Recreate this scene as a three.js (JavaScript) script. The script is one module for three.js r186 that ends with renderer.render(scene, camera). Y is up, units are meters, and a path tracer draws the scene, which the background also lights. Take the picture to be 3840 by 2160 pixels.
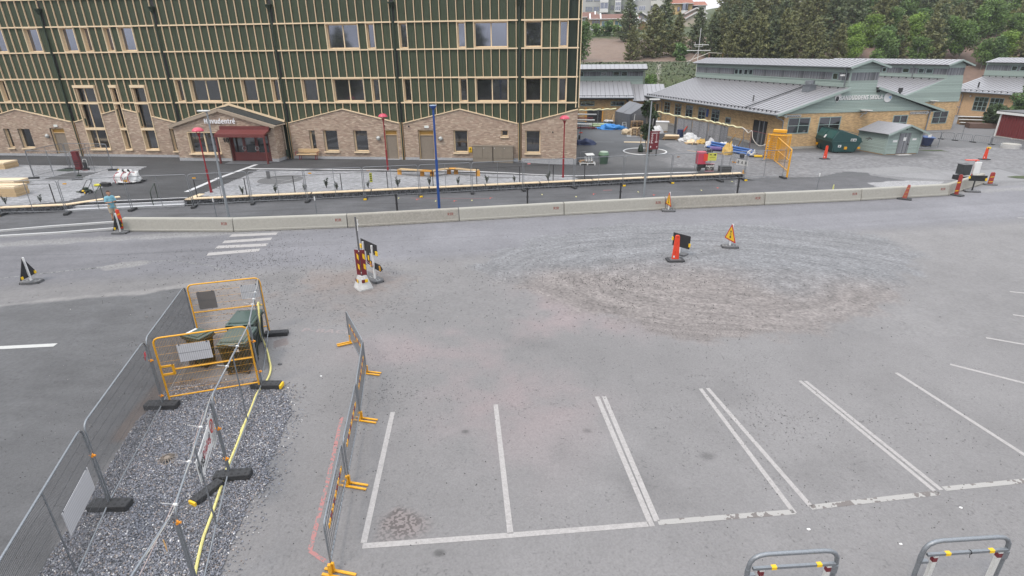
import * as THREE from 'three';
import { mergeGeometries } from 'three/addons/utils/BufferGeometryUtils.js';
import { RoundedBoxGeometry } from 'three/addons/geometries/RoundedBoxGeometry.js';
import { MarchingCubes } from 'three/addons/objects/MarchingCubes.js';
import { FontLoader } from 'three/addons/loaders/FontLoader.js';
import { TextGeometry } from 'three/addons/geometries/TextGeometry.js';

// ---------- camera, sky, sun, exposure ----------
const scene = new THREE.Scene();
const camera = new THREE.PerspectiveCamera(54.56, 16 / 9, 0.1, 1500);
camera.position.set(0, 8.68, 46.6);
camera.up.set(-0.03382, 0.92123, -0.38754);
camera.lookAt(-0.10196, 8.68 - 0.38892, 46.6 - 0.91561);
const renderer = new THREE.WebGLRenderer({ antialias: true });
renderer.toneMapping = THREE.LinearToneMapping;
renderer.toneMappingExposure = 1.65;
renderer.shadowMap.enabled = true;

let seed = 12345;
const rnd = () => { seed |= 0; seed = seed + 0x6D2B79F5 | 0; let t = Math.imul(seed ^ seed >>> 15, 1 | seed); t = t + Math.imul(t ^ t >>> 7, 61 | t) ^ t; return ((t ^ t >>> 14) >>> 0) / 4294967296; };
const rr = (a, b) => a + (b - a) * rnd();
const clamp = (x, a = 0, b = 1) => Math.min(b, Math.max(a, x));
const sm = (a, b, x) => { const t = clamp((x - a) / (b - a)); return t * t * (3 - 2 * t); };
const lerp = (a, b, t) => a + (b - a) * t;
// value noise with period 512
const LAT = new Float32Array(512 * 512); for (let i = 0; i < LAT.length; i++) LAT[i] = rnd();
function vn(x, y) {
  const xf = Math.floor(x), yf = Math.floor(y); let u = x - xf, v = y - yf; u = u * u * (3 - 2 * u); v = v * v * (3 - 2 * v);
  const x0 = xf & 511, x1 = (xf + 1) & 511, y0 = (yf & 511) * 512, y1 = ((yf + 1) & 511) * 512;
  const a = LAT[y0 + x0], b = LAT[y0 + x1], c = LAT[y1 + x0], d = LAT[y1 + x1];
  return a + (b - a) * u + (c - a) * v + (a - b - c + d) * u * v;
}
const fbm = (x, y, n = 4) => { let s = 0, a = .5, t = 0; for (let i = 0; i < n; i++) { s += a * vn(x + i * 37.3, y + i * 91.7); t += a; a *= .5; x *= 2.03; y *= 2.03; } return s / t; };

// overcast evening sky
{
  const w = 512, h = 256, d = new Float32Array(w * h * 4);
  for (let j = 0; j < h; j++) for (let i = 0; i < w; i++) {
    const el = ((j + .5) / h - .5) * Math.PI, az = (i + .5) / w * Math.PI * 2, k = (j * w + i) * 4;
    const se = Math.sin(el);
    let L = se > 0 ? .5 * (1 + 2.1 * se) : .2;
    if (se > -.02) {
      const px = Math.cos(az) * 3 / (Math.abs(se) + .18), py = Math.sin(az) * 3 / (Math.abs(se) + .18);
      const c = fbm(px + 60, py + 60, 5); L *= .74 + .52 * sm(.3, .7, c);
    }
    const b = se > 0 ? sm(0, .5, se) * .04 : 0;
    d[k] = L * (.985 - b); d[k + 1] = L * .99; d[k + 2] = L * (1.03 + b * .5); d[k + 3] = 1;
  }
  const t = new THREE.DataTexture(d, w, h, THREE.RGBAFormat, THREE.FloatType);
  t.mapping = THREE.EquirectangularReflectionMapping; t.magFilter = t.minFilter = THREE.LinearFilter; t.wrapS = THREE.RepeatWrapping; t.needsUpdate = true;
  scene.background = t; scene.environment = t;
}
const sun = new THREE.DirectionalLight(0xfff1e0, 1.1);
sun.position.set(-35, 75, 45); sun.target.position.set(0, 0, 0);
sun.castShadow = true; sun.shadow.radius = 24; sun.shadow.mapSize.set(4096, 4096);
Object.assign(sun.shadow.camera, { left: -90, right: 90, top: 120, bottom: -120, near: 1, far: 320 });
scene.add(sun, sun.target);
scene.fog = new THREE.FogExp2(0xb4b8be, 0.0003);

// ---------- object helpers ----------
const used = {};
const numbered = n => { const k = used[n] = (used[n] ?? -1) + 1; return k ? n + '_' + String(k).padStart(3, '0') : n; };
function tag(o, label, category, group) { o.userData = { label, category }; if (group) o.userData.group = group; return o; }
const gab = x => 17.41 - .2857 * (x + 33.75);          // line of the stone retaining wall
function gy(x, z) {
  if (z > gab(x) - .05) return 0;
  const s = sm(-9, 1, x) * sm(1, 6, gab(x) - z);
  return (.37 * (1 - s) + .08 * s) * (1 - sm(10.5, 13, x));
}
function thing(name, label, category, x, z, ry = 0, group, y) {
  const o = new THREE.Group(); o.name = numbered(name); o.position.set(x, y ?? gy(x, z), z); o.rotation.y = ry; scene.add(o); return tag(o, label, category, group);
}
function copyOf(o, label, x, z, ry, y) { const c = o.clone(); c.name = numbered(o.name.replace(/_\d+$/, '')); c.userData = { ...o.userData, label }; c.position.set(x, y ?? gy(x, z), z); if (ry !== undefined) c.rotation.y = ry; scene.add(c); return c; }
const flat = g => { g = g.index ? g.toNonIndexed() : g; for (const k of Object.keys(g.attributes)) if (!['position', 'normal', 'uv'].includes(k)) g.deleteAttribute(k); if (!g.attributes.normal) g.computeVertexNormals(); if (!g.attributes.uv) g.setAttribute('uv', new THREE.BufferAttribute(new Float32Array(g.attributes.position.count * 2), 2)); return g; };
const join = l => { l = l.flat(9).map(flat); return l.length === 1 ? l[0] : mergeGeometries(l, false); };
function boxUV(g) {     // uv in metres from the dominant axis of each face
  const p = g.attributes.position, n = g.attributes.normal, uv = g.attributes.uv;
  for (let i = 0; i < p.count; i += 3) {
    let ax = 0, ay = 0, az = 0; for (let k = 0; k < 3; k++) { ax += Math.abs(n.getX(i + k)); ay += Math.abs(n.getY(i + k)); az += Math.abs(n.getZ(i + k)); }
    for (let k = 0; k < 3; k++) { const j = i + k, x = p.getX(j), y = p.getY(j), z = p.getZ(j); if (ay >= ax && ay >= az) uv.setXY(j, x, z); else if (ax > az) uv.setXY(j, z, y); else uv.setXY(j, x, y); }
  }
  return g;
}
function part(name, geos, m, parent) {
  const g = geos.isBufferGeometry ? flat(geos) : join(geos); if (m.map || m.bumpMap || m.roughnessMap) if (!g.userData.ownUV) boxUV(g);
  const o = new THREE.Mesh(g, m); o.name = name; o.castShadow = o.receiveShadow = true; parent.add(o); return o;
}
function solo(name, geos, m, label, category, group) { const o = part(numbered(name), geos, m, scene); return tag(o, label, category, group); }
function struct(name, geos, m) { const o = part(numbered(name), geos, m, scene); o.userData = { kind: 'structure' }; return o; }
const stuff = o => { o.userData.kind = 'stuff'; return o; };
// geometry shorthands
const bx = (w, h, d, x = 0, y = 0, z = 0, ry = 0, rx = 0, rz = 0) => { const g = new THREE.BoxGeometry(w, h, d); if (rx) g.rotateX(rx); if (rz) g.rotateZ(rz); if (ry) g.rotateY(ry); return g.translate(x, y, z); };
const rbx = (w, h, d, r, x = 0, y = 0, z = 0, ry = 0) => { const g = new RoundedBoxGeometry(w, h, d, 2, r); if (ry) g.rotateY(ry); return g.translate(x, y, z); };
const span = (x0, x1, y0, y1, z0, z1) => bx(Math.abs(x1 - x0), Math.abs(y1 - y0), Math.abs(z1 - z0), (x0 + x1) / 2, (y0 + y1) / 2, (z0 + z1) / 2);
const V3 = (a) => new THREE.Vector3(...a);
function rod(a, b, r, s = 6, r2) {
  const A = V3(a), B = V3(b), d = B.clone().sub(A), L = d.length(), g = new THREE.CylinderGeometry(r2 ?? r, r, L, s);
  g.translate(0, L / 2, 0); g.applyQuaternion(new THREE.Quaternion().setFromUnitVectors(new THREE.Vector3(0, 1, 0), d.divideScalar(L))); return g.translate(A.x, A.y, A.z);
}
function beam(a, b, w, h) {   // square bar
  const A = V3(a), B = V3(b), d = B.clone().sub(A), L = d.length(), g = new THREE.BoxGeometry(w, h, L);
  const m = new THREE.Matrix4().lookAt(B, A, Math.abs(d.y) > .95 * L ? new THREE.Vector3(1, 0, 0) : new THREE.Vector3(0, 1, 0)); g.applyMatrix4(m); return g.translate((A.x + B.x) / 2, (A.y + B.y) / 2, (A.z + B.z) / 2);
}
function hose(pts, r, s = 6, n = 8, closed = false) { const c = new THREE.CatmullRomCurve3(pts.map(V3), closed, 'centripetal'); return new THREE.TubeGeometry(c, pts.length * n, r, s, closed); }
function bent(pts, r, rad, s = 6) {   // polyline tube with rounded corners
  const P = pts.map(V3), out = [P[0]];
  for (let i = 1; i < P.length - 1; i++) {
    const a = P[i - 1].clone().sub(P[i]), b = P[i + 1].clone().sub(P[i]), k = Math.min(rad, a.length() * .49, b.length() * .49); a.setLength(k); b.setLength(k);
    for (let t = 0; t <= 4; t++) { const u = t / 4, q = P[i].clone().add(a).multiplyScalar((1 - u) * (1 - u)).add(P[i].clone().multiplyScalar(2 * u * (1 - u))).add(P[i].clone().add(b).multiplyScalar(u * u)); out.push(q); }
  }
  out.push(P[P.length - 1]);
  const c = new THREE.CurvePath(); for (let i = 0; i < out.length - 1; i++) if (out[i].distanceTo(out[i + 1]) > 1e-4) c.add(new THREE.LineCurve3(out[i], out[i + 1]));
  const n = c.curves.length, pos = [], frames = [];
  // sweep with one ring per corner
  const pp = [c.curves[0].v1, ...c.curves.map(k => k.v2)];
  let up = new THREE.Vector3(0, 0, 1); const d0 = pp[1].clone().sub(pp[0]).normalize(); if (Math.abs(d0.dot(up)) > .9) up.set(1, 0, 0);
  const rings = []; let N = up.clone().sub(d0.clone().multiplyScalar(up.dot(d0))).normalize();
  for (let i = 0; i < pp.length; i++) {
    const t = (i < pp.length - 1 ? pp[i + 1].clone().sub(pp[i]).normalize() : new THREE.Vector3()).add(i ? pp[i].clone().sub(pp[i - 1]).normalize() : new THREE.Vector3()).normalize();
    N = N.sub(t.clone().multiplyScalar(N.dot(t))).normalize(); const Bn = t.clone().cross(N);
    rings.push(Array.from({ length: s + 1 }, (_, k) => { const a = k / s * Math.PI * 2; const o = N.clone().multiplyScalar(Math.cos(a)).add(Bn.clone().multiplyScalar(Math.sin(a))); return [pp[i].clone().addScaledVector(o, r), o]; }));
  }
  const P_ = [], N_ = [], idx = []; rings.forEach(R => R.forEach(([p, o]) => { P_.push(p.x, p.y, p.z); N_.push(o.x, o.y, o.z); }));
  for (let i = 0; i < rings.length - 1; i++) for (let k = 0; k < s; k++) { const a = i * (s + 1) + k, b = a + s + 1; idx.push(a, a + 1, b, b, a + 1, b + 1); }
  const g = new THREE.BufferGeometry(); g.setAttribute('position', new THREE.Float32BufferAttribute(P_, 3)); g.setAttribute('normal', new THREE.Float32BufferAttribute(N_, 3)); g.setAttribute('uv', new THREE.Float32BufferAttribute(new Float32Array(P_.length / 3 * 2), 2)); g.setIndex(idx); return g;
}
const poly = (pts) => { const s = new THREE.Shape(); pts.forEach(([x, y], i) => i ? s.lineTo(x, y) : s.moveTo(x, y)); return s; };
const slab = (pts, d, bev = 0) => new THREE.ExtrudeGeometry(poly(pts), bev ? { depth: d, bevelEnabled: true, bevelSize: bev, bevelThickness: bev, bevelSegments: 1 } : { depth: d, bevelEnabled: false });  // outline in xy, depth +z
function sheet(pts, h, th = 0) {   // flat ground polygon [x,z] draped on the ground at +h
  const tri = THREE.ShapeUtils.triangulateShape(pts.map(p => new THREE.Vector2(p[0], p[1])), []), P = [];
  for (const t of tri) { let [a, b, c] = t.map(i => pts[i]); const cr = (b[0] - a[0]) * (c[1] - a[1]) - (b[1] - a[1]) * (c[0] - a[0]); if (cr > 0) [b, c] = [c, b]; for (const q of [a, b, c]) P.push(q[0], gy(q[0], q[1]) + h, q[1]); }
  const g = new THREE.BufferGeometry(); g.setAttribute('position', new THREE.Float32BufferAttribute(P, 3)); g.computeVertexNormals(); return flat(g);
}
function strip(pts, w, h, sub = 1) {   // painted line along [x,z] points
  const out = []; const q = []; for (let i = 0; i < pts.length - 1; i++) for (let k = 0; k < sub; k++) q.push([lerp(pts[i][0], pts[i + 1][0], k / sub), lerp(pts[i][1], pts[i + 1][1], k / sub)]); q.push(pts[pts.length - 1]);
  for (let i = 0; i < q.length - 1; i++) { const [a, b] = [q[i], q[i + 1]], dx = b[0] - a[0], dz = b[1] - a[1], L = Math.hypot(dx, dz), nx = -dz / L * w / 2, nz = dx / L * w / 2; out.push(sheet([[a[0] + nx, a[1] + nz], [b[0] + nx, b[1] + nz], [b[0] - nx, b[1] - nz], [a[0] - nx, a[1] - nz]], h)); }
  return join(out);
}
const inPoly = (x, z, P) => { let c = false; for (let i = 0, j = P.length - 1; i < P.length; j = i++) if ((P[i][1] > z) !== (P[j][1] > z) && x < (P[j][0] - P[i][0]) * (z - P[i][1]) / (P[j][1] - P[i][1]) + P[i][0]) c = !c; return c; };
const segD = (x, z, a, b) => { const dx = b[0] - a[0], dz = b[1] - a[1], t = clamp(((x - a[0]) * dx + (z - a[1]) * dz) / (dx * dx + dz * dz)); return Math.hypot(x - a[0] - dx * t, z - a[1] - dz * t); };
const lineD = (x, z, L) => { let m = 1e9; for (let i = 0; i < L.length - 1; i++) m = Math.min(m, segD(x, z, L[i], L[i + 1])); return m; };
function bounds(P, pad = 0) { let a = [1e9, 1e9, -1e9, -1e9]; for (const p of P) { a[0] = Math.min(a[0], p[0]); a[1] = Math.min(a[1], p[1]); a[2] = Math.max(a[2], p[0]); a[3] = Math.max(a[3], p[1]); } return [a[0] - pad, a[1] - pad, a[2] + pad, a[3] + pad]; }

// ---------- textures & materials ----------
const S8 = new Uint8Array(4097); for (let i = 0; i <= 4096; i++) { const v = i / 4096; S8[i] = Math.round(255 * (v <= .0031308 ? v * 12.92 : 1.055 * Math.pow(v, 1 / 2.4) - .055)); }
const s8 = v => S8[v <= 0 ? 0 : v >= 1 ? 4096 : (v * 4096) | 0];
function texRGB(w, h, fn) { const d = new Uint8Array(w * h * 4), c = [0, 0, 0]; for (let j = 0; j < h; j++) for (let i = 0; i < w; i++) { fn((i + .5) / w, (j + .5) / h, c); const k = (j * w + i) * 4; d[k] = s8(c[0]); d[k + 1] = s8(c[1]); d[k + 2] = s8(c[2]); d[k + 3] = 255; } return fin(new THREE.DataTexture(d, w, h), true); }
function texG(w, h, fn) { const d = new Uint8Array(w * h * 4); for (let j = 0; j < h; j++) for (let i = 0; i < w; i++) { const v = clamp(fn((i + .5) / w, (j + .5) / h)) * 255, k = (j * w + i) * 4; d[k] = d[k + 1] = d[k + 2] = v; d[k + 3] = 255; } return fin(new THREE.DataTexture(d, w, h)); }
function fin(t, c) { t.wrapS = t.wrapT = THREE.RepeatWrapping; t.magFilter = THREE.LinearFilter; t.minFilter = THREE.LinearMipmapLinearFilter; t.generateMipmaps = true; if (c) t.colorSpace = THREE.SRGBColorSpace; t.needsUpdate = true; return t; }
const rep = (t, u, v = u) => { t.repeat.set(1 / u, 1 / v); return t; };     // one tile = u x v metres
const col = (r, g, b) => new THREE.Color().setRGB(r, g, b);
const mat = (r, g, b, rough = .7, o = {}) => new THREE.MeshStandardMaterial({ color: col(r, g, b), roughness: rough, side: THREE.DoubleSide, ...o });
// grain: mottled multiplier tile
const P512 = x => x;   // lattice noise repeats every 512 cells
function mottle(px, cells, amt, streakX = 1, streakY = 1) { return (u, v) => 1 + amt * (fbm(u * 512 / 8 * streakX * cells / 8, v * 512 / 8 * streakY * cells / 8, 4) - .5) * 2; }
const TC = {};   // shared grain tiles, tinted by the material colour
function mottled(r, g, b, tile, amt, fine, rough, o = {}, sx = 1, sy = 1) {
  const qa = Math.max(.1, Math.round(amt * 10) / 10), qf = fine < .09 ? .05 : fine < .2 ? .12 : .3, qt = tile <= .75 ? .5 : tile <= 1.8 ? 1.3 : 2.6, key = [qa, qf, qt, sx, sy].join();
  const t = TC[key] ??= rep(texRGB(256, 256, (u, v, c) => { const tx = u * 32 * sx, ty = v * 32 * sy; const e = Math.min(u, 1 - u, v, 1 - v); let m = fbm(tx, ty, 4) - .5; const m2 = fbm(tx + 32 * sx, ty, 4) - .5; m = lerp(m2, m, sm(0, .15, e)); const k = .6 * (1 + qa * 2 * m) * (1 + qf * (rnd() - .5) * 2); c[0] = k; c[1] = k; c[2] = k; }), qt);
  return mat(r / .6, g / .6, b / .6, rough, { map: t, ...o });
}
const M = {
  galv: mottled(.22, .235, .255, .5, .3, .15, .45, { metalness: .55 }),
  galvFar: mat(.20, .21, .225, .5, { metalness: .4 }),
  wire: mat(.10, .105, .115, .55, { metalness: .3 }),
  yellow: mottled(.62, .30, .012, .6, .15, .05, .45), yellowPure: mat(.75, .47, .012, .5), orangeClip: mat(.75, .28, .02, .5),
  rubber: mottled(.032, .033, .036, .4, .5, .3, .85), rubberGrey: mottled(.10, .10, .105, .4, .4, .2, .9), black: mat(.014, .014, .016, .5), blackMatt: mat(.02, .02, .022, .9),
  white: mat(.62, .62, .62, .5), whiteDirty: mottled(.5, .5, .49, .4, .15, .05, .6), red: mat(.42, .018, .014, .45), redOrange: mottled(.62, .05, .018, .5, .15, .05, .5), darkRed: mat(.13, .012, .018, .45), lampRed: mat(.22, .012, .02, .4), lampHead: mat(.45, .05, .09, .35),
  blue: mat(.012, .055, .22, .4), greyPole: mottled(.26, .28, .30, .6, .15, .05, .45, { metalness: .4 }),
  timber: mottled(.50, .36, .205, 1, .2, .06, .7, {}, .3, 3), timberPale: mottled(.66, .52, .35, 1, .18, .05, .7, {}, .3, 3), timberDark: mottled(.30, .19, .10, 1, .3, .1, .75, {}, .3, 3), orangeWood: mottled(.62, .30, .05, 1, .15, .05, .6, {}, .3, 3),
  concrete: mottled(.33, .315, .285, 1.6, .28, .08, .9), concreteLight: mottled(.42, .415, .41, 2, .15, .05, .9), plinth: mottled(.34, .345, .36, 2, .15, .06, .9),
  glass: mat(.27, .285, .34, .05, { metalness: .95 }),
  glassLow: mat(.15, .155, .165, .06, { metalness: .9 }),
  green: mat(.034, .046, .03, .75), greenTrim: mat(.016, .03, .018, .5), paleGreen: null,
  binGreen: mottled(.013, .024, .019, .5, .25, .1, .55), binLid: mottled(.04, .07, .06, .5, .25, .05, .3),
  sign: mat(.68, .42, .012, .45), pinkTape: mat(.7, .25, .33, .6), hose: mottled(.60, .54, .20, .2, .15, .08, .6), rope: mat(.6, .56, .5, .9),
};
const font = await new FontLoader().loadAsync('fonts/droid/droid_sans_bold.typeface.json');
function letters(txt, size, depth = .01, cx = true) { const g = new TextGeometry(txt, { font, size, depth, curveSegments: 3, bevelEnabled: false }); g.computeBoundingBox(); const b = g.boundingBox; g.translate(cx ? -(b.min.x + b.max.x) / 2 : -b.min.x, -(b.min.y + b.max.y) / 2, 0); return flat(g); }

// ---------- ground, street, yard, plaza ----------
const Z = {
  dark: [...[[-21.82,29.816],[-18.987,28.604],[-16.498,27.916],[-15.57,27.053],[-11.421,31.25],[-9.839,32.544],[-10.891,34.406],[-10.939,34.99]], ...[[-10.974,35.774],[-10.35,37.444],[-9.924,38.758],[-9.368,40.316]], ...[[-10.708,41.539]]],
  swirl: [[-4.338,24.369],[-3.295,21.643],[-0.758,18.572],[2.632,16.844],[9.974,15.886],[15.312,17.628],[15.824,20.62],[13.552,24.394],[10.896,27.238],[8.293,29.109],[5.408,29.93],[3.422,29.753],[0.99,28.456],[-1.422,26.514]],
  swirlIn: [[-1.73,24.617],[-0.091,21.945],[3.192,19.906],[8.977,19.434],[12.968,20.858],[13.157,23.34],[10.583,26.399],[7.077,28.539],[4.372,28.784],[1.892,27.527]],
  dirt: [[-11.049,27.556],[-11.049,25.417],[-9.386,24.208],[-7.131,25.08],[-6.491,28.273],[-7.578,29.06],[-9.31,29.215]],
  pink: [[-5.458,32.016],[-5.245,27.802],[-2.379,23.208],[1.075,25.688],[2.557,29.399],[0.857,32.786],[-1.579,35.981],[-3.762,35.429]],
  patch: [[-3.758,38.301],[-3.41,37.94],[-2.804,38.312],[-2.869,38.672],[-3.506,38.686]],
  slot: [[-9.609,31.307],[-9.296,31.056],[-9.033,31.472],[-9.367,31.716]],
  edge1: [[-21.456,29.533],[-19.019,28.569],[-16.875,27.869],[-15.57,27.053],[-13.582,26.623]],
  edge2: [[-22.985,26.441],[-20.888,25.386],[-19.246,24.526],[-18.064,24.267],[-15.992,24.768],[-14.48,25.711]],
  edge2b: [[-24.116,27.001],[-22.089,25.981],[-19.205,24.835]],
  patchL: [[-20.888,25.386],[-20.458,24.733],[-19.36,24.376],[-18.968,24.764],[-19.449,25.263],[-20.319,25.83]],
  roadEdge: [[-28.705,22.635],[-24.651,20.974],[-20.69,20.236],[-15.689,19.188],[-9.697,17.183],[-3.129,15.69],[0.266,14.569],[6.246,12.655],[12.435,11.325],[19.041,9.516],[25.05,7.215],[31.686,3.671]],
  seam: [[-26.958,24.297],[-21.29,23.711],[-14.204,22.069],[-8.657,20.617],[-2.791,19.081]],
  lane: [[0.827,21.869],[5.23,19.102],[10.684,16.951],[17.395,15.306],[24.651,14.118]],
  brownEdge: [[-10.859,36.415],[-11.265,35.014],[-11.419,34.093],[-10.733,33.935],[-9.69,33.991],[-8.78,33.844]],
};
const BZ = {}; for (const k in Z) BZ[k] = bounds(Z[k], 3);
const near = (k, x, z) => x > BZ[k][0] && x < BZ[k][2] && z > BZ[k][1] && z < BZ[k][3];
const swC = [(BZ.swirl[0] + BZ.swirl[2]) / 2 + .5, (BZ.swirl[1] + BZ.swirl[3]) / 2 + 1.5];
const soft = (k, x, z, w, n) => { if (!near(k, x, z)) return 0; const d = lineD(x, z, [...Z[k], Z[k][0]]); const s = inPoly(x, z, Z[k]) ? d : -d; return sm(-w, w, s + n); };
const YT = { track: [[17.196,-0.297],[21.192,0.136],[26.522,-1.577],[29.022,0.515],[34.951,-1.178],[31.786,3.522],[27.105,3.837],[23.878,2.903],[21.002,0.592]], newTar: [[11.647,4.875],[14.352,3.531],[15.912,3.547],[17.946,3.294],[20.816,1.04],[22.394,1.451],[22.031,2.425],[23.592,4.072],[20.638,5.008],[20.495,6.589],[21.321,6.632],[19.679,7.145],[12.765,8.818],[10.429,9.751]], whiteGravel: [[20.643,5.08],[23.592,4.072],[26.128,4.272],[25.308,5.225],[21.337,6.597],[20.661,6.307]] };
const stains = [[-2.454,35.399, .12, .45], [3.324,35.76, .22, .35], [-2.265,39.056, .1, .5], [0.571,35.092, .14, .3], [-1.252,30.595, .7, .1], [4.533,33.425, .9, .08], [-12.193,25.973, .8, .12], [5.886,35.941, .8, .09], [1.9,37.074, .7, .1], [-16.046,30.151, 1.2, .12], [-15.128,34.075, 1.5, .14], [0.748,36.311, 1.1, .07]];
function lotColor(x, z, c, fine) {
  const n1 = vn(x * .35 + 9, z * .35 + 3), n2 = fbm(x * 1.3 + 70, z * 1.3 + 20, 3), n3 = vn(x * 25 + 200, z * 25 + 80), n4 = fine ? vn(x * 38, z * 38) : vn(x * 16, z * 16);
  let r = .172 * (.9 + .2 * n1) * (.92 + .16 * n2), g = r * .965, b = r * .965;
  const beyondGab = gab(x) - z, dEdge = lineD(x, z, Z.roadEdge), zE = z - (20.58 - .285 * (x + 23.87));
  // street: slightly bluer, wheel-polished bands
  const st = sm(8.5, 6.5, zE); r *= lerp(1, .93, st); g *= lerp(1, .95, st); b *= lerp(1, 1.02, st);
  { const k = 1 - .2 * sm(-9, -21, x + (n2 - .5) * 4); r *= k; g *= k; b *= k * 1.01; }
  // new asphalt of the pavement behind the barrier
  const beh = sm(-.15, -.3, zE + .25 + (n2 - .5) * .3); if (beh > 0 && x < 17) { const k = (.076 + .026 * (n2 - .5) + .026 * (n1 - .5)) * (.9 + .25 * vn(x * .8 + z * 2, z * 7 + 31)); const f = beh * sm(15.5, 13.5, x + n2 * 2); r = lerp(r, k, f); g = lerp(g, k * 1.0, f); b = lerp(b, k * 1.07, f); }
  // loose grit along the kerb line
  const grit = sm(.75, .2, Math.abs(zE - .95) + (n2 - .5) * .7); if (grit > 0) { const k = .20 * (.6 + .8 * n3); r = lerp(r, k, grit * .75); g = lerp(g, k * .98, grit * .75); b = lerp(b, k * .98, grit * .75); }
  const da = .94 * soft('dark', x, z, .3, (n2 - .5) * .9); if (da) { const k = .082 * (.8 + .4 * fbm(x * .9 + z * .3, z * 2.4 + 11, 3)); r = lerp(r, k, da); g = lerp(g, k, da); b = lerp(b, k * 1.05, da); }
  const pk = soft('pink', x, z, 2.2, (n1 - .5) * 3); if (pk) { const k = pk * .65 * sm(.3, .75, n2 * .5 + n1 * .5); r *= 1 + .2 * k; g *= 1 - .01 * k; b *= 1 - .0 * k; }
  const di = soft('dirt', x, z, .9, (n2 - .5) * 2); if (di) { const m = di * (.12 + .5 * sm(.3, .7, n2 * .6 + n1 * .4)); r = lerp(r, .17, m); g = lerp(g, .135, m); b = lerp(b, .12, m); if (n3 > .78) { r *= .7; g *= .7; b *= .7; } }
  const sw = soft('swirl', x, z, .4, (n2 - .5) * 1.5);
  if (sw) {
    const dx = (x - swC[0]) * .62, dz = z - swC[1], R = Math.hypot(dx, dz), A = Math.atan2(dz, dx) * 3;
    const s1 = fbm(R * 4.6 + n1 * 2.2 + n2 * .8 + 40, A * 1.15 + 50, 4), s2 = vn(R * 13 + n1 * 4 + n2 * 2, A * 2.6 + 90), inn = soft('swirlIn', x, z, 1.2, (n1 - .5) * 3);
    let k = .152 * (.62 + .55 * s1 + .24 * s2) * (.78 + .44 * n4) * (.8 + .4 * n3);
    const warm = sm(-1.5, 1.5, dz + (n1 - .5) * 3);
    const fr = lerp(.985, 1.1, warm), fb = lerp(1.04, .95, warm), m = sw * (.86 + .12 * inn);
    r = lerp(r, k * fr, m); g = lerp(g, k * lerp(.99, .985, warm), m); b = lerp(b, k * fb, m);
  }
  if (x > 8 && zE < .4) {   // yard end behind the last barriers
    const f = sm(10.5, 13, x + (n2 - .5) * 2) * sm(.3, -.2, zE); let k = .165 * (.7 + .45 * n3) * (.85 + .3 * n2); if (inPoly(x, z, YT.track)) k = .195 * (.88 + .2 * n1); let fb = 1.01;
    if (inPoly(x + (n2 - .5) * .6, z + (n2 - .5) * .4, YT.newTar)) { k = .082 * (.8 + .4 * n2); fb = 1.05; } if (inPoly(x + (n2 - .5) * .5, z, YT.whiteGravel)) k = .27 * (.55 + .75 * n3);
    const q = lerp(f, inPoly(x, z, YT.newTar) ? sm(.3, -.2, zE) : f, 1); r = lerp(r, k, q); g = lerp(g, k * .985, q); b = lerp(b, k * fb, q);
  }
  // scattered grit and dark specks over the middle of the lot
  const speck = sm(9, 13, zE) ; const gp = vn(x * 2.1 + 300, z * 2.1 + 110);
  if (n3 > .82 - .1 * gp) { const k = sm(.82 - .1 * gp, .95, n3) * (.06 + .3 * gp * gp); r *= 1 - k; g *= 1 - k; b *= 1 - k; }
  const e1 = near('edge1', x, z) ? sm(.35, .04, lineD(x, z, Z.edge1) + (n2 - .5) * .3) : 0; if (e1) { r = lerp(r, .235, e1 * .5); g = lerp(g, .225, e1 * .5); b = lerp(b, .22, e1 * .5); }
  for (const k of ['edge2', 'edge2b']) { const e = near(k, x, z) ? sm(.1, .02, lineD(x, z, Z[k]) + (n2 - .5) * .08) : 0; if (e) { const q = n3 > .45 ? .22 : .05; r = lerp(r, q, e * .6); g = lerp(g, q, e * .6); b = lerp(b, q, e * .6); } }
  const pL = soft('patchL', x, z, .1, (n2 - .5) * .3); if (pL) { const q = .22 * (.7 + .5 * n3); r = lerp(r, q, pL * .6); g = lerp(g, q * .97, pL * .6); b = lerp(b, q * .95, pL * .6); }
  const sl = soft('slot', x, z, .05, (n2 - .5) * .15); if (sl) { r = lerp(r, .15, sl * .6); g = lerp(g, .115, sl * .6); b = lerp(b, .105, sl * .6); }
  const pt = soft('patch', x, z, .25, (n2 - .5) * .9); if (pt) { const q = n3 > .5 ? .55 : 1.05; r *= lerp(1, q * 1.05, pt); g *= lerp(1, q * .95, pt); b *= lerp(1, q * .93, pt); }
  const be = near('brownEdge', x, z) ? sm(.35, .05, lineD(x, z, Z.brownEdge) + (n2 - .5) * .4) : 0; if (be) { r = lerp(r, .10, be * .6); g = lerp(g, .07, be * .6); b = lerp(b, .055, be * .6); }
  const sd = near('seam', x, z) ? sm(.05, .01, lineD(x, z, Z.seam)) : 0; if (sd) { r *= 1 - .25 * sd; g *= 1 - .25 * sd; b *= 1 - .25 * sd; }
  // long soft tyre bands along the street and across the lot
  const al = (x * .9617 - (z - 20) * .274), ac = zE;
  const band = vn(al * .05 + 5, ac * 2.3 + 60) - .5; const kb = 1 + .16 * band * sm(14, 6, ac); r *= kb; g *= kb; b *= kb;
  for (const s of stains) { const d = Math.hypot(x - s[0], (z - s[1]) * 1.3); if (d < s[2] * 1.6) { const k = 1 - s[3] * sm(s[2] * 1.5, s[2] * .3, d + (n2 - .5) * s[2] * 1.6); r *= k; g *= k; b *= k; } }
  const q = .89 + .22 * n4; c[0] = r * q; c[1] = g * q; c[2] = b * q;
}
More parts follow.
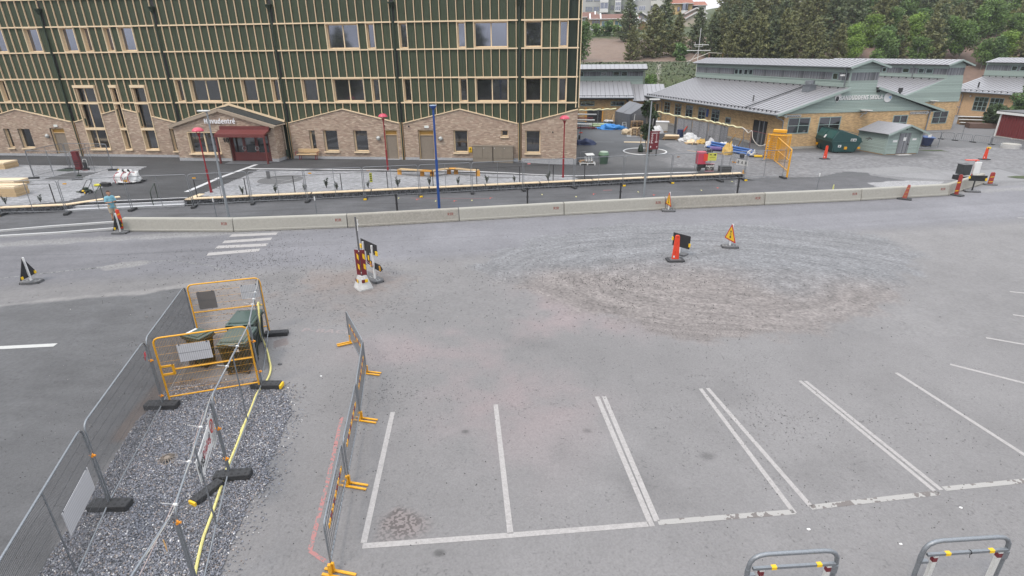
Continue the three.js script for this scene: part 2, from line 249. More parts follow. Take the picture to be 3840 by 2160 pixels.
function worldSheet(x0, x1, z0f, z1, nx, nz, hf, tex, z0map, name, bumpT, extra = {}) {
  const P = [], U = [], I = [];
  for (let i = 0; i <= nx; i++) for (let j = 0; j <= nz; j++) { const x = lerp(x0, x1, i / nx), za = z0f(x), z = lerp(za, z1(x), j / nz); P.push(x, hf(x, z), z); U.push((x - x0) / (x1 - x0), (z - z0map[0]) / (z0map[1] - z0map[0])); }
  for (let i = 0; i < nx; i++) for (let j = 0; j < nz; j++) { const a = i * (nz + 1) + j, b = a + nz + 1; I.push(a, a + 1, b, b, a + 1, b + 1); }
  const g = new THREE.BufferGeometry(); g.setAttribute('position', new THREE.Float32BufferAttribute(P, 3)); g.setAttribute('uv', new THREE.Float32BufferAttribute(U, 2)); g.setIndex(I); g.computeVertexNormals(); g.userData.ownUV = true;
  const G = g.toNonIndexed(); G.userData = { ownUV: true };
  const o = new THREE.Mesh(G, mat(1, 1, 1, .92, { map: tex, bumpMap: bumpT, bumpScale: extra.bump ?? .004 })); o.name = name; o.receiveShadow = true; o.userData = { kind: 'structure' }; scene.add(o); return o;
}
function mapTex(w, h, x0, x1, z0, z1, fn, fine) { const t = texRGB(w, h, (u, v, c) => fn(lerp(x0, x1, u), lerp(z0, z1, v), c, fine)); t.wrapS = t.wrapT = THREE.ClampToEdgeWrapping; return t; }
const grainBump = (W, H, s = 1) => { const t = texG(512, 512, (u, v) => .5 * vn(u * 256, v * 256) + .5 * rnd()); t.repeat.set(W / 2.6 / s, H / 2.6 / s); return t; };
// wide base so the land reaches the horizon
struct('ground', [bx(1600, .2, 1600, 0, -.16, 0)], mottled(.15, .148, .148, 6, .2, .12, .95));
// street and parking lot
worldSheet(-38, 46, x => gab(x) - .3, x => 46.5, 84, 44, (x, z) => 0, mapTex(2048, 1400, -38, 46, 2, 46.5, lotColor), [2, 46.5], 'street_and_parking_lot', grainBump(84, 44.5));
worldSheet(-13.5, 14.5, x => 29, x => 48, 28, 19, () => .004, mapTex(2048, 1390, -13.5, 14.5, 29, 48, lotColor, true), [29, 48], 'parking_lot', grainBump(28, 19, .6), { bump: .006 });
worldSheet(46, 110, x => -14, x => 46, 20, 20, () => -.004, mapTex(256, 256, 46, 110, -14, 46, lotColor), [-14, 46], 'road_surface', grainBump(64, 60));
worldSheet(-110, -38, x => 5, x => 46, 20, 20, () => -.004, mapTex(256, 256, -110, -38, 5, 46, lotColor), [5, 46], 'road_surface_001', grainBump(72, 41));
// yard and plaza surface
const YZ = {
  gravel: [[10.275,-7.11],[12.865,-14.431],[15.939,-15.423],[16.883,-5.435],[16.847,0.908],[17.546,0.864]],
  gravelR: [[7.5, -2.5], [9, -7], [14, -8], [19, -8.5], [30, -5], [34, -11], [60, -14], [60, 6], [13, 6.5], [10.5, 2.6], [8.2, .5]],
  gravelTop: [[8.894,-11.476],[9.434,-12.605],[12.199,-13.915],[11.706,-9.111],[10.564,-5.122],[9.49,-8.102]],
};
function yardColor(x, z, c) {
  const n1 = vn(x * .4 + 19, z * .4 + 3), n2 = fbm(x * 1.1 + 170, z * 1.1 + 20, 3), n3 = vn(x * 6 + 20, z * 6 + 80), n4 = vn(x * 14, z * 14);
  let k = .052 * (.8 + .4 * n1) * (.85 + .3 * n2) * (.9 + .25 * vn(x * .7, z * 3 + 40)), r = k, g = k * 1.0, b = k * 1.06;
  const yd = sm(.5, 3, x) * sm(2.5, -1.5, z); k = .10 * (.8 + .3 * n1 + .2 * n2); r = lerp(r, k, yd); g = lerp(g, k, yd); b = lerp(b, k * 1.03, yd);
  const d = lineD(x, z, [...YZ.gravelR, YZ.gravelR[0]]), gi = sm(-.8, .8, (inPoly(x, z, YZ.gravelR) ? d : -d) + (n2 - .5) * 2); const gt = inPoly(x, z, YZ.gravelTop) ? 1 : 0;
  const gv = Math.max(gi, gt * .9); if (gv) { k = .165 * (.62 + .5 * n3) * (.85 + .3 * n2); r = lerp(r, k * 1.02, gv); g = lerp(g, k, gv); b = lerp(b, k * 1.03, gv); }
  if (inPoly(x, z, YT.track)) { k = .195 * (.88 + .2 * n1); r = lerp(r, k, .7); g = lerp(g, k * .99, .7); b = lerp(b, k, .7); }
  const wg = inPoly(x, z, YT.whiteGravel) ? 1 : 0; if (wg) { k = .25 * (.6 + .7 * n3); r = k; g = k; b = k * 1.03; }
  const nt = inPoly(x + (n2 - .5) * .5, z + (n3 - .5) * .3, YT.newTar) ? 1 : 0; if (nt && !wg) { k = .075 * (.8 + .4 * n2); r = k; g = k; b = k * 1.05; }
  const far = sm(-12, -20, z) * sm(26, 30, x); r = lerp(r, .14, far); g = lerp(g, .138, far); b = lerp(b, .142, far);
  const q = .88 + .24 * n4; c[0] = r * q; c[1] = g * q; c[2] = b * q;
}
worldSheet(-64, 78, x => -50, x => gab(x) - .25 + (x > 12.5 ? 1.2 : 0), 142, 60, (x, z) => gy(x, Math.min(z, gab(x) - .3)) + (x > 13 ? .004 : 0), mapTex(2048, 1024, -64, 78, -50, 20, yardColor), [-50, 20], 'yard', grainBump(142, 70), { bump: .006 });

// ---------- painted lines on the lot ----------
const paint = mottled(.30, .285, .28, 1.2, .16, .12, .8), paintWorn = rep(texRGB(512, 512, (u, v, c) => { const m = fbm(u * 14, v * 14, 5) > .5 + .16 * vn(u * 4 + 3, v * 4) ? 0 : 1, k = 1 + .2 * (rnd() - .5); if (m) { c[0] = .30 * k; c[1] = .29 * k; c[2] = .28 * k; } else { c[0] = .14 * k; c[1] = .125 * k; c[2] = .12 * k; } }), 1.6);
const paintW = mat(1, 1, 1, .85, { map: paintWorn });
const paintClean = mottled(.40, .40, .39, 1.2, .1, .08, .7);
const line = (pts, w, m = paint, name = 'parking_line', h = .008) => struct(name, [strip(pts, w, h, 2)], m);
line([[-4.498,34.775],[-3.768,38.965]], .12); line([[-1.851,34.181],[-0.982,38.465]], .12);
line([[0.855,33.548],[1.788,38.01]], .12); line([[1.039,33.512],[1.906,37.865]], .12);
line([[3.727,32.884],[4.701,37.367]], .11); line([[3.929,32.845],[5.102,37.154]], .11);
line([[6.609,32.203],[7.898,36.518]], .10); line([[6.758,32.21],[8.033,36.388]], .10);
line([[9.525,31.5],[10.752,35.53]], .11); line([[11.354,30.857],[13.236,32.026]], .11); line([[13.51,28.97],[14.971,29.576]], .11); line([[16.904,24.867],[18.113,25.144]], .11); line([[15.583,27.048],[16.507,27.41]], .11); line([[24.536,13.807],[26.001,14.014]], .11);
line([[-3.765,39.04],[-0.978,38.503],[1.732,37.954]], .13); line([[1.918,37.895],[4.712,37.334]], .13, paintW); line([[5.078,37.179],[7.935,36.479]], .13, paintW); line([[8.105,36.345],[10.569,35.788]], .13, paintW);
for (const L of [[[-17.055,23.358],[-14.906,22.545]], [[-17.249,22.32],[-14.942,21.762]], [[-17.39,21.52],[-15.21,20.822]], [[-17.635,20.479],[-15.362,19.95]]]) line(L, .45, paint, 'crossing_stripe');
line([[-18.506,32.611],[-16.611,32.223]], .22, paintClean, 'lane_dash', .008);
struct('red_paint_line', [strip([[-5.746,35.121],[-5.352,36.632],[-5.093,37.643],[-4.723,39.238]], .09, .008, 2), strip([[-4.719,39.247],[-4.45,39.392],[-4.226,39.484]], .08, .0085, 2)], rep2red());
function rep2red() { return mat(1, 1, 1, .9, { map: rep(texRGB(512, 512, (u, v, c) => { const m = fbm(u * 32, v * 32, 4) > .53 ? 0 : 1, k = 1 + .2 * (rnd() - .5); if (m) { c[0] = .32 * k; c[1] = .15 * k; c[2] = .145 * k; } else { c[0] = .17 * k; c[1] = .165 * k; c[2] = .165 * k; } }), 1.3) }); }
{ // chalk writing sprayed on the asphalt
  const [cx, cz] = [-8.082,30.461]; const g = letters('P-BACK', .26, .002, true); g.scale(1.5, 1, 1); g.rotateX(-Math.PI / 2); g.rotateY(-.0); g.translate(cx, .006, cz);
  struct('sprayed_writing', [g], mat(.225, .195, .195, .95));
}
// white kerb lines left of the first barrier and pale joints of the plaza
const kerbM = M.concreteLight;
for (const P of [[[-30.916,20.982],[-28.492,19.827],[-25.412,18.648]], [[-30.023,21.819],[-27.026,20.884],[-24.356,19.801]]]) { const g = []; for (let i = 0; i < P.length - 1; i++) g.push(beam([P[i][0], .05, P[i][1]], [P[i + 1][0], .05, P[i + 1][1]], .14, .1)); struct('kerb', g, mottled(.42, .42, .42, 1, .1, .05, .8)); }
const edgeM = mottled(.5, .5, .51, 1, .08, .05, .85);
struct('plaza_edging', [strip([[-25.326,12.713],[-25.802,8.224],[-25.841,2.971]], .34, .012, 6)], edgeM);
struct('plaza_edging_001', [strip([[-25.617,4.577], [-24.916,4.74], [-14.202,4.556], [-4.587,4.68], [0.375,5.733], [5.231,4.591], [9.171,3.864]], .3, .012, 6)], edgeM);

// ---------- the new school: green facade with timber battens over brick gables ----------
{
  const B = new THREE.Group(); B.name = 'school_building'; scene.add(B); B.position.set(0, 0, 0);
  tag(B, 'long new school with dark green facade, timber battens and brick gables along its foot', 'school');
  const XL = -62, XR = .26, YT = 13.6, DEP = 16, P0 = -.1, GRID = k => -.75 - .6567 * k, T = .045, HB = .05;
  const LV = [4.97, 6.88, 8.96, 10.92, 12.95];
  const tim = M.timberPale;
  const valley = [-53.85, -44.0, -34.15, -24.18, -14.29, -4.43], apex = [-49.2, -39.4, -29.1, -19.2, -9.33, .45];
  const roofY = x => { for (let i = 0; i < valley.length; i++) { const v = valley[i], a = i ? (valley[i - 1] + v) / 2 : -60; if (i === valley.length - 1 && x > v) return lerp(3.36, 4.55, (x - v) / 4.8); if (x <= v && i && x >= valley[i - 1]) return lerp(3.36, 4.53, 1 - Math.abs(x - a) / ((v - valley[i - 1]) / 2)); } return 3.6; };
  // openings [x0,x1,y0,y1] of the upper storeys from the batten grid
  const wins = [];
  const row = (y0, y1, L) => L.forEach(([a, b, mu]) => wins.push({ x0: GRID(a), x1: GRID(b), y0, y1, a, b, mu }));
  row(LV[2], LV[3], [[1, 0], [5, 3], [11, 7, 1], [13, 12], [20, 19], [24, 23], [29, 25, 1], [56, 54], [58, 57], [61, 60], [64, 62], [69, 67], [74, 72]]);
  row(LV[0], LV[1], [[1, 0], [5, 3], [11, 7, 1], [13, 12], [20, 19], [24, 23], [29, 25, 1], [33, 31], [37, 36], [41, 39], [48, 44, 1], [50, 49], [75, 74]]);
  const tall = [[64, 61, 1], [59, 58], [56, 54]];
  const inWin = (k, y) => wins.some(w => y > w.y0 && y < w.y1 && k >= w.b && k < w.a) || tall.some(([a, b]) => y < 6.3 && k >= b && k < a);
  // structure behind everything
  part('wall', [span(XL, XR - .12, .1, YT, -DEP, -.42)], M.greenTrim, B);
  part('side_wall', [span(XR - .12, XR - .02, 4.5, YT, -DEP, -.1)], M.green, B);
  part('roof', [span(XL, XR + .1, YT, YT + .25, -DEP - .2, .15)], M.greenTrim, B);
  const panelG = {}; const gm = [0, 1, 2].map(i => mottled(.037 * (1 + i * .1), .051 * (1 + i * .08), .029 * (1 + i * .06), 3, .2, .04, .8, {}, 1, .3));
  const restP = [], restB = [];
  for (let k = 0; k < 76; k++) for (let r = 0; r < 5; r++) {
    const xa = GRID(k + 1) + T / 2 + .045, xb = GRID(k) - T / 2 + .002; let y0 = r ? LV[r - 1] : 3.0, y1 = LV[r], ym = (y0 + y1) / 2; 
    if (inWin(k, r ? ym : 4.7) && !(r === 1 && tall.some(([a, b]) => k >= b && k < a))) { if (r) continue; else continue; }
    if (r === 1 && tall.some(([a, b]) => k >= b && k < a)) y0 = 6.32;
    const key = (xb - xa).toFixed(3) + '_' + (y1 - y0).toFixed(2); let g = panelG[key];
    if (!g) { g = panelG[key] = boxUV(flat(bx(xb - xa + .02, y1 - y0 - .02, .05, 0, 0, 0))); g.userData.ownUV = true; }
    const px = (xa + xb) / 2, pz = P0 - .03 + (k * 7 + r * 3) % 5 * .002;
    if (r === 4) restP.push(g.clone().translate(px, (y0 + y1) / 2, pz));
    else { const o = new THREE.Mesh(g, gm[(k * 5 + r * 3 + (k >> 2)) % 3]); o.name = 'panel'; o.position.set(px, (y0 + y1) / 2, pz); o.castShadow = o.receiveShadow = true; B.add(o); }
  }
  stuff(part('panels', restP, gm[0], B));
  const seams = []; for (let k = 0; k < 76; k += 3) for (let r = 1; r < 5; r++) { const x = GRID(k) - .3 - (k * 13 % 7) * .02; if (!inWin(k, (LV[r - 1] + LV[r]) / 2)) seams.push(span(x, x + .012, LV[r - 1] + .06, LV[r] - .06, P0 - .01, P0 + .004)); }
  stuff(part('panel_joints', seams, M.black, B));
  // battens
  const bg = {}; const bm = [0, 1, 2].map(i => mottled(.60 + .05 * i, .45 + .035 * i, .30 + .02 * i, 1.3, .22, .08, .7, {}, .3, 3));
  for (let k = 0; k <= 76; k++) for (let r = 0; r < 5; r++) {
    const x = GRID(k); let y0 = r ? LV[r - 1] + HB : Math.max(3.3, roofY(x)), y1 = LV[r] - HB; if (r > 0 && wins.some(w => w.y0 === LV[r - 1] && k < w.a && k > w.b)) continue;
    if (tall.some(([a, b]) => k < a && k > b)) { if (r === 0) continue; if (r === 1) y0 = 6.42; }
    if (k === 6 || k === 21 || k === 36 || k === 51 || k === 66) { /* beside the downpipes */ }
    if (y1 - y0 < .05) continue;
    const key = (y1 - y0).toFixed(2); let g = bg[key]; if (!g) { g = bg[key] = boxUV(flat(bx(T, +key, .11, 0, 0, 0))); g.userData.ownUV = true; }
    if (r === 4) { restB.push(g.clone().translate(x, (y0 + y1) / 2, -.055)); continue; }
    const o = new THREE.Mesh(g, bm[(k * 7 + r * 5) % 3]); o.name = 'batten'; o.position.set(x, (y0 + y1) / 2, -.055); o.castShadow = o.receiveShadow = true; B.add(o);
  }
  stuff(part('battens', restB, bm[1], B));
  // horizontal rails, broken at the downpipes
  const pipes = [-53.85, -44.0, -34.02, -24.15, -14.29, -4.43];
  const cuts = [XL, ...pipes, XR];
  for (let i = 0; i < cuts.length - 1; i++) for (const y of LV) {
    if (y === LV[0] && i < 3) { } 
    part('rail', [span(cuts[i] + (i ? .13 : 0), cuts[i + 1] - .13, y - HB, y + HB, -.12, .035)], tim, B);
  }
  part('corner_board', [span(XR - .03, XR + .02, 4.6, YT, -.2, .03), span(XR - .28, XR - .2, 4.6, YT, -.11, .0)], tim, B);
  // windows of the green storeys
  const D = -.33;
  function winMesh(x0, x1, y0, y1, mu, zf = .005, dep = D, gl = M.glass, sillOut = 0, trans = []) {
    const f = .06, g = [span(x0 - .03, x0 + .03, y0, y1, dep - .06, zf), span(x1 - .03, x1 + .03, y0, y1, dep - .06, zf), span(x0 + .03, x1 - .03, y1 - .03, y1 + .02, dep - .06, zf), span(x0 + .03, x1 - .03, y0 - .02, y0 + .03, dep - .06, zf),
      span(x0 + .03, x0 + .03 + f, y0 + .03, y1 - .03, dep - .05, dep + .03), span(x1 - .03 - f, x1 - .03, y0 + .03, y1 - .03, dep - .05, dep + .03), span(x0 + .03 + f, x1 - .03 - f, y1 - .03 - f, y1 - .03, dep - .05, dep + .03), span(x0 + .03 + f, x1 - .03 - f, y0 + .03, y0 + .03 + f, dep - .05, dep + .03)];
    const xm = mu === 2 ? lerp(x0, x1, .36) : (x0 + x1) / 2; if (mu) g.push(span(xm - .04, xm + .04, y0 + .03 + f, y1 - .03 - f, dep - .05, dep + .04));
    for (const t of trans) g.push(span(x0 + .03, x1 - .03, t - .09, t + .09, dep - .05, zf + .01));
    const o = part('window', g, M.timberPale, B);
    const ys = [y0 + .03 + f, ...trans.flatMap(t => [t - .09, t + .09]), y1 - .03 - f], xs = mu ? [[x0 + .03 + f, xm - .04], [xm + .04, x1 - .03 - f]] : [[x0 + .03 + f, x1 - .03 - f]];
    for (let i = 0; i < ys.length; i += 2) for (const [a, b] of xs) part('pane', [span(a, b, ys[i], ys[i + 1], dep - .02, dep - .01)], gl, o);
    if (sillOut) part('sill', [rbx(x1 - x0 + .1, .1, Math.abs(dep) + sillOut, .012, (x0 + x1) / 2, y0 - .05, (dep + zf + sillOut) / 2)], M.timberPale, o);
    return o;
  }
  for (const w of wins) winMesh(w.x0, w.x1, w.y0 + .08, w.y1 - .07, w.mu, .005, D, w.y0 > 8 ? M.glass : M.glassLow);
  const tallX = [[-42.95, -41.05], [-39.6, -38.98], [-37.65, -36.4]];
  for (const w of wins) if (w.y0 > 8 || w.y0 < 6) part('head_board', [span(w.x0 - .02, w.x1 + .02, w.y1 - .06, w.y1 + .055, -.12, .042)], M.timberPale, B);
  tallX.forEach(([a, b], i) => { winMesh(a, b, 1.0, 6.2, i ? 0 : 2, .05, -.3, M.glassLow, .1, [2.76, 4.93]); part('head_board', [span(a - .05, b + .05, 6.18, 6.4, -.12, .09)], M.timberPale, B); });
  // brick skirts with gable tops: every brick is real, joined as one part
  const openings = [[-51.1, -50.5, 1.06, 2.78], [-49.7, -48.48, 1.05, 2.78], [-46.5, -45.1, .33, 2.8], [-43.0, -41.0, .95, 4.9], [-39.65, -38.93, .95, 4.9], [-37.7, -36.35, .95, 4.9], [-35.06, -34.5, .9, 2.8],
    [-22.4, -21.87, 1.1, 2.78], [-21.15, -19.92, 1.0, 2.78], [-18.5, -17.3, 1.0, 2.78], [-15.85, -14.7, .3, 2.82], [-12.92, -11.58, .3, 2.82], [-9.95, -8.75, 1.0, 2.8], [-5.98, -5.38, 2.32, 2.84], [-3.99, -2.75, 1.0, 2.82]];
  const gables = [[-62, -54.0, null], [-53.72, -44.16], [-43.84, -34.2], [-24.02, -14.45], [-14.13, -4.59], [-4.27, .2]];
  const BW = .25, BHh = .0775, mort = .011; const mats4 = [], cols = [];
  const m4 = new THREE.Matrix4(), brickGeo = flat(new THREE.BoxGeometry(1, 1, 1));
  function bricksOn(x0, x1, yb, topf, z, list, ops, axis) {
    for (let r = 0, y = yb; y < 4.8; r++, y += BHh) for (let x = x0 - (r % 2) * BW / 2; x < x1; x += BW) {
      let a = Math.max(x, x0), b = Math.min(x + BW - mort, x1); const yc = y + BHh / 2; if (b - a < .03) continue;
      const tp = Math.min(topf((a + b) / 2), topf(a), topf(b)); if (y > tp - .02) continue; const h = Math.min(BHh - mort, tp - y); if (h < .02) continue;
      let segs = [[a, b]]; for (const o of ops) if (yc > o[2] && yc < o[3]) segs = segs.flatMap(([p, q]) => q <= o[0] || p >= o[1] ? [[p, q]] : [[p, Math.min(q, o[0])], [Math.max(p, o[1]), q]].filter(s => s[1] - s[0] > .02));
      for (const [p, q] of segs) { const dz = rr(0, .005); if (axis) m4.makeScale(.1, h, q - p).setPosition(z + dz, y + h / 2, (p + q) / 2); else m4.makeScale(q - p, h, .1).setPosition((p + q) / 2, y + h / 2, z + dz); list.push(m4.clone()); const t = rnd(), v = rr(1.0, 1.42); cols.push(t < .2 ? col(.265 * v, .19 * v, .15 * v) : t < .5 ? col(.325 * v, .248 * v, .192 * v) : t < .85 ? col(.305 * v, .23 * v, .18 * v) : col(.38 * v, .305 * v, .24 * v)); }
    }
  }
  for (const [a, b] of gables) bricksOn(a, b, .58, x => roofY(x) - .1, -.05, mats4, openings);
  const mortar = mottled(.31, .27, .225, 1, .15, .1, .95);
  for (const [a, b] of gables) {
    // mortar bed behind, cut round the openings into columns
    const ops = openings.filter(o => o[0] < b && o[1] > a), xs = [...new Set([a, b, ...ops.flatMap(o => [o[0], o[1]]), ...apex.filter(x => x > a && x < b)])].sort((p, q) => p - q), g = [];
    for (let i = 0; i < xs.length - 1; i++) { const l = xs[i], r = xs[i + 1], m = (l + r) / 2, o = ops.find(o => m > o[0] && m < o[1]), yl = roofY(l + .01) - .1, yr = roofY(r - .01) - .1; const q = (y0, yl, yr) => slab([[l, y0], [r, y0], [r, yr], [l, yl]], .36).translate(0, 0, -.372); if (!o) g.push(q(.3, yl, yr)); else { if (o[2] > .4) g.push(q(.3, o[2], o[2])); if (o[3] < Math.min(yl, yr)) g.push(q(o[3], yl, yr)); } }
    part('brick_wall', g, mortar, B);
    const c = []; const xs2 = [a, ...apex.filter(x => x > a && x < b), b];
    for (let i = 0; i < xs2.length - 1; i++) { const l = xs2[i], r = xs2[i + 1]; let pieces = [[l, r]]; for (const o of ops) if (o[3] > 3.2) pieces = pieces.flatMap(([p, q]) => q <= o[0] || p >= o[1] ? [[p, q]] : [[p, o[0]], [o[1], q]].filter(s => s[1] - s[0] > .05)); for (const [p, q] of pieces) c.push(beam([p, roofY(p + .001) - .045, -.14], [q, roofY(q - .001) - .045, -.14], .46, .07)); }
    part('coping', c, M.timberPale, B);
  }
  part('plinth', [span(-62, -34.1, -.2, .57, -.3, .03), span(-24.2, -15.88, -.2, .57, -.3, .03), span(-14.68, -12.95, -.2, .57, -.3, .03), span(-11.55, .22, -.2, .57, -.3, .03)], M.plinth, B);
  part('side_brick', [span(.1, .2, .1, 4.5, -16, -.1)], mottled(.27, .21, .16, 1, .2, .3, .95), B);
  // brick-storey windows
  for (const [a, b, y0, y1] of [openings[0], openings[1], openings[6], openings[7], openings[8], openings[9], openings[12], openings[14]]) winMesh(a, b, y0, y1, 0, -.14, -.3, M.glassLow, .22);
  winMesh(-5.98, -5.38, 2.32, 2.84, 0, -.14, -.26, M.glassLow, .2);
  // doors
  const doorM = mottled(.21, .175, .14, 2, .06, .02, .6), amber = mat(.42, .24, .05, .4);
  for (const [a, b, split, lab] of [[-46.45, -45.15, .33], [-15.82, -14.72, 0], [-12.9, -11.6, .72]]) {
    const d = part('door', [span(a + .06, b - .06, .36, 2.36, -.3, -.22), ...(split ? [span(lerp(a, b, split) - .012, lerp(a, b, split) + .012, .37, 2.34, -.22, -.212)] : [])], doorM, B);
    part('door_frame', [span(a, a + .06, .3, 2.8, -.32, -.1), span(b - .06, b, .3, 2.8, -.32, -.1), span(a + .06, b - .06, 2.72, 2.8, -.32, -.1), span(a + .06, b - .06, 2.36, 2.42, -.32, -.15)], M.timber, d);
    part('transom_pane', [span(a + .06, b - .06, 2.42, 2.72, -.29, -.27)], amber, d);
    part('handle', [rod([b - .16, 1.3, -.22], [b - .16, 1.3, -.14], .014), rod([b - .16, 1.3, -.14], [b - .3, 1.3, -.14], .014)], M.galv, d);
    part('step', [span(a - .05, b + .05, .2, .4, -.2, .12)], M.plinth, d);
  }
  part('door_closer', [rod([-16.1, 2.3, .1], [-15.85, 2.55, .02], .012), rod([-16.1, 2.3, .1], [-15.85, 2.3, .02], .012)], M.galv, B);
  for (const x of [-46.82, -16.33, -11.02]) { const l = part('wall_lamp', [new THREE.SphereGeometry(.17, 14, 10).scale(1, 1, .8).translate(x, 2.14, .13), rod([x, 2.14, -.02], [x, 2.14, .1], .1, 10)], mottled(.45, .46, .44, 1, .1, .03, .3), B); part('guard', [new THREE.TorusGeometry(.175, .016, 5, 18).translate(x, 2.14, .12), bx(.35, .015, .3, x, 2.14, .12)], M.galv, l); }
  for (const [x, y] of [[-45.75, 3.02], [-12.15, 3.07]]) { const s = part('exit_sign', [rbx(.36, .19, .08, .015, x, y, .04)], mat(.68, .7, .68, .4), B); part('pictogram', [span(x - .1, x + .08, y - .015, y + .02, .08, .083)], mat(.35, .48, .4, .5), s); }
  for (const [x, y] of [[-15.75, 3.13], [-13.65, 3.1]]) part('vent', [rod([x, y, -.02], [x, y, .05], .07, 10)], M.black, B);
  // downpipes with hopper heads
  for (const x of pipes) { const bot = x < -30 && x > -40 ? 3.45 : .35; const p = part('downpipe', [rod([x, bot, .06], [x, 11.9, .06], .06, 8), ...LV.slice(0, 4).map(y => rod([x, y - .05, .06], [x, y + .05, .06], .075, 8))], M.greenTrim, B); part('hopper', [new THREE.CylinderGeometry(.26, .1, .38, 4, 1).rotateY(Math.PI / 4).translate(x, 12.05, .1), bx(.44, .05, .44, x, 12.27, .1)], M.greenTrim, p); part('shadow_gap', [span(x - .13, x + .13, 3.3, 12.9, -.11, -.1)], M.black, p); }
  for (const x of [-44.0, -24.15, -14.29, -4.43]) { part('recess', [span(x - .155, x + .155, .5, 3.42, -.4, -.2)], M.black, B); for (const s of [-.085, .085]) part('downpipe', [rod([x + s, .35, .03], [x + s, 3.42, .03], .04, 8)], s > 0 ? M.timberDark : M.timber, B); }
  part('pipe_box', [span(-24.42, -24.24, .62, 1.2, .42, .56)], M.greenTrim, B);
  part('smoke_alarm', [rod([-1.75, 2.7, 0], [-1.75, 2.7, .09], .06, 8)], M.black, B);

  // entrance pavilion
  const zf = 1.57, x0 = -33.5, x1 = -24.62, xa = -29.1, ye = 3.2, ya = 4.38, bF = .5;
  const pv = B;
  const tf = x => lerp(ye, ya, 1 - Math.abs(x - xa) / ((x1 - x0) / 2)) + .02, eo = [[-32.4, -29.6, .95, 2.78], [-28.75, -25.2, .3, 2.6]];
  bricksOn(x0, x1, .62, tf, zf - .05, mats4, eo); bricksOn(0, zf, .62, x => 3.2, x1 - .05, mats4, [], 1);
  { const xs = [x0, -32.4, -29.6, xa, -28.75, -25.2, x1], g = []; for (let i = 0; i < xs.length - 1; i++) { const l = xs[i], r = xs[i + 1], m = (l + r) / 2, o = eo.find(o => m > o[0] && m < o[1]); const q = (y0, yl, yr) => slab([[l, y0], [r, y0], [r, yr], [l, yl]], .36).translate(0, 0, zf - .372); if (!o) g.push(q(.3, tf(l), tf(r))); else { if (o[2] > .4) g.push(q(.3, o[2], o[2])); g.push(q(o[3], tf(l), tf(r))); } } g.push(span(x1 - .34, x1 - .012, .3, 3.2, .0, zf - .38), span(x0 + .01, x0 + .34, .3, 3.2, .0, zf - .38), span(x0 + .4, x1 - .4, .3, 3.1, -.3, .1)); part('pavilion_wall', g, mortar, pv); }
  const gabM = mottled(.30, .245, .19, 1, .1, .05, .8);
  part('verge_board', [beam([x0 - .18, ye + .0, zf + .1], [xa, ya + .14, zf + .1], .26, .24), beam([xa, ya + .14, zf + .1], [x1 + .18, ye + .0, zf + .1], .26, .24)], gabM, pv);
  part('pavilion_roof', [beam([x0 - .18, ye + .14, .75], [xa, ya + .28, .75], 1.5, .08), beam([xa, ya + .28, .75], [x1 + .18, ye + .14, .75], 1.5, .08)], mottled(.035, .04, .042, 1, .2, .1, .7), pv);
  part('roof_upstand', [beam([x0 - .1, ye + .3, .03], [xa, ya + .46, .03], .1, .16), beam([xa, ya + .46, .03], [x1 + .25, ye + .28, .03], .1, .16)], M.timberPale, pv);
  part('gutter', [rod([x1 + .22, ye + .05, 0], [x1 + .22, ye + .05, zf + .2], .07, 8), rod([x1 + .14, .35, .25], [x1 + .14, 3.2, .25], .045, 8)], gabM, pv);
  part('pavilion_plinth', [span(x0 - .02, -28.78, -.1, .61, zf - .4, zf + .03), span(-25.17, x1 + .03, -.1, .61, zf - .4, zf + .03), span(x1 - .3, x1 + .03, -.1, .61, 0, zf - .4)], M.plinth, pv);
  { const o = (a, b, y0, y1) => { const f = .07, z = zf - .28, g = [span(a, a + f, y0, y1, z - .04, zf - .02), span(b - f, b, y0, y1, z - .04, zf - .02), span(a + f, b - f, y1 - f, y1, z - .04, zf - .02), span(a + f, b - f, y0, y0 + f, z - .04, z + .04), span((a + b) / 2 - .05, (a + b) / 2 + .05, y0 + f, y1 - f, z - .04, z + .06)]; const w = part('pavilion_window', g, M.timberPale, pv); part('pane', [span(a + f, (a + b) / 2 - .05, y0 + f, y1 - f, z - .02, z - .01), span((a + b) / 2 + .05, b - f, y0 + f, y1 - f, z - .02, z - .01)], M.glassLow, w); part('sill', [rbx(b - a + .1, .1, .5, .012, (a + b) / 2, y0 - .06, zf - .02)], M.timberPale, w); }; o(-32.38, -29.62, 1.0, 2.76); }
  // red entrance doors and canopy
  const redM = mottled(.125, .028, .026, 1.5, .08, .03, .5), dx = [-28.65, -27.6, -26.5, -25.35];
  { const g = [span(-28.75, -28.65, .3, 2.6, zf - .4, zf - .12), span(-25.35, -25.2, .3, 2.6, zf - .4, zf - .12), span(-28.65, -25.35, 2.52, 2.6, zf - .4, zf - .12)]; const fr = part('entrance_door', [...g, ...[0, 1, 2].flatMap(i => { const a = dx[i], b = dx[i + 1]; return [span(a, b, .38, 1.08, zf - .34, zf - .26), span(a, a + .12, 1.08, 2.52, zf - .34, zf - .26), span(b - .12, b, 1.08, 2.52, zf - .34, zf - .26), span(a + .12, b - .12, 2.42, 2.52, zf - .34, zf - .26), span(b - .008, b + .008, .4, 2.5, zf - .262, zf - .25)]; })], redM, pv); for (let i = 0; i < 3; i++) part('pane', [span(dx[i] + .12, dx[i + 1] - .12, 1.08, 2.42, zf - .31, zf - .3)], M.glassLow, fr); for (const x of [-27.6, -26.45]) part('handle', [new THREE.TorusGeometry(.16, .022, 6, 20).translate(x, 1.42, zf - .16)], mat(.6, .6, .6, .25, { metalness: .8 }), fr); }
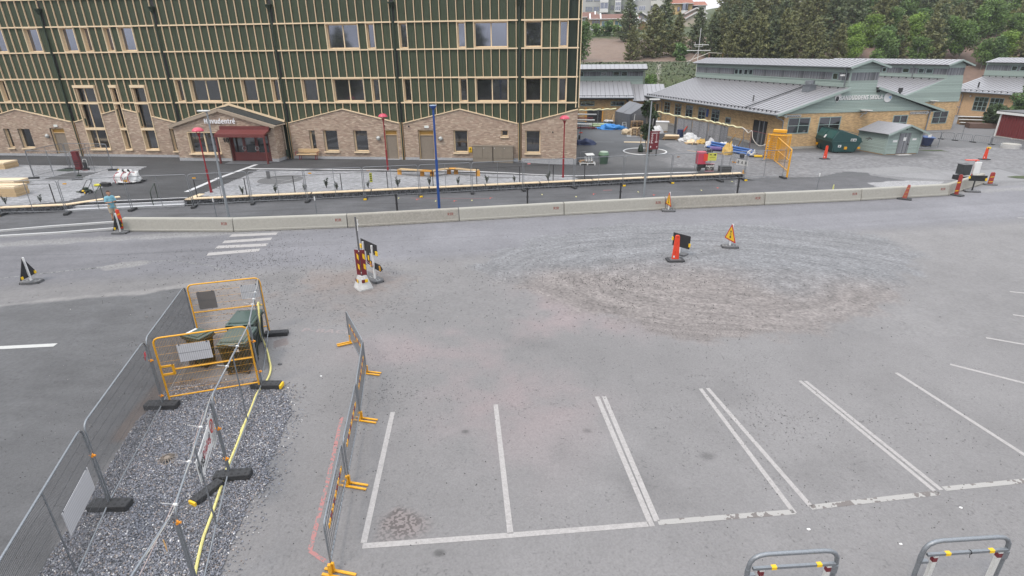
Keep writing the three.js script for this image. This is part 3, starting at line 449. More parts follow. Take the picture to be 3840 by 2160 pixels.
  part('canopy', [slab([[0, 3.1], [0, 2.95], [1.15, 2.62], [1.15, 2.74], [1.1, 2.76]], 4.3).rotateY(-Math.PI / 2).translate(-24.88, 0, zf + .01), span(-29.18, -24.88, 2.95, 3.26, zf, zf + .3), span(-29.2, -24.86, 2.5, 2.66, zf + 1.1, zf + 1.2)], redM, pv);
  part('canopy_post', [span(-29.18, -29.06, .3, 2.6, zf + 1.03, zf + 1.15), span(-25.05, -24.93, .3, 2.6, zf + 1.03, zf + 1.15)], redM, pv);
  part('door_mat', [span(-28.75, -25.1, .33, .385, zf - .1, zf + 1.15)], M.galv, pv);
  part('sign_letters', [letters('Huvudentré', .37, .05).scale(.93, 1.05, 1).translate(-29.15, 3.66, zf + .08)], mat(.72, .73, .76, .35), pv);
  part('house_number', [letters('10', .36, .03).scale(1.0, 1.0, 1).translate(-28.98, 2.1, zf + .02)], M.black, pv);
  part('awning_bracket', [rod([-29.1, 2.33, zf + .03], [-28.8, 2.4, zf + .05], .015)], M.black, pv);
  const im = new THREE.InstancedMesh(brickGeo, mat(1, 1, 1, .92), mats4.length); mats4.forEach((m, i) => { im.setMatrixAt(i, m); im.setColorAt(i, cols[i]); }); im.name = 'bricks'; im.castShadow = im.receiveShadow = true; stuff(im); B.add(im);
}
// trees stand behind the camera side of the lot further down (mirrored in the panes)
// utility cabinets by the wall
{
  const m = mottled(.20, .17, .135, 2, .06, .02, .6);
  for (const [x, lab] of [[-7.46, 'brown utility cabinet by the brick wall, left of two, beside the yellow plate'], [-5.76, 'brown utility cabinet by the brick wall, right of two, nearer the corner']]) {
    const c = thing('utility_cabinet', lab, 'cabinet', x, .3, 0, 'utility cabinets by the school wall', .05); part('body', [bx(1.64, 1.5, .42, 0, .78, 0)], m, c); part('lid', [rbx(1.7, .07, .5, .015, 0, 1.565, .01)], m, c); part('base_panel', [bx(1.6, .55, .03, 0, .3, .226)], m, c);
    for (const s of [-1, 1]) { const d = part('door', [rbx(.79, .93, .03, .008, s * .408, 1.06, .225)], m, c); part('lock', [bx(.05, .05, .02, s * .408 - .3, 1.42, .25)], M.white, d); }
  }
}

// ---------- old brick school wings with metal roofs ----------
const brickTex = rep(texRGB(512, 512, (u, v, c) => { const rows = 26, cols = 8, r = Math.floor(v * rows), f = v * rows - r, x = u * cols + (r % 2) * .5, i = Math.floor(x) % cols, g = x - Math.floor(x); const h = LAT[(r * 37 + i * 113) & 262143], n = rnd(); const k = (.78 + .4 * h) * (.92 + .16 * n); if (f < .13 || g < .045) { c[0] = .41 * k; c[1] = .32 * k; c[2] = .22 * k; } else { c[0] = .47 * k; c[1] = .31 * k; c[2] = .155 * k; } }), 2.0, 2.0);
const brickBump = rep(texG(512, 512, (u, v) => { const r = Math.floor(v * 26), f = v * 26 - r, x = u * 8 + (r % 2) * .5, g = x - Math.floor(x); return f < .13 || g < .045 ? 0 : .8 + .2 * rnd(); }), 2.0, 2.0);
M.yBrick = mat(1, 1, 1, .92, { map: brickTex, bumpMap: brickBump, bumpScale: .006 });
const sidTex = rep(texRGB(256, 512, (u, v, c) => { const r = Math.floor(v * 16), f = v * 16 - r, n = fbm(u * 32, v * 32 * 6, 4), k = (.82 + .25 * LAT[r * 91]) * (.82 + .32 * n); const d = f < .1 ? .45 : 1; c[0] = .28 * k * d; c[1] = .345 * k * d; c[2] = .32 * k * d; }), 2.2, 2.2);
M.siding = mat(1, 1, 1, .8, { map: sidTex, bumpMap: rep(texG(8, 512, (u, v) => { const f = v * 16 - Math.floor(v * 16); return f < .1 ? 0 : .4 + .6 * (1 - f); }), 2.2, 2.2), bumpScale: .015 });
M.bandWood = mat(1, 1, 1, .85, { map: rep(texRGB(512, 64, (u, v, c) => { const r = Math.floor(u * 24), f = u * 24 - r, k = (.6 + .7 * LAT[r * 57 + 9]) * (.8 + .4 * fbm(u * 32 * 8, v * 6, 3)) * (f < .12 ? .3 : 1); c[0] = .16 * k; c[1] = .165 * k; c[2] = .18 * k; }), 2.9, 1) });
M.paleTrim = mottled(.25, .31, .29, 1, .1, .04, .7); M.roofDeck = mat(.07, .07, .075, .7); M.roofM = mottled(.265, .26, .275, 2.5, .24, .05, .4, { metalness: .3 }, 4, .5); M.roofRib = mottled(.24, .235, .245, 1, .1, .05, .4, { metalness: .35 });
M.frameGreen = mottled(.22, .29, .28, 1, .1, .04, .6); M.curtain = mat(.4, .42, .4, .9);
function basis(c, yawU, yawW) {
  const a = yawU * Math.PI / 180, u = [Math.sin(a), 0, -Math.cos(a)], b = yawW * Math.PI / 180, w = [Math.cos(b), 0, Math.sin(b)];
  return new THREE.Matrix4().makeBasis(V3(w), new THREE.Vector3(0, 1, 0), V3(u).negate());
}
// a wing: local x along the front, z towards the front, everything baked into a linear basis
function wing(name, label, c, opt, build) {
  const g = thing(name, label, 'school wing', c[0], c[1], 0, undefined, 0), mb = basis(c, opt.u ?? -20.5, opt.w ?? -16);
  const P = (nm, geos, m, par = g) => { const q = boxUV(join([geos])); q.applyMatrix4(mb); q.userData.ownUV = true; return part(nm, q, m, par); };
  build(P, g, mb); return g;
}
// standing-seam slope from eave (xe,ye) to top (xt,yt) between z0 and z1 as single sheets
function seamRoof(P, g, mb, xe, ye, xt, yt, z0, z1, n, tilt = 0) {
  const L = (z1 - z0) / n, ang = Math.atan2(yt - ye, xt - xe), len = Math.hypot(xt - xe, yt - ye);
  const mk = () => { const q = boxUV(join([bx(len, .03, L - .06), bx(len, .07, .03, 0, .02, L / 2 - .0)])); q.rotateZ(ang); q.applyMatrix4(mb); q.userData.ownUV = true; return q; }; const G = mk(); P('roof_deck', [beam([xe, ye - .07 + tilt * z0, (z0 + z1) / 2], [xt, yt - .07, (z0 + z1) / 2], z1 - z0 - .1, .05)], M.roofDeck);
  for (let i = 0; i < n; i++) { const z = z0 + L * (i + .5), o = new THREE.Mesh(G, M.roofM); o.name = 'roof_panel'; const p = new THREE.Vector3((xe + xt) / 2, (ye + yt) / 2 + tilt * z, z).applyMatrix4(mb); o.position.copy(p); o.castShadow = o.receiveShadow = true; g.add(o); }
}
function paneWin(P, face, a, b, y0, y1, nx, ny, out = .0, glass = M.glassLow, fr = M.frameGreen) {   // face: 'f' front (x range), 'l' left wall (z range)
  const put = (p, q, r, s, d0, d1) => face === 'f' ? span(p, q, r, s, d0 + out, d1 + out) : span(-d0 - out, -d1 - out, r, s, p, q), t = .07, g = [put(a, a + t, y0, y1, -.05, .03), put(b - t, b, y0, y1, -.05, .03), put(a + t, b - t, y1 - t, y1, -.05, .03), put(a + t, b - t, y0, y0 + t, -.05, .04)];
  for (let i = 1; i < nx; i++) g.push(put(lerp(a, b, i / nx) - .035, lerp(a, b, i / nx) + .035, y0 + t, y1 - t, -.04, .024)); for (let i = 1; i < ny; i++) g.push(put(a + t, b - t, lerp(y0, y1, i / ny) - .025, lerp(y0, y1, i / ny) + .025, -.04, .02));
  const o = P('window', g, fr); for (let i = 0; i < nx; i++) for (let j = 0; j < ny; j++) P('pane', [put(lerp(a, b, i / nx) + .036, lerp(a, b, (i + 1) / nx) - .036, lerp(y0, y1, j / ny) + .03, lerp(y0, y1, (j + 1) / ny) - .03, -.03, .005)], glass, o); return o;
}
const guards = (x, y, z0, z1, st = .62, tilt = 0) => { const g = []; for (let z = z0 + .2; z < z1; z += st) g.push(bx(.12, .16, .05, x, y + .07 + tilt * z, z)); g.push(rod([x, y + .14 + tilt * z0, z0], [x, y + .14 + tilt * z1, z1], .025, 5)); return g; };
// wing 1: the one with the school sign
wing('old_school_wing', 'yellow brick school wing with pale green gable, metal roof and the school name sign', [19.25, -9.45], {}, (P, g, mb) => {
  const LB = 26, W = 15.4, TL = 5.95, TR = 8.85, ta = .012;
  P('brick_wall', [span(0, W, 0, 3.2, -.35, 0), span(0, .35, 0, 3.15, -LB, -.35), span(W - .35, W, 0, 3.15, -LB, -.35), span(0, W, 0, 3, -LB - .3, -LB)], M.yBrick);
  P('plinth', [span(-.03, W + .03, -.3, .22, -.37, .03), span(-.03, .3, -.3, .22, -LB, -.37)], M.concrete);
  P('gable_siding', [slab([[-.1, 3.22], [W + .1, 3.22], [TR, 5.35], [TR, 6.0], [TL, 6.0], [TL, 5.35]], .12).translate(0, 0, -.06), slab([[TL, 6.7], [TR, 6.7], [TR, 7.25], [(TL + TR) / 2, 7.68], [TL, 7.25]], .12).translate(0, 0, -.06)], M.siding);
  P('tower_band', [span(TL + .01, TR - .01, 6.0, 6.7, -.05, .045)], M.bandWood);
  P('tower_side', [span(TL, TL + .1, 5.0, 6.0, -LB, -.07), span(TL - .01, TL + .1, 6.68, 7.2, -LB, -.07), span(TR - .1, TR, 5, 7.2, -LB, -.07)], M.siding);
  P('side_band', [span(TL + .02, TL + .1, 5.95, 6.7, -LB, -.08)], M.bandWood);
  P('tower_trim', [span(TL - .03, TL + .03, 5.5, 7.25, -.1, .08), span(TL - .04, TL + .02, 5.92, 6.0, -LB, -.1), span(TL - .04, TL + .02, 6.68, 6.74, -LB, -.1)], M.paleTrim);
  for (const z of [-17, -16.2, -15.2, -14.3, -1.6]) paneWin(P, 'l', z - .55 + .0, z + .15, 6.02, 6.64, 1, 1, -TL + 0, M.glassLow);
  seamRoof(P, g, mb, -1.0, 3.22, TL, 5.4, -LB, .35, 43); seamRoof(P, g, mb, W + 1.1, 3.22, TR, 5.4, -LB, .35, 43);
  seamRoof(P, g, mb, TL - .5, 7.2, (TL + TR) / 2, 7.78, -LB - .3, .45, 43, 0); seamRoof(P, g, mb, TR + .6, 7.2, (TL + TR) / 2, 7.78, -LB - .3, .45, 43, 0);
  P('verge', [beam([-1.05, 3.14, .4], [TL, 5.34, .4], .1, .2), beam([W + 1.15, 3.14, .4], [TR, 5.34, .4], .1, .2), beam([TL - .55, 7.1, .5], [(TL + TR) / 2, 7.7, .5], .1, .16), beam([TR + .65, 7.1, .5], [(TL + TR) / 2, 7.7, .5], .1, .16)], M.paleTrim);
  P('gutter', [rod([-1.05, 3.16, -LB], [-1.05, 3.16, .35], .08, 8), rod([TL - .52, 7.16, -LB], [TL - .52, 7.16, .4], .06, 8)], M.galvFar);
  P('soffit', [span(-.98, 0, 3.05, 3.13, -LB, .3), span(W, W + 1.05, 3.05, 3.13, -LB, .3)], M.paleTrim);
  stuff(P('snow_guards', [guards(-.75, 3.3, -LB, .2), guards(TL - .35, 5.28, -LB, 0, 1.0)], M.rubber));
  P('downpipe', [bent([[-1.0, 3.15, .1], [-.9, 2.95, .1], [-.12, 2.6, .1], [-.12, .1, .1]], .05, .1, 6), bent([[-1.0, 3.15, -22.9], [-.12, 2.6, -22.9], [-.12, .1, -22.9]], .05, .1, 6), bent([[TL - .5, 7.15, -.4], [TL - .12, 6.8, -.4], [TL - .12, 5.5, -.4]], .05, .1, 6), rod([W - .1, .1, .12], [W - .1, 3.2, .12], .06, 8)], M.galv);
  P('roof_vent', [bx(.75, .75, .9, 4.55, 5.15, -3.2)], M.galv); P('vent_cap', [new THREE.CylinderGeometry(.42, .42, .32, 12).translate(4.55, 5.75, -3.2), bx(.95, .05, 1.1, 4.55, 5.53, -3.2)], M.galv);
  P('pipe_vent', [rod([1.0, 3.6, -6.3], [1.0, 4.45, -6.3], .07, 8)], M.rubberGrey); P('roof_step', [beam([-.8, 3.42, -4.9], [5.3, 5.32, -4.9], .16, .06)], M.rubber);
  for (const [b0, b1] of [[20.98, 22.4], [18.25, 19.75], [15.65, 17.15], [12.9, 14.4], [10.2, 11.7]]) paneWin(P, 'l', -b1, -b0, 1.32, 2.68, 2, 3);
  paneWin(P, 'l', -9, -8.05, 1.45, 2.1, 1, 1); paneWin(P, 'l', -24.6, -23.9, .3, 2.3, 1, 2);
  P('side_door', [span(-.06, .01, .05, 2.3, -4.2, -2.2)], M.blackMatt); P('door_post', [span(-.12, -.05, .05, 2.3, -3.25, -3.15), span(-.12, -.05, .05, 2.3, -2.6, -2.5)], M.galvFar);
  paneWin(P, 'f', .43, 2.7, 1.42, 2.86, 2, 2); paneWin(P, 'f', 3.62, 5.9, 1.42, 2.86, 2, 2); paneWin(P, 'f', 11.5, 13.1, 1.42, 2.82, 2, 2);
  P('school_name', [letters('SANDUDDENS SKOLA', .34, .04).scale(.95, 1.15, 1).translate(7.5, 4.52, .08)], M.white);
  { const e = P('emblem', [slab([[4.72, 4.85], [5.3, 4.85], [5.28, 4.45], [5.0, 4.12], [4.74, 4.45]], .04).translate(0, 0, .07)], M.white); P('mark', [new THREE.SphereGeometry(.17, 10, 8).scale(1, 1.3, .15).translate(4.98, 4.45, .115)], M.black, e); }
  { const e = P('round_emblem', [new THREE.CylinderGeometry(.42, .42, .04, 24).rotateX(Math.PI / 2).translate(10.3, 4.46, .09)], M.white); P('mark', [slab([[10.35, 4.5], [10.62, 4.62], [10.62, 4.3]], .02).translate(0, 0, .11)], mat(.25, .4, .6, .5), e); }
  const arrow = (x0, x1, y, txt, s) => { const b = P('arrow_sign', [slab(s > 0 ? [[x0, y - .11], [x1, y - .11], [x1, y - .19], [x1 + .32, y], [x1, y + .19], [x1, y + .11], [x0, y + .11]] : [[x1, y - .11], [x0, y - .11], [x0, y - .19], [x0 - .32, y], [x0, y + .19], [x0, y + .11], [x1, y + .11]], .03).translate(0, 0, .03)], M.whiteDirty); P('lettering', [letters(txt, .15, .006).translate((x0 + x1) / 2, y, .061)], M.black, b); };
  arrow(.15, 1.62, 3.02, 'HUVUDENTRÉ', -1); arrow(13.2, 15.0, 2.98, 'VARUMOTTAGNING', 1);
  { const l = P('wall_lamp', [new THREE.LatheGeometry([[.02, 0], [.08, .05], [.12, .16], [.5, .3], [.5, .33], [.02, .34]].map(p => new THREE.Vector2(...p)), 16).translate(7.9, 3.1, .55)], M.whiteDirty); P('bracket', [rod([7.9, 3.1, .0], [7.9, 3.1, .55], .05, 8), rod([7.9, 2.75, .0], [7.9, 3.1, .3], .04, 6)], M.whiteDirty, l); }
  P('floodlight', [bx(.25, .12, .3, TL - .3, 6.45, -.6), rod([TL - .3, 6.5, -.6], [TL, 6.5, -.6], .03)], M.white); P('blue_notice', [span(-.05, -.03, 1.75, 2.6, -12.75, -12.3)], M.blue); P('sensor', [span(8.95, 9.2, 4.95, 5.15, .06, .2)], M.black);
});
// wing 2 behind it to the right
const c2 = [43.29, -25.23];
wing('old_school_wing', 'second yellow brick wing with narrow tower gable, partly behind the sign gable', c2, {}, (P, g, mb) => {
  const LB = 18, TL = -2.4, TR = -.4;
  P('brick_wall', [span(-9, 0, -.2, 3.1, -.35, 0), span(-.35, 0, -.2, 3.1, -9, -.35)], M.yBrick);
  P('gable_siding', [slab([[-9.3, 3.1], [.02, 3.1], [-.2, 5.0], [TR, 5.9], [TL, 5.9], [TL, 5.55], [-7.3, 3.7], [-9.3, 3.2]], .12).translate(0, 0, -.06), slab([[TL, 6.68], [TR, 6.68], [TR, 7.05], [(TL + TR) / 2, 7.45], [TL, 7.05]], .12).translate(0, 0, -.06)], M.siding);
  P('tower_band', [span(TL, TR, 5.9, 6.68, -.05, .04)], M.bandWood); P('side_band', [span(TL + .02, TL + .1, 5.95, 6.6, -LB, -.08)], M.bandWood);
  P('tower_side', [span(TL, TL + .1, 5, 5.96, -LB, -.07), span(TL - .01, TL + .1, 6.58, 7.05, -LB, -.07), span(TR - .1, TR, 3, 7.05, -LB, -.07)], M.siding);
  for (const [a, b] of [[5.81, 4.9], [3.71, 2.95], [2.73, 1.84], [8.7, 8.1]]) paneWin(P, 'l', -a, -b, 6.02, 6.56, 1, 1, -TL);
  seamRoof(P, g, mb, -9.6, 2.95, TL, 5.5, -LB, -.1, 30); seamRoof(P, g, mb, TL - .5, 7.0, (TL + TR) / 2, 7.52, -LB, .4, 30); seamRoof(P, g, mb, TR + .7, 6.95, (TL + TR) / 2, 7.52, -LB, .4, 30);
  P('verge', [beam([-9.6, 2.86, -.05], [TL, 5.45, -.05], .1, .18), beam([TL - .55, 6.92, .44], [(TL + TR) / 2, 7.46, .44], .1, .15), beam([TR + .75, 6.88, .44], [(TL + TR) / 2, 7.46, .44], .1, .15)], M.paleTrim);
  stuff(P('snow_guards', [guards(TL - .3, 5.42, -LB, 0, 1.0)], M.rubber));
  P('annex_siding', [slab([[0, 3.05], [1.7, 3.05], [1.7, 4.2], [0, 4.7]], .1).translate(0, 0, -2.4)], M.siding); P('annex_wall', [span(0, 1.7, -.2, 3.05, -6, -2.4)], M.yBrick); P('annex_roof', [beam([-.1, 4.85, -4], [2.3, 4.15, -4], 4, .1)], M.roofM);
  P('downpipe', [bent([[TL - .45, 6.98, -4.3], [TL - .1, 6.6, -4.3], [TL - .1, 5.5, -4.3]], .045, .1, 6), bent([[2.3, 4.1, -2.2], [1.75, 3.6, -2.2], [1.75, .1, -2.2]], .05, .1, 6)], M.galv);
  paneWin(P, 'f', -2.87, -.9, .72, 2.1, 2, 2); P('roof_stack', [rod([-6.9, 3.5, -1], [-6.9, 4.2, -1], .1, 8), bx(.3, .45, .3, -6.9, 4.4, -1)], M.rubber);
  const l = P('wall_lamp', [new THREE.LatheGeometry([[.02, 0], [.08, .05], [.12, .16], [.42, .26], [.42, .29], [.02, .3]].map(p => new THREE.Vector2(...p)), 16).translate(-3.7, 3.0, .5)], M.whiteDirty); P('bracket', [rod([-3.7, 3, 0], [-3.7, 3, .5], .05, 6)], M.whiteDirty, l);
  P('entrance_box', [span(.35, 1.35, -.2, 2.3, -2.4, -1.1)], M.yBrick); P('box_roof', [beam([.2, 2.5, -1.7], [1.6, 2.35, -1.7], 1.5, .08)], M.galvFar);
});
// wing 3 at the right edge
wing('old_school_wing', 'third yellow brick wing at the right edge, behind the red shed and the hedge', [54.8, -37.83], {}, (P, g, mb) => {
  const zA = -6, zB = 9;
  P('brick_wall', [span(0, .35, -.3, 3.25, zA, zB)], mottled(.47, .31, .18, 2, .15, .08, .9)); P('tower_side', [span(5, 5.1, 4.8, 5.75, zA, zB), span(5, 5.1, 6.45, 6.85, zA, zB), span(5, 8, 4.8, 6.85, zA - .1, zA)], M.siding); P('side_band', [span(5.02, 5.1, 5.75, 6.45, zA, zB)], M.bandWood);
  for (const z of [-2.3, -1.2, 1.4]) paneWin(P, 'l', z - .3, z + .45, 5.8, 6.4, 1, 1, -5);
  seamRoof(P, g, mb, -.7, 3.2, 5.05, 5.0, zA, zB, 26); seamRoof(P, g, mb, 4.5, 6.82, 6.5, 7.4, zA, zB, 26);
  P('gutter', [rod([-.75, 3.15, zA], [-.75, 3.15, zB], .08, 8), bent([[-.7, 3.1, zA + 2.2], [-.1, 2.7, zA + 2.2], [-.1, .1, zA + 2.2]], .05, .1, 6)], M.galv); stuff(P('snow_guards', [guards(-.45, 3.3, zA, zB, .8), guards(4.6, 4.95, zA, zB, .9)], M.rubber)); P('roof_stack', [rod([.9, 3.7, -2.9], [.9, 4.4, -2.9], .09, 8)], M.rubber);
  paneWin(P, 'l', -2.1, -.2, .78, 2.6, 3, 3); paneWin(P, 'l', .0, 1.75, .78, 2.6, 3, 3); paneWin(P, 'l', 3, 5, .78, 2.6, 3, 3); P('lamp', [new THREE.SphereGeometry(.12, 8, 6).translate(-.1, 2.6, -2.7)], M.white);
});
// wing at the back left, parallel to the new school
{
  const g = thing('old_school_wing', 'low yellow brick wing behind the grey tent, beside the corner of the new school', 'school wing', 0, -31, 0, undefined, 0), P = (n, q, m, par = g) => part(n, q, m, par);
  P('brick_wall', [span(-8, 7.4, -.1, 3.2, -.4, 0), span(7.0, 7.4, -.1, 3.2, -6, -.4), span(7.4, 11.5, -.1, 2.5, -2.4, -2)], M.yBrick);
  const mb = new THREE.Matrix4(); const PR = (n, q, m) => P(n, q, m); const rot = new THREE.Matrix4().makeRotationY(Math.PI / 2);
  // slopes face the viewer: use a rotated basis (local x = -z)
  const roofPanels = (xa, xb, n, y0, y1, z0, z1) => { const L = (xb - xa) / n, len = Math.hypot(y1 - y0, z1 - z0), a = Math.atan2(y1 - y0, z0 - z1), G = boxUV(join([bx(L - .06, .03, len), bx(.03, .07, len, L / 2, .02, 0)])); G.rotateX(a); G.userData.ownUV = true; for (let i = 0; i < n; i++) { if (!i) P('roof_deck', [beam([(xa + xb) / 2, y0 - .07, z0], [(xa + xb) / 2, y1 - .07, z1], xb - xa - .1, .05)], M.roofDeck); const o = new THREE.Mesh(G, M.roofM); o.name = 'roof_panel'; o.position.set(xa + L * (i + .5), (y0 + y1) / 2, (z0 + z1) / 2); o.castShadow = o.receiveShadow = true; g.add(o); } };
  roofPanels(-8, 7.4, 26, 3.2, 4.85, .8, -6.1); roofPanels(6.2, 12, 10, 2.65, 4.45, -1.5, -6.1); roofPanels(-8, 9.6, 28, 6.45, 7.0, -5.4, -7.2);
  P('gutter', [rod([-8, 3.15, .85], [7.4, 3.15, .85], .08, 8), rod([7.4, 2.6, -1.45], [12, 2.6, -1.45], .07, 8), rod([9.3, 3, -6], [9.3, 6.4, -6], .06, 6)], M.galv); P('fascia', [span(-8, 7.45, 2.95, 3.12, .7, .78), span(-8, 9.65, 6.3, 6.44, -5.45, -5.35)], M.blackMatt);
  P('clerestory', [span(-8, 9.2, 4.2, 5.5, -6.4, -6.2), span(-8, 9.2, 6.1, 6.4, -6.4, -6.2), span(9.1, 9.2, 4.2, 6.8, -9, -6.4)], M.siding); P('clerestory_band', [span(-8, 9.15, 5.5, 6.1, -6.4, -6.24)], M.bandWood);
  for (const [a, b] of [[.2, 1], [3.3, 4.1], [5.0, 5.9], [6.15, 7.0]]) { const w = P('window', [span(a, b, 5.48, 5.56, -6.24, -6.17), span(a, b, 6.04, 6.12, -6.24, -6.17), span(a, a + .07, 5.56, 6.04, -6.24, -6.17), span(b - .07, b, 5.56, 6.04, -6.24, -6.17)], M.frameGreen); P('pane', [span(a + .07, b - .07, 5.56, 6.04, -6.23, -6.2)], M.glassLow, w); }
  stuff(P('snow_guards', [Array.from({ length: 16 }, (_, i) => bx(.05, .16, .12, -7 + i * .9, 3.37, .55)), rod([-8, 3.42, .55], [7.4, 3.42, .55], .025, 5), Array.from({ length: 12 }, (_, i) => bx(.05, .2, .12, -4 + i * .9, 4.85, -5.8))], M.rubber));
  for (const [a, b] of [[.65, 2.47], [4.57, 6.33]]) { const w = P('window', [span(a, b, 2.08, 2.16, -.03, .04), span(a, b, 2.58, 2.66, -.03, .04), span(a, a + .08, 2.16, 2.58, -.03, .04), span(b - .08, b, 2.16, 2.58, -.03, .04), span(lerp(a, b, .38) - .04, lerp(a, b, .38) + .04, 2.16, 2.58, -.03, .04)], M.frameGreen); P('pane', [span(a + .08, lerp(a, b, .38) - .04, 2.16, 2.58, -.02, .01), span(lerp(a, b, .38) + .04, b - .08, 2.16, 2.58, -.02, .01)], M.glassLow, w); }
  P('loading_door', [span(1.6, 3.55, 0, 1.75, -.02, .03)], M.blackMatt); P('door_post', [span(3.5, 3.68, 0, 1.9, .04, .16), span(1.3, 1.5, 0, 1.9, .04, .16)], M.orangeWood); P('lamp', [new THREE.SphereGeometry(.15, 8, 6).translate(6.7, 2.75, .15)], M.black);
}

// ---------- hill, far houses, wood ----------
function hillY(x, z) {
  const t = -z, e = fbm(x * .06 + 40, z * .06 + 40, 3) - .5;
  const P = [[36, -.3], [42, 2.4], [48, 5.2], [56, 6.9], [64, 7.4], [72, 8.6], [82, 9.9], [93, 11.4], [106, 12.9], [118, 14.3], [135, 17.2], [150, 19.1], [200, 21], [400, 23]];
  let y = P[0][1]; for (let i = 0; i < P.length - 1; i++) if (t >= P[i][0] && t <= P[i + 1][0]) { const u = (t - P[i][0]) / (P[i + 1][0] - P[i][0]); y = lerp(P[i][1], P[i + 1][1], u); } if (t > 400) y = 23;
  const right = sm(36, 54, x) * sm(70, 78, t); y += right * (t < 130 ? (t - 70) * .045 : 2.7) * .9;
  const dip = sm(18, 30, x) * (1 - sm(58, 70, t)); y = y * (1 - .35 * dip);
  y = lerp(y, y * sm(50, 62, t), sm(30, 42, x));
  return y + e * 1.1 * sm(50, 70, t);
}
{
  const nx = 110, nz = 80, x0 = -90, x1 = 160, z0 = -36, z1 = -330, P = [], C = [], I = [];
  for (let i = 0; i <= nx; i++) for (let j = 0; j <= nz; j++) { const x = lerp(x0, x1, i / nx), z = z0 + (z1 - z0) * Math.pow(j / nz, 1.7); P.push(x, hillY(x, z), z); }
  for (let i = 0; i < nx; i++) for (let j = 0; j < nz; j++) { const a = i * (nz + 1) + j, b = a + nz + 1; I.push(a, b, a + 1, b, b + 1, a + 1); }
  const g = new THREE.BufferGeometry(); g.setAttribute('position', new THREE.Float32BufferAttribute(P, 3)); g.setIndex(I); g.computeVertexNormals(); const u = []; for (let i = 0; i < P.length; i += 3) u.push((P[i] - x0) / (x1 - x0), (P[i + 2] - z0) / (-164)); g.setAttribute('uv', new THREE.Float32BufferAttribute(u, 2));
  const t = texRGB(1024, 1024, (u, v, c) => { const x = lerp(x0, x1, u), z = z0 - 164 * v, n = fbm(x * .5 + 90, z * .5 + 99, 4), n2 = fbm(x * 2.2, z * 2.2 + 400, 3), gr = Math.max(sm(61 - 3 * n, 57 - 3 * n, -z) * (1 - .0), sm(90, 95, -z + (n - .5) * 8), sm(24, 34, x) * .0); const k = .8 + .4 * n2; const sand = [.165, .118, .092], duff = [.14, .085, .065], gs = [.05, .064, .024]; const wood = sm(26, 34, x + (n - .5) * 8) * .55; const path = sm(.5, .2, Math.abs(x - (12.2 + (z + 45) * -.13 + (n - .5) * .8))) * sm(57, 54, -z); for (let i = 0; i < 3; i++) { let q = lerp(sand[i], duff[i], Math.max(wood, .3 * sm(.55, .7, n))); q = lerp(q, gs[i] * (.7 + .6 * n), gr); q = lerp(q, .23 * [1, .9, .8][i], path); c[i] = q * k; } });
  t.wrapS = t.wrapT = THREE.ClampToEdgeWrapping; g.userData.ownUV = true; const G = g.toNonIndexed(); G.userData = { ownUV: true }; const o = new THREE.Mesh(G, mat(1, 1, 1, .95, { map: t })); o.name = 'hill'; o.receiveShadow = true; o.userData = { kind: 'structure' }; scene.add(o);
}
// --- trees: a few crown shapes, each tree its own object sharing them
function leafGeo(quads) { const n = quads.length, P = new Float32Array(n * 12), N = new Float32Array(n * 12), C = new Float32Array(n * 12), I = new Uint32Array(n * 6); quads.forEach((q, i) => { for (let k = 0; k < 4; k++) { P.set(q.p[k], i * 12 + k * 3); N.set(q.n, i * 12 + k * 3); C.set(q.c, i * 12 + k * 3); } I.set([0, 1, 2, 0, 2, 3].map(k => k + i * 4), i * 6); }); const g = new THREE.BufferGeometry(); g.setAttribute('position', new THREE.BufferAttribute(P, 3)); g.setAttribute('normal', new THREE.BufferAttribute(N, 3)); g.setAttribute('color', new THREE.BufferAttribute(C, 3)); g.setIndex(new THREE.BufferAttribute(I, 1)); return g; }
const qv = new THREE.Vector3(), qa = new THREE.Vector3(), qb = new THREE.Vector3();
function quad(x, y, z, w, h, c, up = .4) { qv.set(rr(-1, 1), rr(-.6, 1) + up, rr(-1, 1)).normalize(); qa.set(rr(-1, 1), rr(-1, 1), rr(-1, 1)).cross(qv).normalize(); qb.copy(qv).cross(qa); const p = [[-w, -h], [w, -h * .5], [w * .8, h], [-w * .7, h * .8]].map(([a, b]) => [x + qa.x * a + qb.x * b, y + qa.y * a + qb.y * b, z + qa.z * a + qb.z * b]); return { p, n: [qv.x, qv.y, qv.z], c }; }
const shade = (b, v, w = 0) => [b[0] * v + w * .6 * b[0], b[1] * v + w * .4 * b[1], b[2] * v];
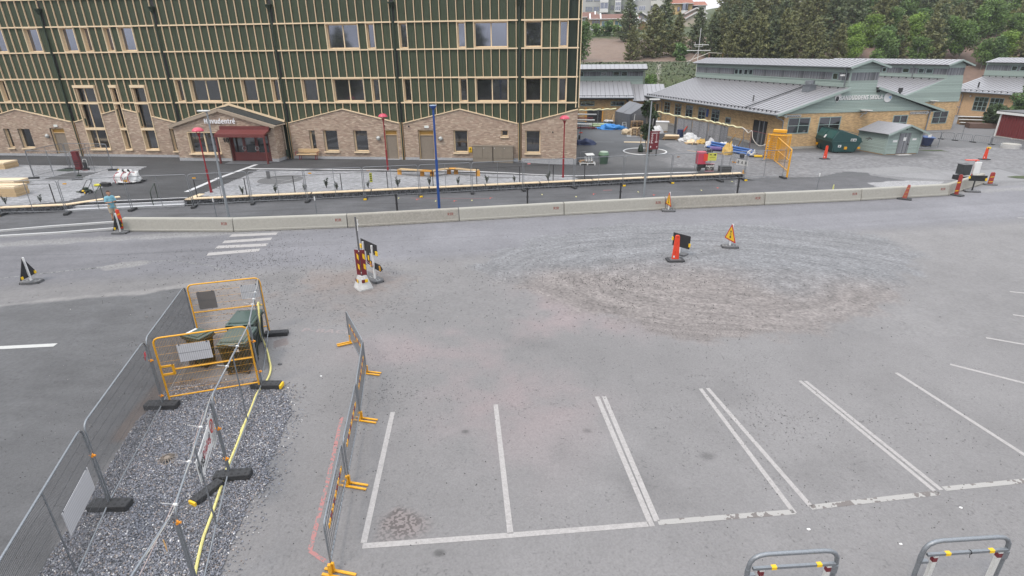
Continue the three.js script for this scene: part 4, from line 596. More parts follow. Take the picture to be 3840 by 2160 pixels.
function pineCrown(h, R, base, bare = .12, dens = 1, flatTop = 0) {   // whorled branches with needle clumps
  const q = [], br = []; const n = Math.round(h * 2.1); 
  for (let i = 0; i < n; i++) { const t = i / (n - 1), y = h * (bare + (1 - bare) * t), prof = flatTop ? Math.sin(Math.PI * Math.min(1, .18 + t * .92)) : Math.pow(1 - t, .62) * (.8 + .2 * sm(0, .2, t)) + .06, nb = 5 + (i % 2); const ph = rr(0, 6.28);
    for (let k = 0; k < nb; k++) { const a = ph + k * 6.283 / nb + rr(-.35, .35), L = R * prof * rr(.6, 1.15), lift = rr(.1, .45) * (1 - t * .3); br.push([[0, y, 0], [Math.cos(a) * L * .85, y + L * lift, Math.sin(a) * L * .85]]); const m = Math.max(2, Math.round(L * 3.2 * dens)); const tone = rr(.7, 1.25);
      for (let j = 0; j < m; j++) { const s = .3 + .75 * (j + rnd()) / m, cx = Math.cos(a) * L * s + rr(-.22, .22), cz = Math.sin(a) * L * s + rr(-.22, .22), cy = y + L * lift * s * s + rr(-.12, .14), tip = s > .85 ? .35 : 0; for (let c = 0; c < 5; c++) q.push(quad(cx + rr(-.24, .24), cy + rr(-.15, .2), cz + rr(-.24, .24), rr(.06, .13), rr(.16, .3), shade(base, tone * rr(.75, 1.2), tip * rnd()), .5)); } } }
  for (let c = 0; c < 14; c++) q.push(quad(rr(-.12, .12), h * rr(.97, 1.03), rr(-.12, .12), .07, .22, shade(base, 1.1, .2)));
  return [leafGeo(q), join(br.map(([a, b]) => rod(a, b, .035, 4, .012)))];
}
function leafyCrown(h, R, base, n = 2600, lumps = 16, y0 = .25) {
  const q = [], L = []; for (let i = 0; i < lumps; i++) { const t = rr(y0, .92), a = rr(0, 6.28), d = R * Math.sqrt(rnd()) * .72 * Math.sin(Math.PI * clamp((t - y0 * .4) / (1.08 - y0 * .4))); L.push([Math.cos(a) * d, h * t, Math.sin(a) * d, R * rr(.3, .52), rr(.7, 1.35)]); }
  L.push([0, h * .86, 0, R * .4, 1.2]);
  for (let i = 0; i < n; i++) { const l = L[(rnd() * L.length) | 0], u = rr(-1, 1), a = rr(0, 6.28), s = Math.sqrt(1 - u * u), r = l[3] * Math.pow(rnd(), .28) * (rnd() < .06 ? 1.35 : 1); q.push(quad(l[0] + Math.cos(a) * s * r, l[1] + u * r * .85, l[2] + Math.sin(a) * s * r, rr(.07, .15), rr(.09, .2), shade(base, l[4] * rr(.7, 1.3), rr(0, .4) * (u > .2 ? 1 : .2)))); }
  return [leafGeo(q), join(L.map(l => rod([0, h * .18, 0], [l[0] * .9, l[1], l[2] * .9], .06, 4, .015)))];
}
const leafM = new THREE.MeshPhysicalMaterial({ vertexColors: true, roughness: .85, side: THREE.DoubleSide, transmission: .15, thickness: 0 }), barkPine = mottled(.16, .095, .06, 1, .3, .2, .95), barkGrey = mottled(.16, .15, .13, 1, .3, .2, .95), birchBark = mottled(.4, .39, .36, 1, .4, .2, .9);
const pineC = [.15, .16, .066], pineB = [.118, .15, .074], leafC = [.105, .18, .045], leafD = [.075, .135, .042], leafY = [.15, .24, .04];
const trunkG = (h, r) => { const p = []; for (let i = 0; i <= 6; i++) { const t = i / 6; p.push(new THREE.Vector2(r * (1 - .85 * t) * (t < .05 ? 1.3 : 1), h * t)); } return new THREE.LatheGeometry(p, 7); };
const KIND = {
  pine: [0, 1, 2, 3, 4].map(i => ({ c: pineCrown(9 + i * .3, 2.75 + (i % 3) * .3, i % 2 ? pineB : pineC, .02, 1.25), t: trunkG(9 + i * .3, .16), b: barkPine, h: 9 + i * .3 })),
  tall: [0, 1, 2].map(i => ({ c: pineCrown(15, 2.9, [.06, .068, .04], .42, .9, 1), t: trunkG(14.6, .19), b: barkPine, h: 15 })),
  leafy: [0, 1, 2, 3].map(i => ({ c: leafyCrown(7.5, 2.9, [leafC, leafD, leafY, leafC][i], 4200, 20, .14), t: trunkG(6.5, .13), b: i === 3 ? birchBark : barkGrey, h: 7.5 })),
  bush: [0, 1].map(i => ({ c: leafyCrown(2.2, 1.4, [leafC, leafD][i], 900, 9, .1), t: trunkG(1.6, .06), b: barkGrey, h: 2.2 })),
};
const treeProto = new Map(); const ordinal = ['first', 'second', 'third', 'fourth', 'fifth', 'sixth', 'seventh', 'eighth', 'ninth', 'tenth', 'eleventh', 'twelfth', 'thirteenth', 'fourteenth', 'fifteenth', 'sixteenth', 'seventeenth', 'eighteenth', 'nineteenth', 'twentieth', 'twenty-first', 'twenty-second', 'twenty-third', 'twenty-fourth', 'twenty-fifth', 'twenty-sixth', 'twenty-seventh', 'twenty-eighth', 'twenty-ninth', 'thirtieth', 'thirty-first', 'thirty-second', 'thirty-third', 'thirty-fourth', 'thirty-fifth', 'thirty-sixth', 'thirty-seventh', 'thirty-eighth', 'thirty-ninth', 'fortieth'];
function tree(kind, i, x, z, h, label, group, y, cat) {
  const k = KIND[kind][i % KIND[kind].length], key = kind + i % KIND[kind].length, name = { pine: 'pine_tree', tall: 'pine_tree', leafy: 'leafy_tree', bush: 'bush' }[kind]; let o = treeProto.get(key); y = y ?? hillY(x, z) - .15; const ry = rnd() * 6.28, s = h / k.h;
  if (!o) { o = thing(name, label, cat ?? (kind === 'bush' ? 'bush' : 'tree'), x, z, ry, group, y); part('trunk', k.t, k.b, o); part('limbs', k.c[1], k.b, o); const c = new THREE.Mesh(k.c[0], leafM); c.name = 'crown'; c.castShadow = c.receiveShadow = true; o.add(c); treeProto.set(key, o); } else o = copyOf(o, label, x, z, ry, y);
  o.userData.group = group; o.scale.set(s * rr(.92, 1.1), s, s * rr(.92, 1.1)); return o;
}
{
  const put = (cr, z) => cr; // named trees first
  const at = (kind, i, xy, z, h, label) => tree(kind, i, xy[0], z, h, label, 'pines on the sandy slope');
  at('pine', 0, [9.795,7.984], -64, 5.6, 'small pine on the open sand, nearest to the bare slope');
  at('pine', 1, [10.964,11.088], -88, 8.6, 'slender pine in front of the row house windows on the slope top');
  at('pine', 2, [13.6,7.848], -66, 8.6, 'broad dark pine hiding the grey gabled house on the slope');
  at('pine', 3, [16.614,8.777], -74, 9.4, 'tall pine below the yellow apartment house on the slope');
  at('pine', 4, [17.854,8.19], -66, 7.2, 'bushy pine left of the green shrub above the grass bank');
  at('pine', 1, [22.108,8.721], -70, 7.6, 'pine right behind the rooftop aerial');
  at('pine', 0, [1.845,11.719], -92, 4.2, 'young pine by the corner of the new school, below the row house');
  tree('bush', 0, ...[4.303,12.368].slice(0, 1), -96, 2.6, 'round shrub under the row house balcony', 'garden shrubs'); tree('bush', 1, ...[6.63,12.604].slice(0, 1), -97, 2.9, 'dark round shrub under the row house sunroom windows', 'garden shrubs'); tree('bush', 0, ...[8.688,12.408].slice(0, 1), -95, 2.5, 'low shrub right of the sunroom windows', 'garden shrubs');
  tree('bush', 1, ...[17.786,6.962].slice(0, 1), -60, 2.6, 'fresh green shrub where the sand meets the grass bank', 'garden shrubs');
  tree('leafy', 1, ...[0.389,7.978].slice(0, 1), -62, 6.8, 'leafy tree half hidden behind the corner of the new school', 'leafy trees');
  tree('leafy', 0, 10.6, -41, 4.6, 'light green shrub tree with white blossom beside the low wing', 'leafy trees', .8);
  // rows of the wood, near to far
  const rows = [[-64, 24, 75, 2.1, 'front'], [-74, 26, 84, 2.4, 'second'], [-87, 28, 96, 2.8, 'third'], [-102, 32, 110, 3.2, 'fourth']];
  rows.forEach(([z, xa, xb, st, nm], r) => { let n = 0; for (let x = xa + r * 1.1; x < xb; x += st * rr(.8, 1.2)) { const zz = z + rr(-3, 3), rel = (x - xa) / (xb - xa), lf = rel > .4 ? rnd() < .25 + .55 * rel : rnd() < .06, i = (rnd() * 5) | 0; const h = lf ? rr(4.6, 7.2) + r * .6 : rr(6.8, 9.4) + r * .6; tree(lf ? 'leafy' : 'pine', i, x, zz, h, `${lf ? 'leafy tree' : 'pine'} in the ${nm} row of the hillside wood, ${ordinal[n++]} from the left`, `trees in the ${nm} row of the wood`); } });
  let n = 0; for (let x = 41; x < 125; x += rr(2.6, 4.6)) tree('tall', (rnd() * 3) | 0, x, rr(-132, -114), rr(13, 17), `tall dark pine on the hill crest, ${ordinal[n++]} from the left`, 'tall pines on the crest');
  tree('tall', 0, 33, -170, 15, 'dark treetop showing above the yellow apartment house roof', 'tall pines on the crest');
  [[-34, 66], [-20, 74], [-9, 68], [2, 80], [14, 70], [26, 64], [40, 72], [-48, 72]].forEach(([x, z], i) => tree('pine', i, x, z, rr(13, 17), `pine behind the viewpoint across the lot, ${ordinal[i]} from the left`, 'trees behind the viewpoint', 0));
}
{ // rough grass on the bank
  const q = []; for (let i = 0; i < 9000; i++) { const x = rr(-3, 30), z = rr(-57.5, -41), n = vn(x * .8 + 5, z * .8 + 7), y = hillY(x, z); const h = rr(.06, .17) * (.6 + .8 * n), a = rr(0, 3.14), c = Math.cos(a) * .1, s = Math.sin(a) * .1, t = rr(.6, 1.3); q.push({ p: [[x - c, y - .03, z - s], [x + c, y - .03, z + s], [x + c * .4 + .05, y + h, z + s * .4], [x - c * .6 + .04, y + h * .8, z - s * .6]], n: [0, 1, .2], c: n > .75 ? [.085 * t, .095 * t, .038 * t] : [.055 * t, .082 * t, .027 * t] }); }
  const o = new THREE.Mesh(leafGeo(q), leafM); o.name = 'grass'; scene.add(tag(o, 'rough green grass on the bank behind the old school wings', 'grass')); o.userData.kind = 'stuff';
}
// --- houses on the hill
function house(name, label, cat, x, z, w, d, h, wallM, roofM, o = {}) {
  const g = thing(name, label, cat, x, z, o.ry ?? 0, o.group, o.y), rh = o.rh ?? 2; const P = (n, q, m, p = g) => part(n, q, m, p);
  P('wall', [span(-w / 2, w / 2, -1.5, h, -d, 0)], wallM);
  if (o.gableFront) { P('gable', [slab([[-w / 2, h], [w / 2, h], [0, h + rh]], d - .02).translate(0, 0, -d + .01)], wallM); P('roof', [beam([-w / 2 - .4, h - .25, -d / 2], [0, h + rh + .12, -d / 2], d + .8, .16), beam([w / 2 + .4, h - .25, -d / 2], [0, h + rh + .12, -d / 2], d + .8, .16)], roofM); P('verge', [beam([-w / 2 - .45, h - .3, .42], [0, h + rh + .1, .42], .08, .3), beam([w / 2 + .45, h - .3, .42], [0, h + rh + .1, .42], .08, .3)], M.white); }
  else { P('roof', [slab([[.5, h - .1], [-d / 2, h + rh], [-d - .5, h - .1], [-d - .5, h - .3], [-d / 2, h + rh - .25], [.5, h - .3]], w + .6).rotateY(-Math.PI / 2).translate(w / 2 + .3, 0, 0)], roofM); P('gable', [slab([[0, h], [-d / 2, h + rh - .2], [-d, h]], w - .04).rotateY(-Math.PI / 2).translate(w / 2 - .02, 0, 0)], wallM); P('gutter', [rod([-w / 2 - .3, h - .2, .55], [w / 2 + .3, h - .2, .55], .08, 6)], M.white); if (o.verge) P('verge', o.verge.map(vx => beam([vx, h - .12, .55], [vx, h + rh + .12, -d / 2], .35, .2)), M.white); }
  const win = (a, b, y0, y1, n = 1, fr = M.white, gl = M.glass) => { const f = .09, q = [span(a, b, y0 - f, y0, 0, .06), span(a, b, y1, y1 + f, 0, .06), span(a - f, a, y0 - f, y1 + f, 0, .06), span(b, b + f, y0 - f, y1 + f, 0, .06)]; for (let i = 1; i < n; i++) q.push(span(lerp(a, b, i / n) - .05, lerp(a, b, i / n) + .05, y0, y1, 0, .06)); const W = P('window', q, fr); for (let i = 0; i < n; i++) P('pane', [span(lerp(a, b, i / n) + (i ? .05 : 0), lerp(a, b, (i + 1) / n) - (i < n - 1 ? .05 : 0), y0, y1, .005, .025)], gl, W); return W; };
  (o.more ?? (() => 0))(P, win, g); return g;
}
{
  const tile = mottled(.15, .075, .058, 1.2, .2, .15, .9), tileRed = mottled(.27, .11, .075, 1.2, .2, .15, .9), cream = mottled(.48, .40, .25, 3, .08, .04, .9), grey = mottled(.40, .40, .40, 3, .08, .04, .9), greyGreen = mottled(.23, .25, .22, 3, .08, .04, .9), whiteW = mottled(.55, .54, .51, 3, .08, .04, .9), yell = mottled(.48, .35, .17, 3, .08, .04, .9), blueG = mottled(.20, .205, .225, 3, .1, .04, .9), skyGlass = new THREE.MeshPhysicalMaterial({ color: col(.10, .17, .20), roughness: .1, ior: 1.9, side: THREE.DoubleSide });
  const balcony = (P, a, b, y, d, m = M.white, glz = 1) => { const q = P('balcony', [span(a, b, y - .12, y, .02, d), span(a, b, y, y + .95, d - .05, d), span(a, a + .05, y, y + .95, .02, d - .05), span(b - .05, b, y, y + .95, .02, d - .05), span(a, a + .1, y + .95, y + 2.6, d - .1, d), span(b - .1, b, y + .95, y + 2.6, d - .1, d), span((a + b) / 2 - .05, (a + b) / 2 + .05, y + .95, y + 2.6, d - .1, d)], m); if (glz) P('pane', [span(a + .1, b - .1, y + .95, y + 2.55, d - .07, d - .05)], M.glass, q); };
  // row house at the top of the slope

  house('row_house', 'cream row house with dark red roof, balcony and long sunroom windows above the sand', 'house', 8.8, -110, 12.4, 8, 2.75, cream, tile, { y: 13.55, rh: 1.15, verge: [-5.9, -3.25, 3.1, 5.9], more: (P, win) => {
    win(-2.95, -.2, .75, 2.15, 3, cream, skyGlass); win(.35, 3.0, .75, 2.15, 3, cream, skyGlass); win(-5.4, -3.4, 1.0, 2.3, 3, M.timberDark, M.glassLow);
    P('balcony', [span(-6.1, -3.2, .05, .2, 0, 1.2), span(-6.1, -3.2, .2, 1.15, 1.14, 1.2), span(-6.1, -6.04, .2, 1.15, 0, 1.14), span(-3.26, -3.2, .2, 1.15, 0, 1.14)], mottled(.42, .43, .45, 2, .08, .04, .8)); P('porch', [span(4.1, 6.4, 2.15, 2.3, .0, 1.4), span(5.2, 5.35, .2, 2.15, 1.2, 1.35), span(5.7, 5.85, .2, 2.15, 1.2, 1.35)], M.white); P('porch_screen', [span(4.6, 5.2, -.3, 1, 1.0, 1.3)], M.white); } });
  house('row_house', 'row house with red-brown roof just visible beside the corner of the new school', 'house', 1.4, -118, 6.4, 7, 3.0, mottled(.33, .35, .38, 2, .1, .04, .9), tile, { y: 14.2, rh: 1.2, verge: [-1.1, 3], more: (P, win) => { win(1.0, 2.5, .9, 2.4, 2, M.white, skyGlass); } });
  house('gabled_house', 'blue-grey gabled house with white verges between the pines', 'house', 16.6, -122, 4.3, 9, 2.6, blueG, tile, { y: 14.6, rh: 1.0, gableFront: 1, more: (P, win) => { win(-.2, .05, 1.2, 2.6, 1, M.timberDark); } });
  house('gabled_house', 'low brown timber shed right of the blue-grey gabled house', 'house', 16.2, -112, 2.6, 5, 1.4, M.timberDark, tile, { y: 13.6, rh: .8, gableFront: 1 });
  house('gabled_house', 'beige gabled house in front of the yellow apartment house', 'house', 30.2, -118, 4.6, 8, 3.2, mottled(.42, .37, .31, 2, .08, .04, .9), tile, { y: 13.4, rh: 1.05, gableFront: 1 });
  house('gabled_house', 'beige gabled house farther up behind its twin', 'house', 31.6, -126, 5.2, 8, 3.2, mottled(.40, .36, .32, 2, .08, .04, .9), tile, { y: 14.9, rh: 1.1, gableFront: 1 });
  // big grey apartment block: three fronts with glazed balconies
  const g = house('apartment_building', 'large grey apartment building with white glazed balconies on the hill', 'apartment block', 10, -150, 34, 12, 11.5, grey, tileRed, { y: 19.4, rh: 3, more: (P, win) => {
    const X = v => (v - 120) / 59 + 1.28 - 10;
    P('middle_wall', [span(X(580), X(920), -1, 11.3, .0, .35)], greyGreen); P('end_wall', [span(X(1345), X(1590), -1, 11.2, 0, .5)], whiteW); P('balcony_base', [span(X(440), X(575), -1, -.1, .0, 1.3)], whiteW);
    for (let s = 0; s < 4; s++) { const y = .2 + s * 2.75; balcony(P, X(430), X(578), y + .35, 1.5); balcony(P, X(918), X(1050), y + .35, 1.5); }
    for (let s = 0; s < 4; s++) { const y = .95 + s * 2.75; win(X(172), X(290), y, y + 1.15, 3, greyGreen); win(X(318), X(418), y, y + 1.15, 2, greyGreen); win(X(1060), X(1108), y, y + 1.15, 1); win(X(1140), X(1250), y, y + 1.15, 3); }
    for (let s = 0; s < 4; s++) { const y = 1.2 + s * 2.75; P('window', [span(X(628), X(682), y, y + 1.25, .35, .42)], M.glassLow); P('window', [span(X(815), X(860), y, y + 1.25, .35, .42)], M.glassLow); P('window', [span(X(1345), X(1440), y - .3, y + .95, .5, .56)], M.glassLow); P('window', [span(X(1505), X(1575), y - .3, y + .85, .5, .56)], M.glassLow); }
    const b = P('bay_window', [span(X(700), X(808), .6, 11, .36, 1.2)], M.white); for (let s = 0; s < 4; s++) for (let i = 0; i < 3; i++) P('pane', [span(X(708 + i * 33), X(733 + i * 33), 1.0 + s * 2.75, 2.1 + s * 2.75, 1.2, 1.23), span(X(708 + i * 33), X(733 + i * 33), 2.3 + s * 2.75, 3.2 + s * 2.75, 1.2, 1.23)], M.glass, b); } });
  house('apartment_building', 'yellow apartment house with red-brown roof and round glazed bays on the hill', 'apartment block', 31.3, -149, 6.4, 10, 2.9, yell, tileRed, { y: 19.2, rh: 1.7, more: (P, win) => { const b = P('balcony', [new THREE.CylinderGeometry(1.05, 1.05, 1.0, 12).translate(.9, .3, .5), new THREE.CylinderGeometry(1.08, 1.08, .2, 12).translate(.9, 2.75, .5)], M.white); P('pane', [new THREE.CylinderGeometry(1.0, 1.0, 1.8, 12, 1, true).translate(.9, 1.75, .5)], M.glass, b); win(-1.2, -.5, .6, 1.8, 1, M.timberDark); P('downpipe', [rod([-3, -1, .1], [-3, 2.9, .1], .06, 5)], M.white); } });
  house('apartment_building', 'pale lower house end adjoining the yellow apartment house on its right', 'apartment block', 36.5, -150, 4.6, 9, 2.3, whiteW, tileRed, { y: 19.3, rh: 1.2, more: (P, win) => { win(.2, 1.7, .3, 1.5, 2); const b = P('balcony', [span(-1.9, -.2, -.4, .5, 0, 1)], M.white); P('pane', [span(-1.85, -.25, .5, 1.9, .4, .95)], M.glass, b); } });
  house('villa', 'small brown villa on the far hill at the right edge', 'house', 118, -170, 6, 8, 3.5, M.timberDark, tile, { y: 23, rh: 1.6 });
}
// rooftop-side aerial and slope fence
{
  const t = thing('aerial_mast', 'pale aerial mast with cross arms behind the roof ridge', 'aerial', 17.71, -45, 0, undefined, 5.2), w = M.whiteDirty; const P = (n, q, m = w) => part(n, q, m, t);
  P('mast', [rod([0, 0, 0], [0, 6.5, 0], .06, 6, .04)]); P('cross_arm', [rod([-.75, 4.25, 0], [1.35, 4.23, 0], .05, 5)]); P('cross_arm', [rod([-1.7, 3.48, 0], [1.7, 3.46, 0], .06, 5)]); P('cross_arm', [bent([[-.6, 4.6, 0], [-.6, 4.0, 0], [.5, 4.0, 0], [.5, 4.4, 0]], .035, .1)]); P('stay', [rod([0, 3.4, 0], [-1.4, 1.6, 0], .03, 4)]);
  const L = [[18.119,6.814], [22.868,8.3], [25.42,8.176], [27.669,7.907], [29.792,7.739], [32.459,7.256], [35.439,7.032]], zz = [-58, -62, -63, -63, -63, -64, -64];
  const f = thing('slope_fence', 'low wooden post and rope fence along the foot of the wooded slope', 'fence', L[0][0], -58, 0, undefined, L[0][1]); const R = L.map((p, i) => [p[0] - L[0][0], p[1] - L[0][1], zz[i] + 58]);
  for (let i = 0; i < R.length - 1; i++) part('rope', [rod(R[i], R[i + 1], .045, 5)], M.rope, f); for (const p of R) part('post', [rod([p[0], p[1] - 1.7, p[2]], p, .06, 5)], M.timberDark, f);
}

// ---------- plaza edge: stone-filled wall, steps, railings ----------
const SD = [.9615, -.2747], SA = Math.atan2(.2747, .9615);   // direction of the street, and its turn about y
const onGab = (x, off = 0) => [x, gab(x) + off];
const stoneGeo = [0, 1, 2].map(() => { const g = new THREE.IcosahedronGeometry(1, 0), p = g.attributes.position; for (let i = 0; i < p.count; i++) { const k = .75 + .5 * LAT[((Math.round(p.getX(i) * 9) * 31 + Math.round(p.getY(i) * 9) * 17 + Math.round(p.getZ(i) * 9) * 7 + 5000)) & 262143]; p.setXYZ(i, p.getX(i) * k, p.getY(i) * k, p.getZ(i) * k); } g.computeVertexNormals(); return flat(g); });
function instances(name, geo, m, list, colors, parent) { const im = new THREE.InstancedMesh(geo, m, list.length); list.forEach((q, i) => { im.setMatrixAt(i, q); if (colors) im.setColorAt(i, colors[i]); }); im.name = name; im.castShadow = im.receiveShadow = true; im.userData.kind = 'stuff'; parent.add(im); return im; }
const M4 = (x, y, z, sx, sy, sz, rx = 0, ry = 0, rz = 0) => new THREE.Matrix4().compose(new THREE.Vector3(x, y, z), new THREE.Quaternion().setFromEuler(new THREE.Euler(rx, ry, rz)), new THREE.Vector3(sx, sy, sz));
function gabion(label, pts, planks) {   // pts: front line [x,z]
  const g = thing('stone_wall', label, 'wall', pts[0][0], pts[0][1], 0, 'stone-filled walls along the plaza', 0), o = pts[0], L = [], C = [], capG = [];
  for (let i = 0; i < pts.length - 1; i++) {
    const a = [pts[i][0] - o[0], pts[i][1] - o[1]], b = [pts[i + 1][0] - o[0], pts[i + 1][1] - o[1]], len = Math.hypot(b[0] - a[0], b[1] - a[1]), d = [(b[0] - a[0]) / len, (b[1] - a[1]) / len], n = [-d[1], d[0]];   // n points to the viewer
    part('core', [beam([a[0] - n[0] * .28, .16, a[1] - n[1] * .28], [b[0] - n[0] * .28, .16, b[1] - n[1] * .28], .36, .34)], M.blackMatt, g);
    for (let s = 0; s < len; s += .115) for (let r = 0; r < 4; r++) { const q = rr(.05, .085), t = rr(.55, 1.5); L.push(M4(a[0] + d[0] * (s + rr(-.03, .03)) - n[0] * rr(.03, .11), .04 + r * .088 + rr(-.02, .02), a[1] + d[1] * s - n[1] * .06, q, q * .8, q, rr(0, 6), rr(0, 6), rr(0, 6))); C.push(col(.105 * t, .108 * t, .118 * t)); }
    const np = Math.max(1, Math.round(len / 3.7)); for (let k = 0; k < np; k++) { const p = t => [a[0] + d[0] * t * len - n[0] * .19, .385 + (k % 2) * .004, a[1] + d[1] * t * len - n[1] * .19]; part('cap_plank', [beam(p(k / np + .0012), p((k + 1) / np - .0012), .40, .05)], M.timberPale, g); }
    const wires = []; for (const y of [.02, .12, .22, .32]) wires.push(rod([a[0] + n[0] * .012, y, a[1] + n[1] * .012], [b[0] + n[0] * .012, y, b[1] + n[1] * .012], .004, 4)); for (let s = 0; s < len; s += .25) wires.push(rod([a[0] + d[0] * s + n[0] * .012, 0, a[1] + d[1] * s + n[1] * .012], [a[0] + d[0] * s + n[0] * .012, .35, a[1] + d[1] * s + n[1] * .012], .004, 3)); stuff(part('wire_cage', wires, M.wire, g));
  }
  instances('stones', stoneGeo[0], mat(1, 1, 1, .9), L, C, g);
}
const gL = [-30.517,16.66], gR = [-24.049,14.745], gE = [12.325,4.255];
gabion('long stone-filled wall with pale timber top between the steps and the gravel yard', [[gR[0], gR[1] - 1.5], gR, gE]);
gabion('stone-filled wall with pale timber top left of the steps', [[-58, gab(-58)], gL, [gL[0] + 1.9, gL[1] - 2.2]]);
{ const s = thing('steps', 'three wide concrete steps between the two stone-filled walls', 'steps', (gL[0] + gR[0]) / 2, (gL[1] + gR[1]) / 2, SA, undefined, 0), w = Math.hypot(gR[0] - gL[0], gR[1] - gL[1]) - .1;
  [0, 1, 2].forEach(i => { part('step', [rbx(w, .122 + .0 * i, 2.0 - i * .38, .01, 0, .06 + .122 * i, -.85 - i * .19)], M.plinth, s); part('nosing', [bx(w, .012, .1, 0, .122 * (i + 1) + .006, .09 - i * .38)], mat(.6, .6, .62, .8), s); }); }
function railing(label, P, h, rail = 1) { const g = thing('railing', label, 'railing', P[0][0], P[0][1], 0, undefined, .4), R = P.map(p => [p[0] - P[0][0], 0, p[1] - P[0][1]]); for (const p of R) part('post', [bx(.05, h, .03, p[0], h / 2, p[2], SA)], M.blackMatt, g); if (rail) for (let i = 0; i < R.length - 1; i++) part('rail', [beam([R[i][0], h, R[i][2]], [R[i + 1][0], h, R[i + 1][2]], .05, .012)], M.blackMatt, g); }
const px = (...a) => a.map(x => onGab(x, -.32));
railing('thin black railing standing on the timber top of the long stone wall', [[-23.582,14.157], [-20.722,13.358], [-17.914,12.485], [-15.143,11.499], [-12.277,10.711], [-9.357,10.007], [-6.501,9.264], [-3.655,8.332], [-1.376,7.709], [0.797,7.048]], 1.08);
railing('black railing on the timber top of the wall left of the steps', [[-38, gab(-38) - .35], [-34.6, gab(-34.6) - .35], [-31.442,16.283]], 1.2);
function handrail(label, a, b) { const g = thing('handrail', label, 'handrail', a[0], a[1], 0, 'handrails of the steps', 0), d = [b[0] - a[0], b[1] - a[1]]; part('post', [rod([0, 0, 0], [0, .95, 0], .025)], M.greenTrim, g); part('post', [rod([d[0], .36, d[1]], [d[0], 1.32, d[1]], .025)], M.greenTrim, g); part('rail', [bent([[0, .6, 0], [0, .97, 0], [d[0], 1.34, d[1]], [d[0], 1.0, d[1]]], .025, .05)], M.greenTrim, g); }
handrail('black handrail on the steps beside the man with the blue shirt', [-28.834,16.067], [-29.082,15.241]); handrail('black handrail on the steps nearer the tall grey lamp post', [-25.827,15.258], [-26.011,14.501]);

// paving stones, joined as ground
{
  const polyR = [[-23.806,13.694], [-23.917,12.442], [-24.368,4.934], [-24.508,5.473], [-13.986,5.235], [-4.503,5.46], [0.058,6.229], [0.372,7.082], ...[0, -6, -12, -18, -23].map(x => onGab(x, -.5))];
  const polyL = [[-51.532,4.656], [-47.612,4.501], [-34.539,4.359], [-32.684,9.787], [-31.202,15.023], [-31.285,15.684], ...[-33, -36, -42, -50].map(x => onGab(x, -.5))];
  const pit = [[-38.753,9.733],[-38.839,8.573],[-38.798,7.147],[-36.535,6.952],[-36.312,8.176],[-35.827,9.754]];
  const rc = [-20.899,8.618], L = [], C = []; const bw = .21, bh = .14;
  for (const P of [polyR, polyL]) { const b = bounds(P); for (let z = b[1], r = 0; z < b[3]; z += bh, r++) for (let x = Math.max(-46, b[0]) + (r % 2) * bw / 2; x < b[2]; x += bw) { if (!inPoly(x, z, P) || (inPoly(x, z, pit)) || Math.hypot(x - rc[0], z - rc[1]) < 1.78) continue; const t = rr(.82, 1.16) * (.9 + .2 * vn(x * .7 + 30, z * .7)), e = rnd() < .12 ? .8 : 1; L.push(M4(x, gy(x, z) + .002 + rr(0, .004), z, bw - .012, .03, bh - .012)); C.push(col(.27 * t * e, .272 * t * e, .285 * t * e)); } }
  const im = instances('paving_stones', flat(new THREE.BoxGeometry(1, 1, 1)), mat(1, 1, 1, .9), L, C, scene); im.name = 'paving_stones'; tag(im, 'pale grey paving stones of the two plaza areas behind the stone wall', 'paving'); im.userData.kind = 'stuff';
  struct('paving_bed', [sheet(polyR, .004), sheet(polyL, .004)], mat(.13, .13, .135, .95));
  struct('dug_pit', [sheet(pit, .009)], mottled(.075, .075, .078, 1.5, .35, .3, .95));
  const ring = (r0, r1, h, m, n) => { const g = new THREE.RingGeometry(r0, r1, 40).rotateX(-Math.PI / 2).translate(rc[0], gy(...rc) + h, rc[1]); struct(n, [g], m); };
  ring(1.55, 1.8, .014, mottled(.24, .24, .25, 1, .1, .1, .9), 'plaza_ring'); ring(0, 1.55, .01, mottled(.115, .115, .118, 1.5, .2, .15, .95), 'plaza_disc');
  struct('disc_marking', [strip([[rc[0] - .9, rc[1] - .3], [rc[0] + .9, rc[1] + .3]], .07, .018), strip([[rc[0] + .5, rc[1] + .9], [rc[0] + .95, rc[1] - .75]], .07, .0185)], mat(.28, .28, .29, .9));
  struct('rubber_mat', [sheet([[0.295,5.837],[1.092,5.733],[1.614,6.851],[0.681,7.173]], .02)], mat(.035, .035, .036, .9)); struct('rubber_mat_001', [sheet([[1.132,5.732],[1.531,5.679],[1.849,6.76],[1.652,6.848]], .021)], mat(.05, .05, .052, .9));
  struct('manhole_cover', [new THREE.CylinderGeometry(.3, .3, .02, 20).translate(...(([x, z]) => [x, gy(x, z) + .008, z])([-21.532,10.506]))], mat(.06, .06, .06, .8));
}
// ---------- mobile fence panels ----------
const FL = 3.46, FH = 1.95;
function fenceParts(g, L, H, frameM, wireM, mids, r = .021, opt = {}) {
  const b = .1, rad = opt.rad ?? .16; part('frame', [bent([[r, 0, 0], [r, H, 0], [L - r, H, 0], [L - r, 0, 0]], r, rad, 8), rod([r, b, 0], [L - r, b, 0], r * .85, 6)], frameM, g);
  for (const m of mids) part('mid_post', [rod([m, b, 0], [m, H, 0], r * .8, 6)], frameM, g);
  const w = [], st = opt.step ?? .04, wr = opt.wr ?? .0017; for (let x = .04 + st; x < L - .05; x += st) w.push(rod([x, b, 0], [x, H - (x < rad || x > L - rad ? .06 : 0), 0], wr, 3)); for (let y = b + .22; y < H - .05; y += opt.hs ?? .235) w.push(rod([r, y, .004], [L - r, y, .004], wr * 1.25, 3));
  stuff(part('wire_mesh', w, wireM, g));
}
let fenceProto = null;
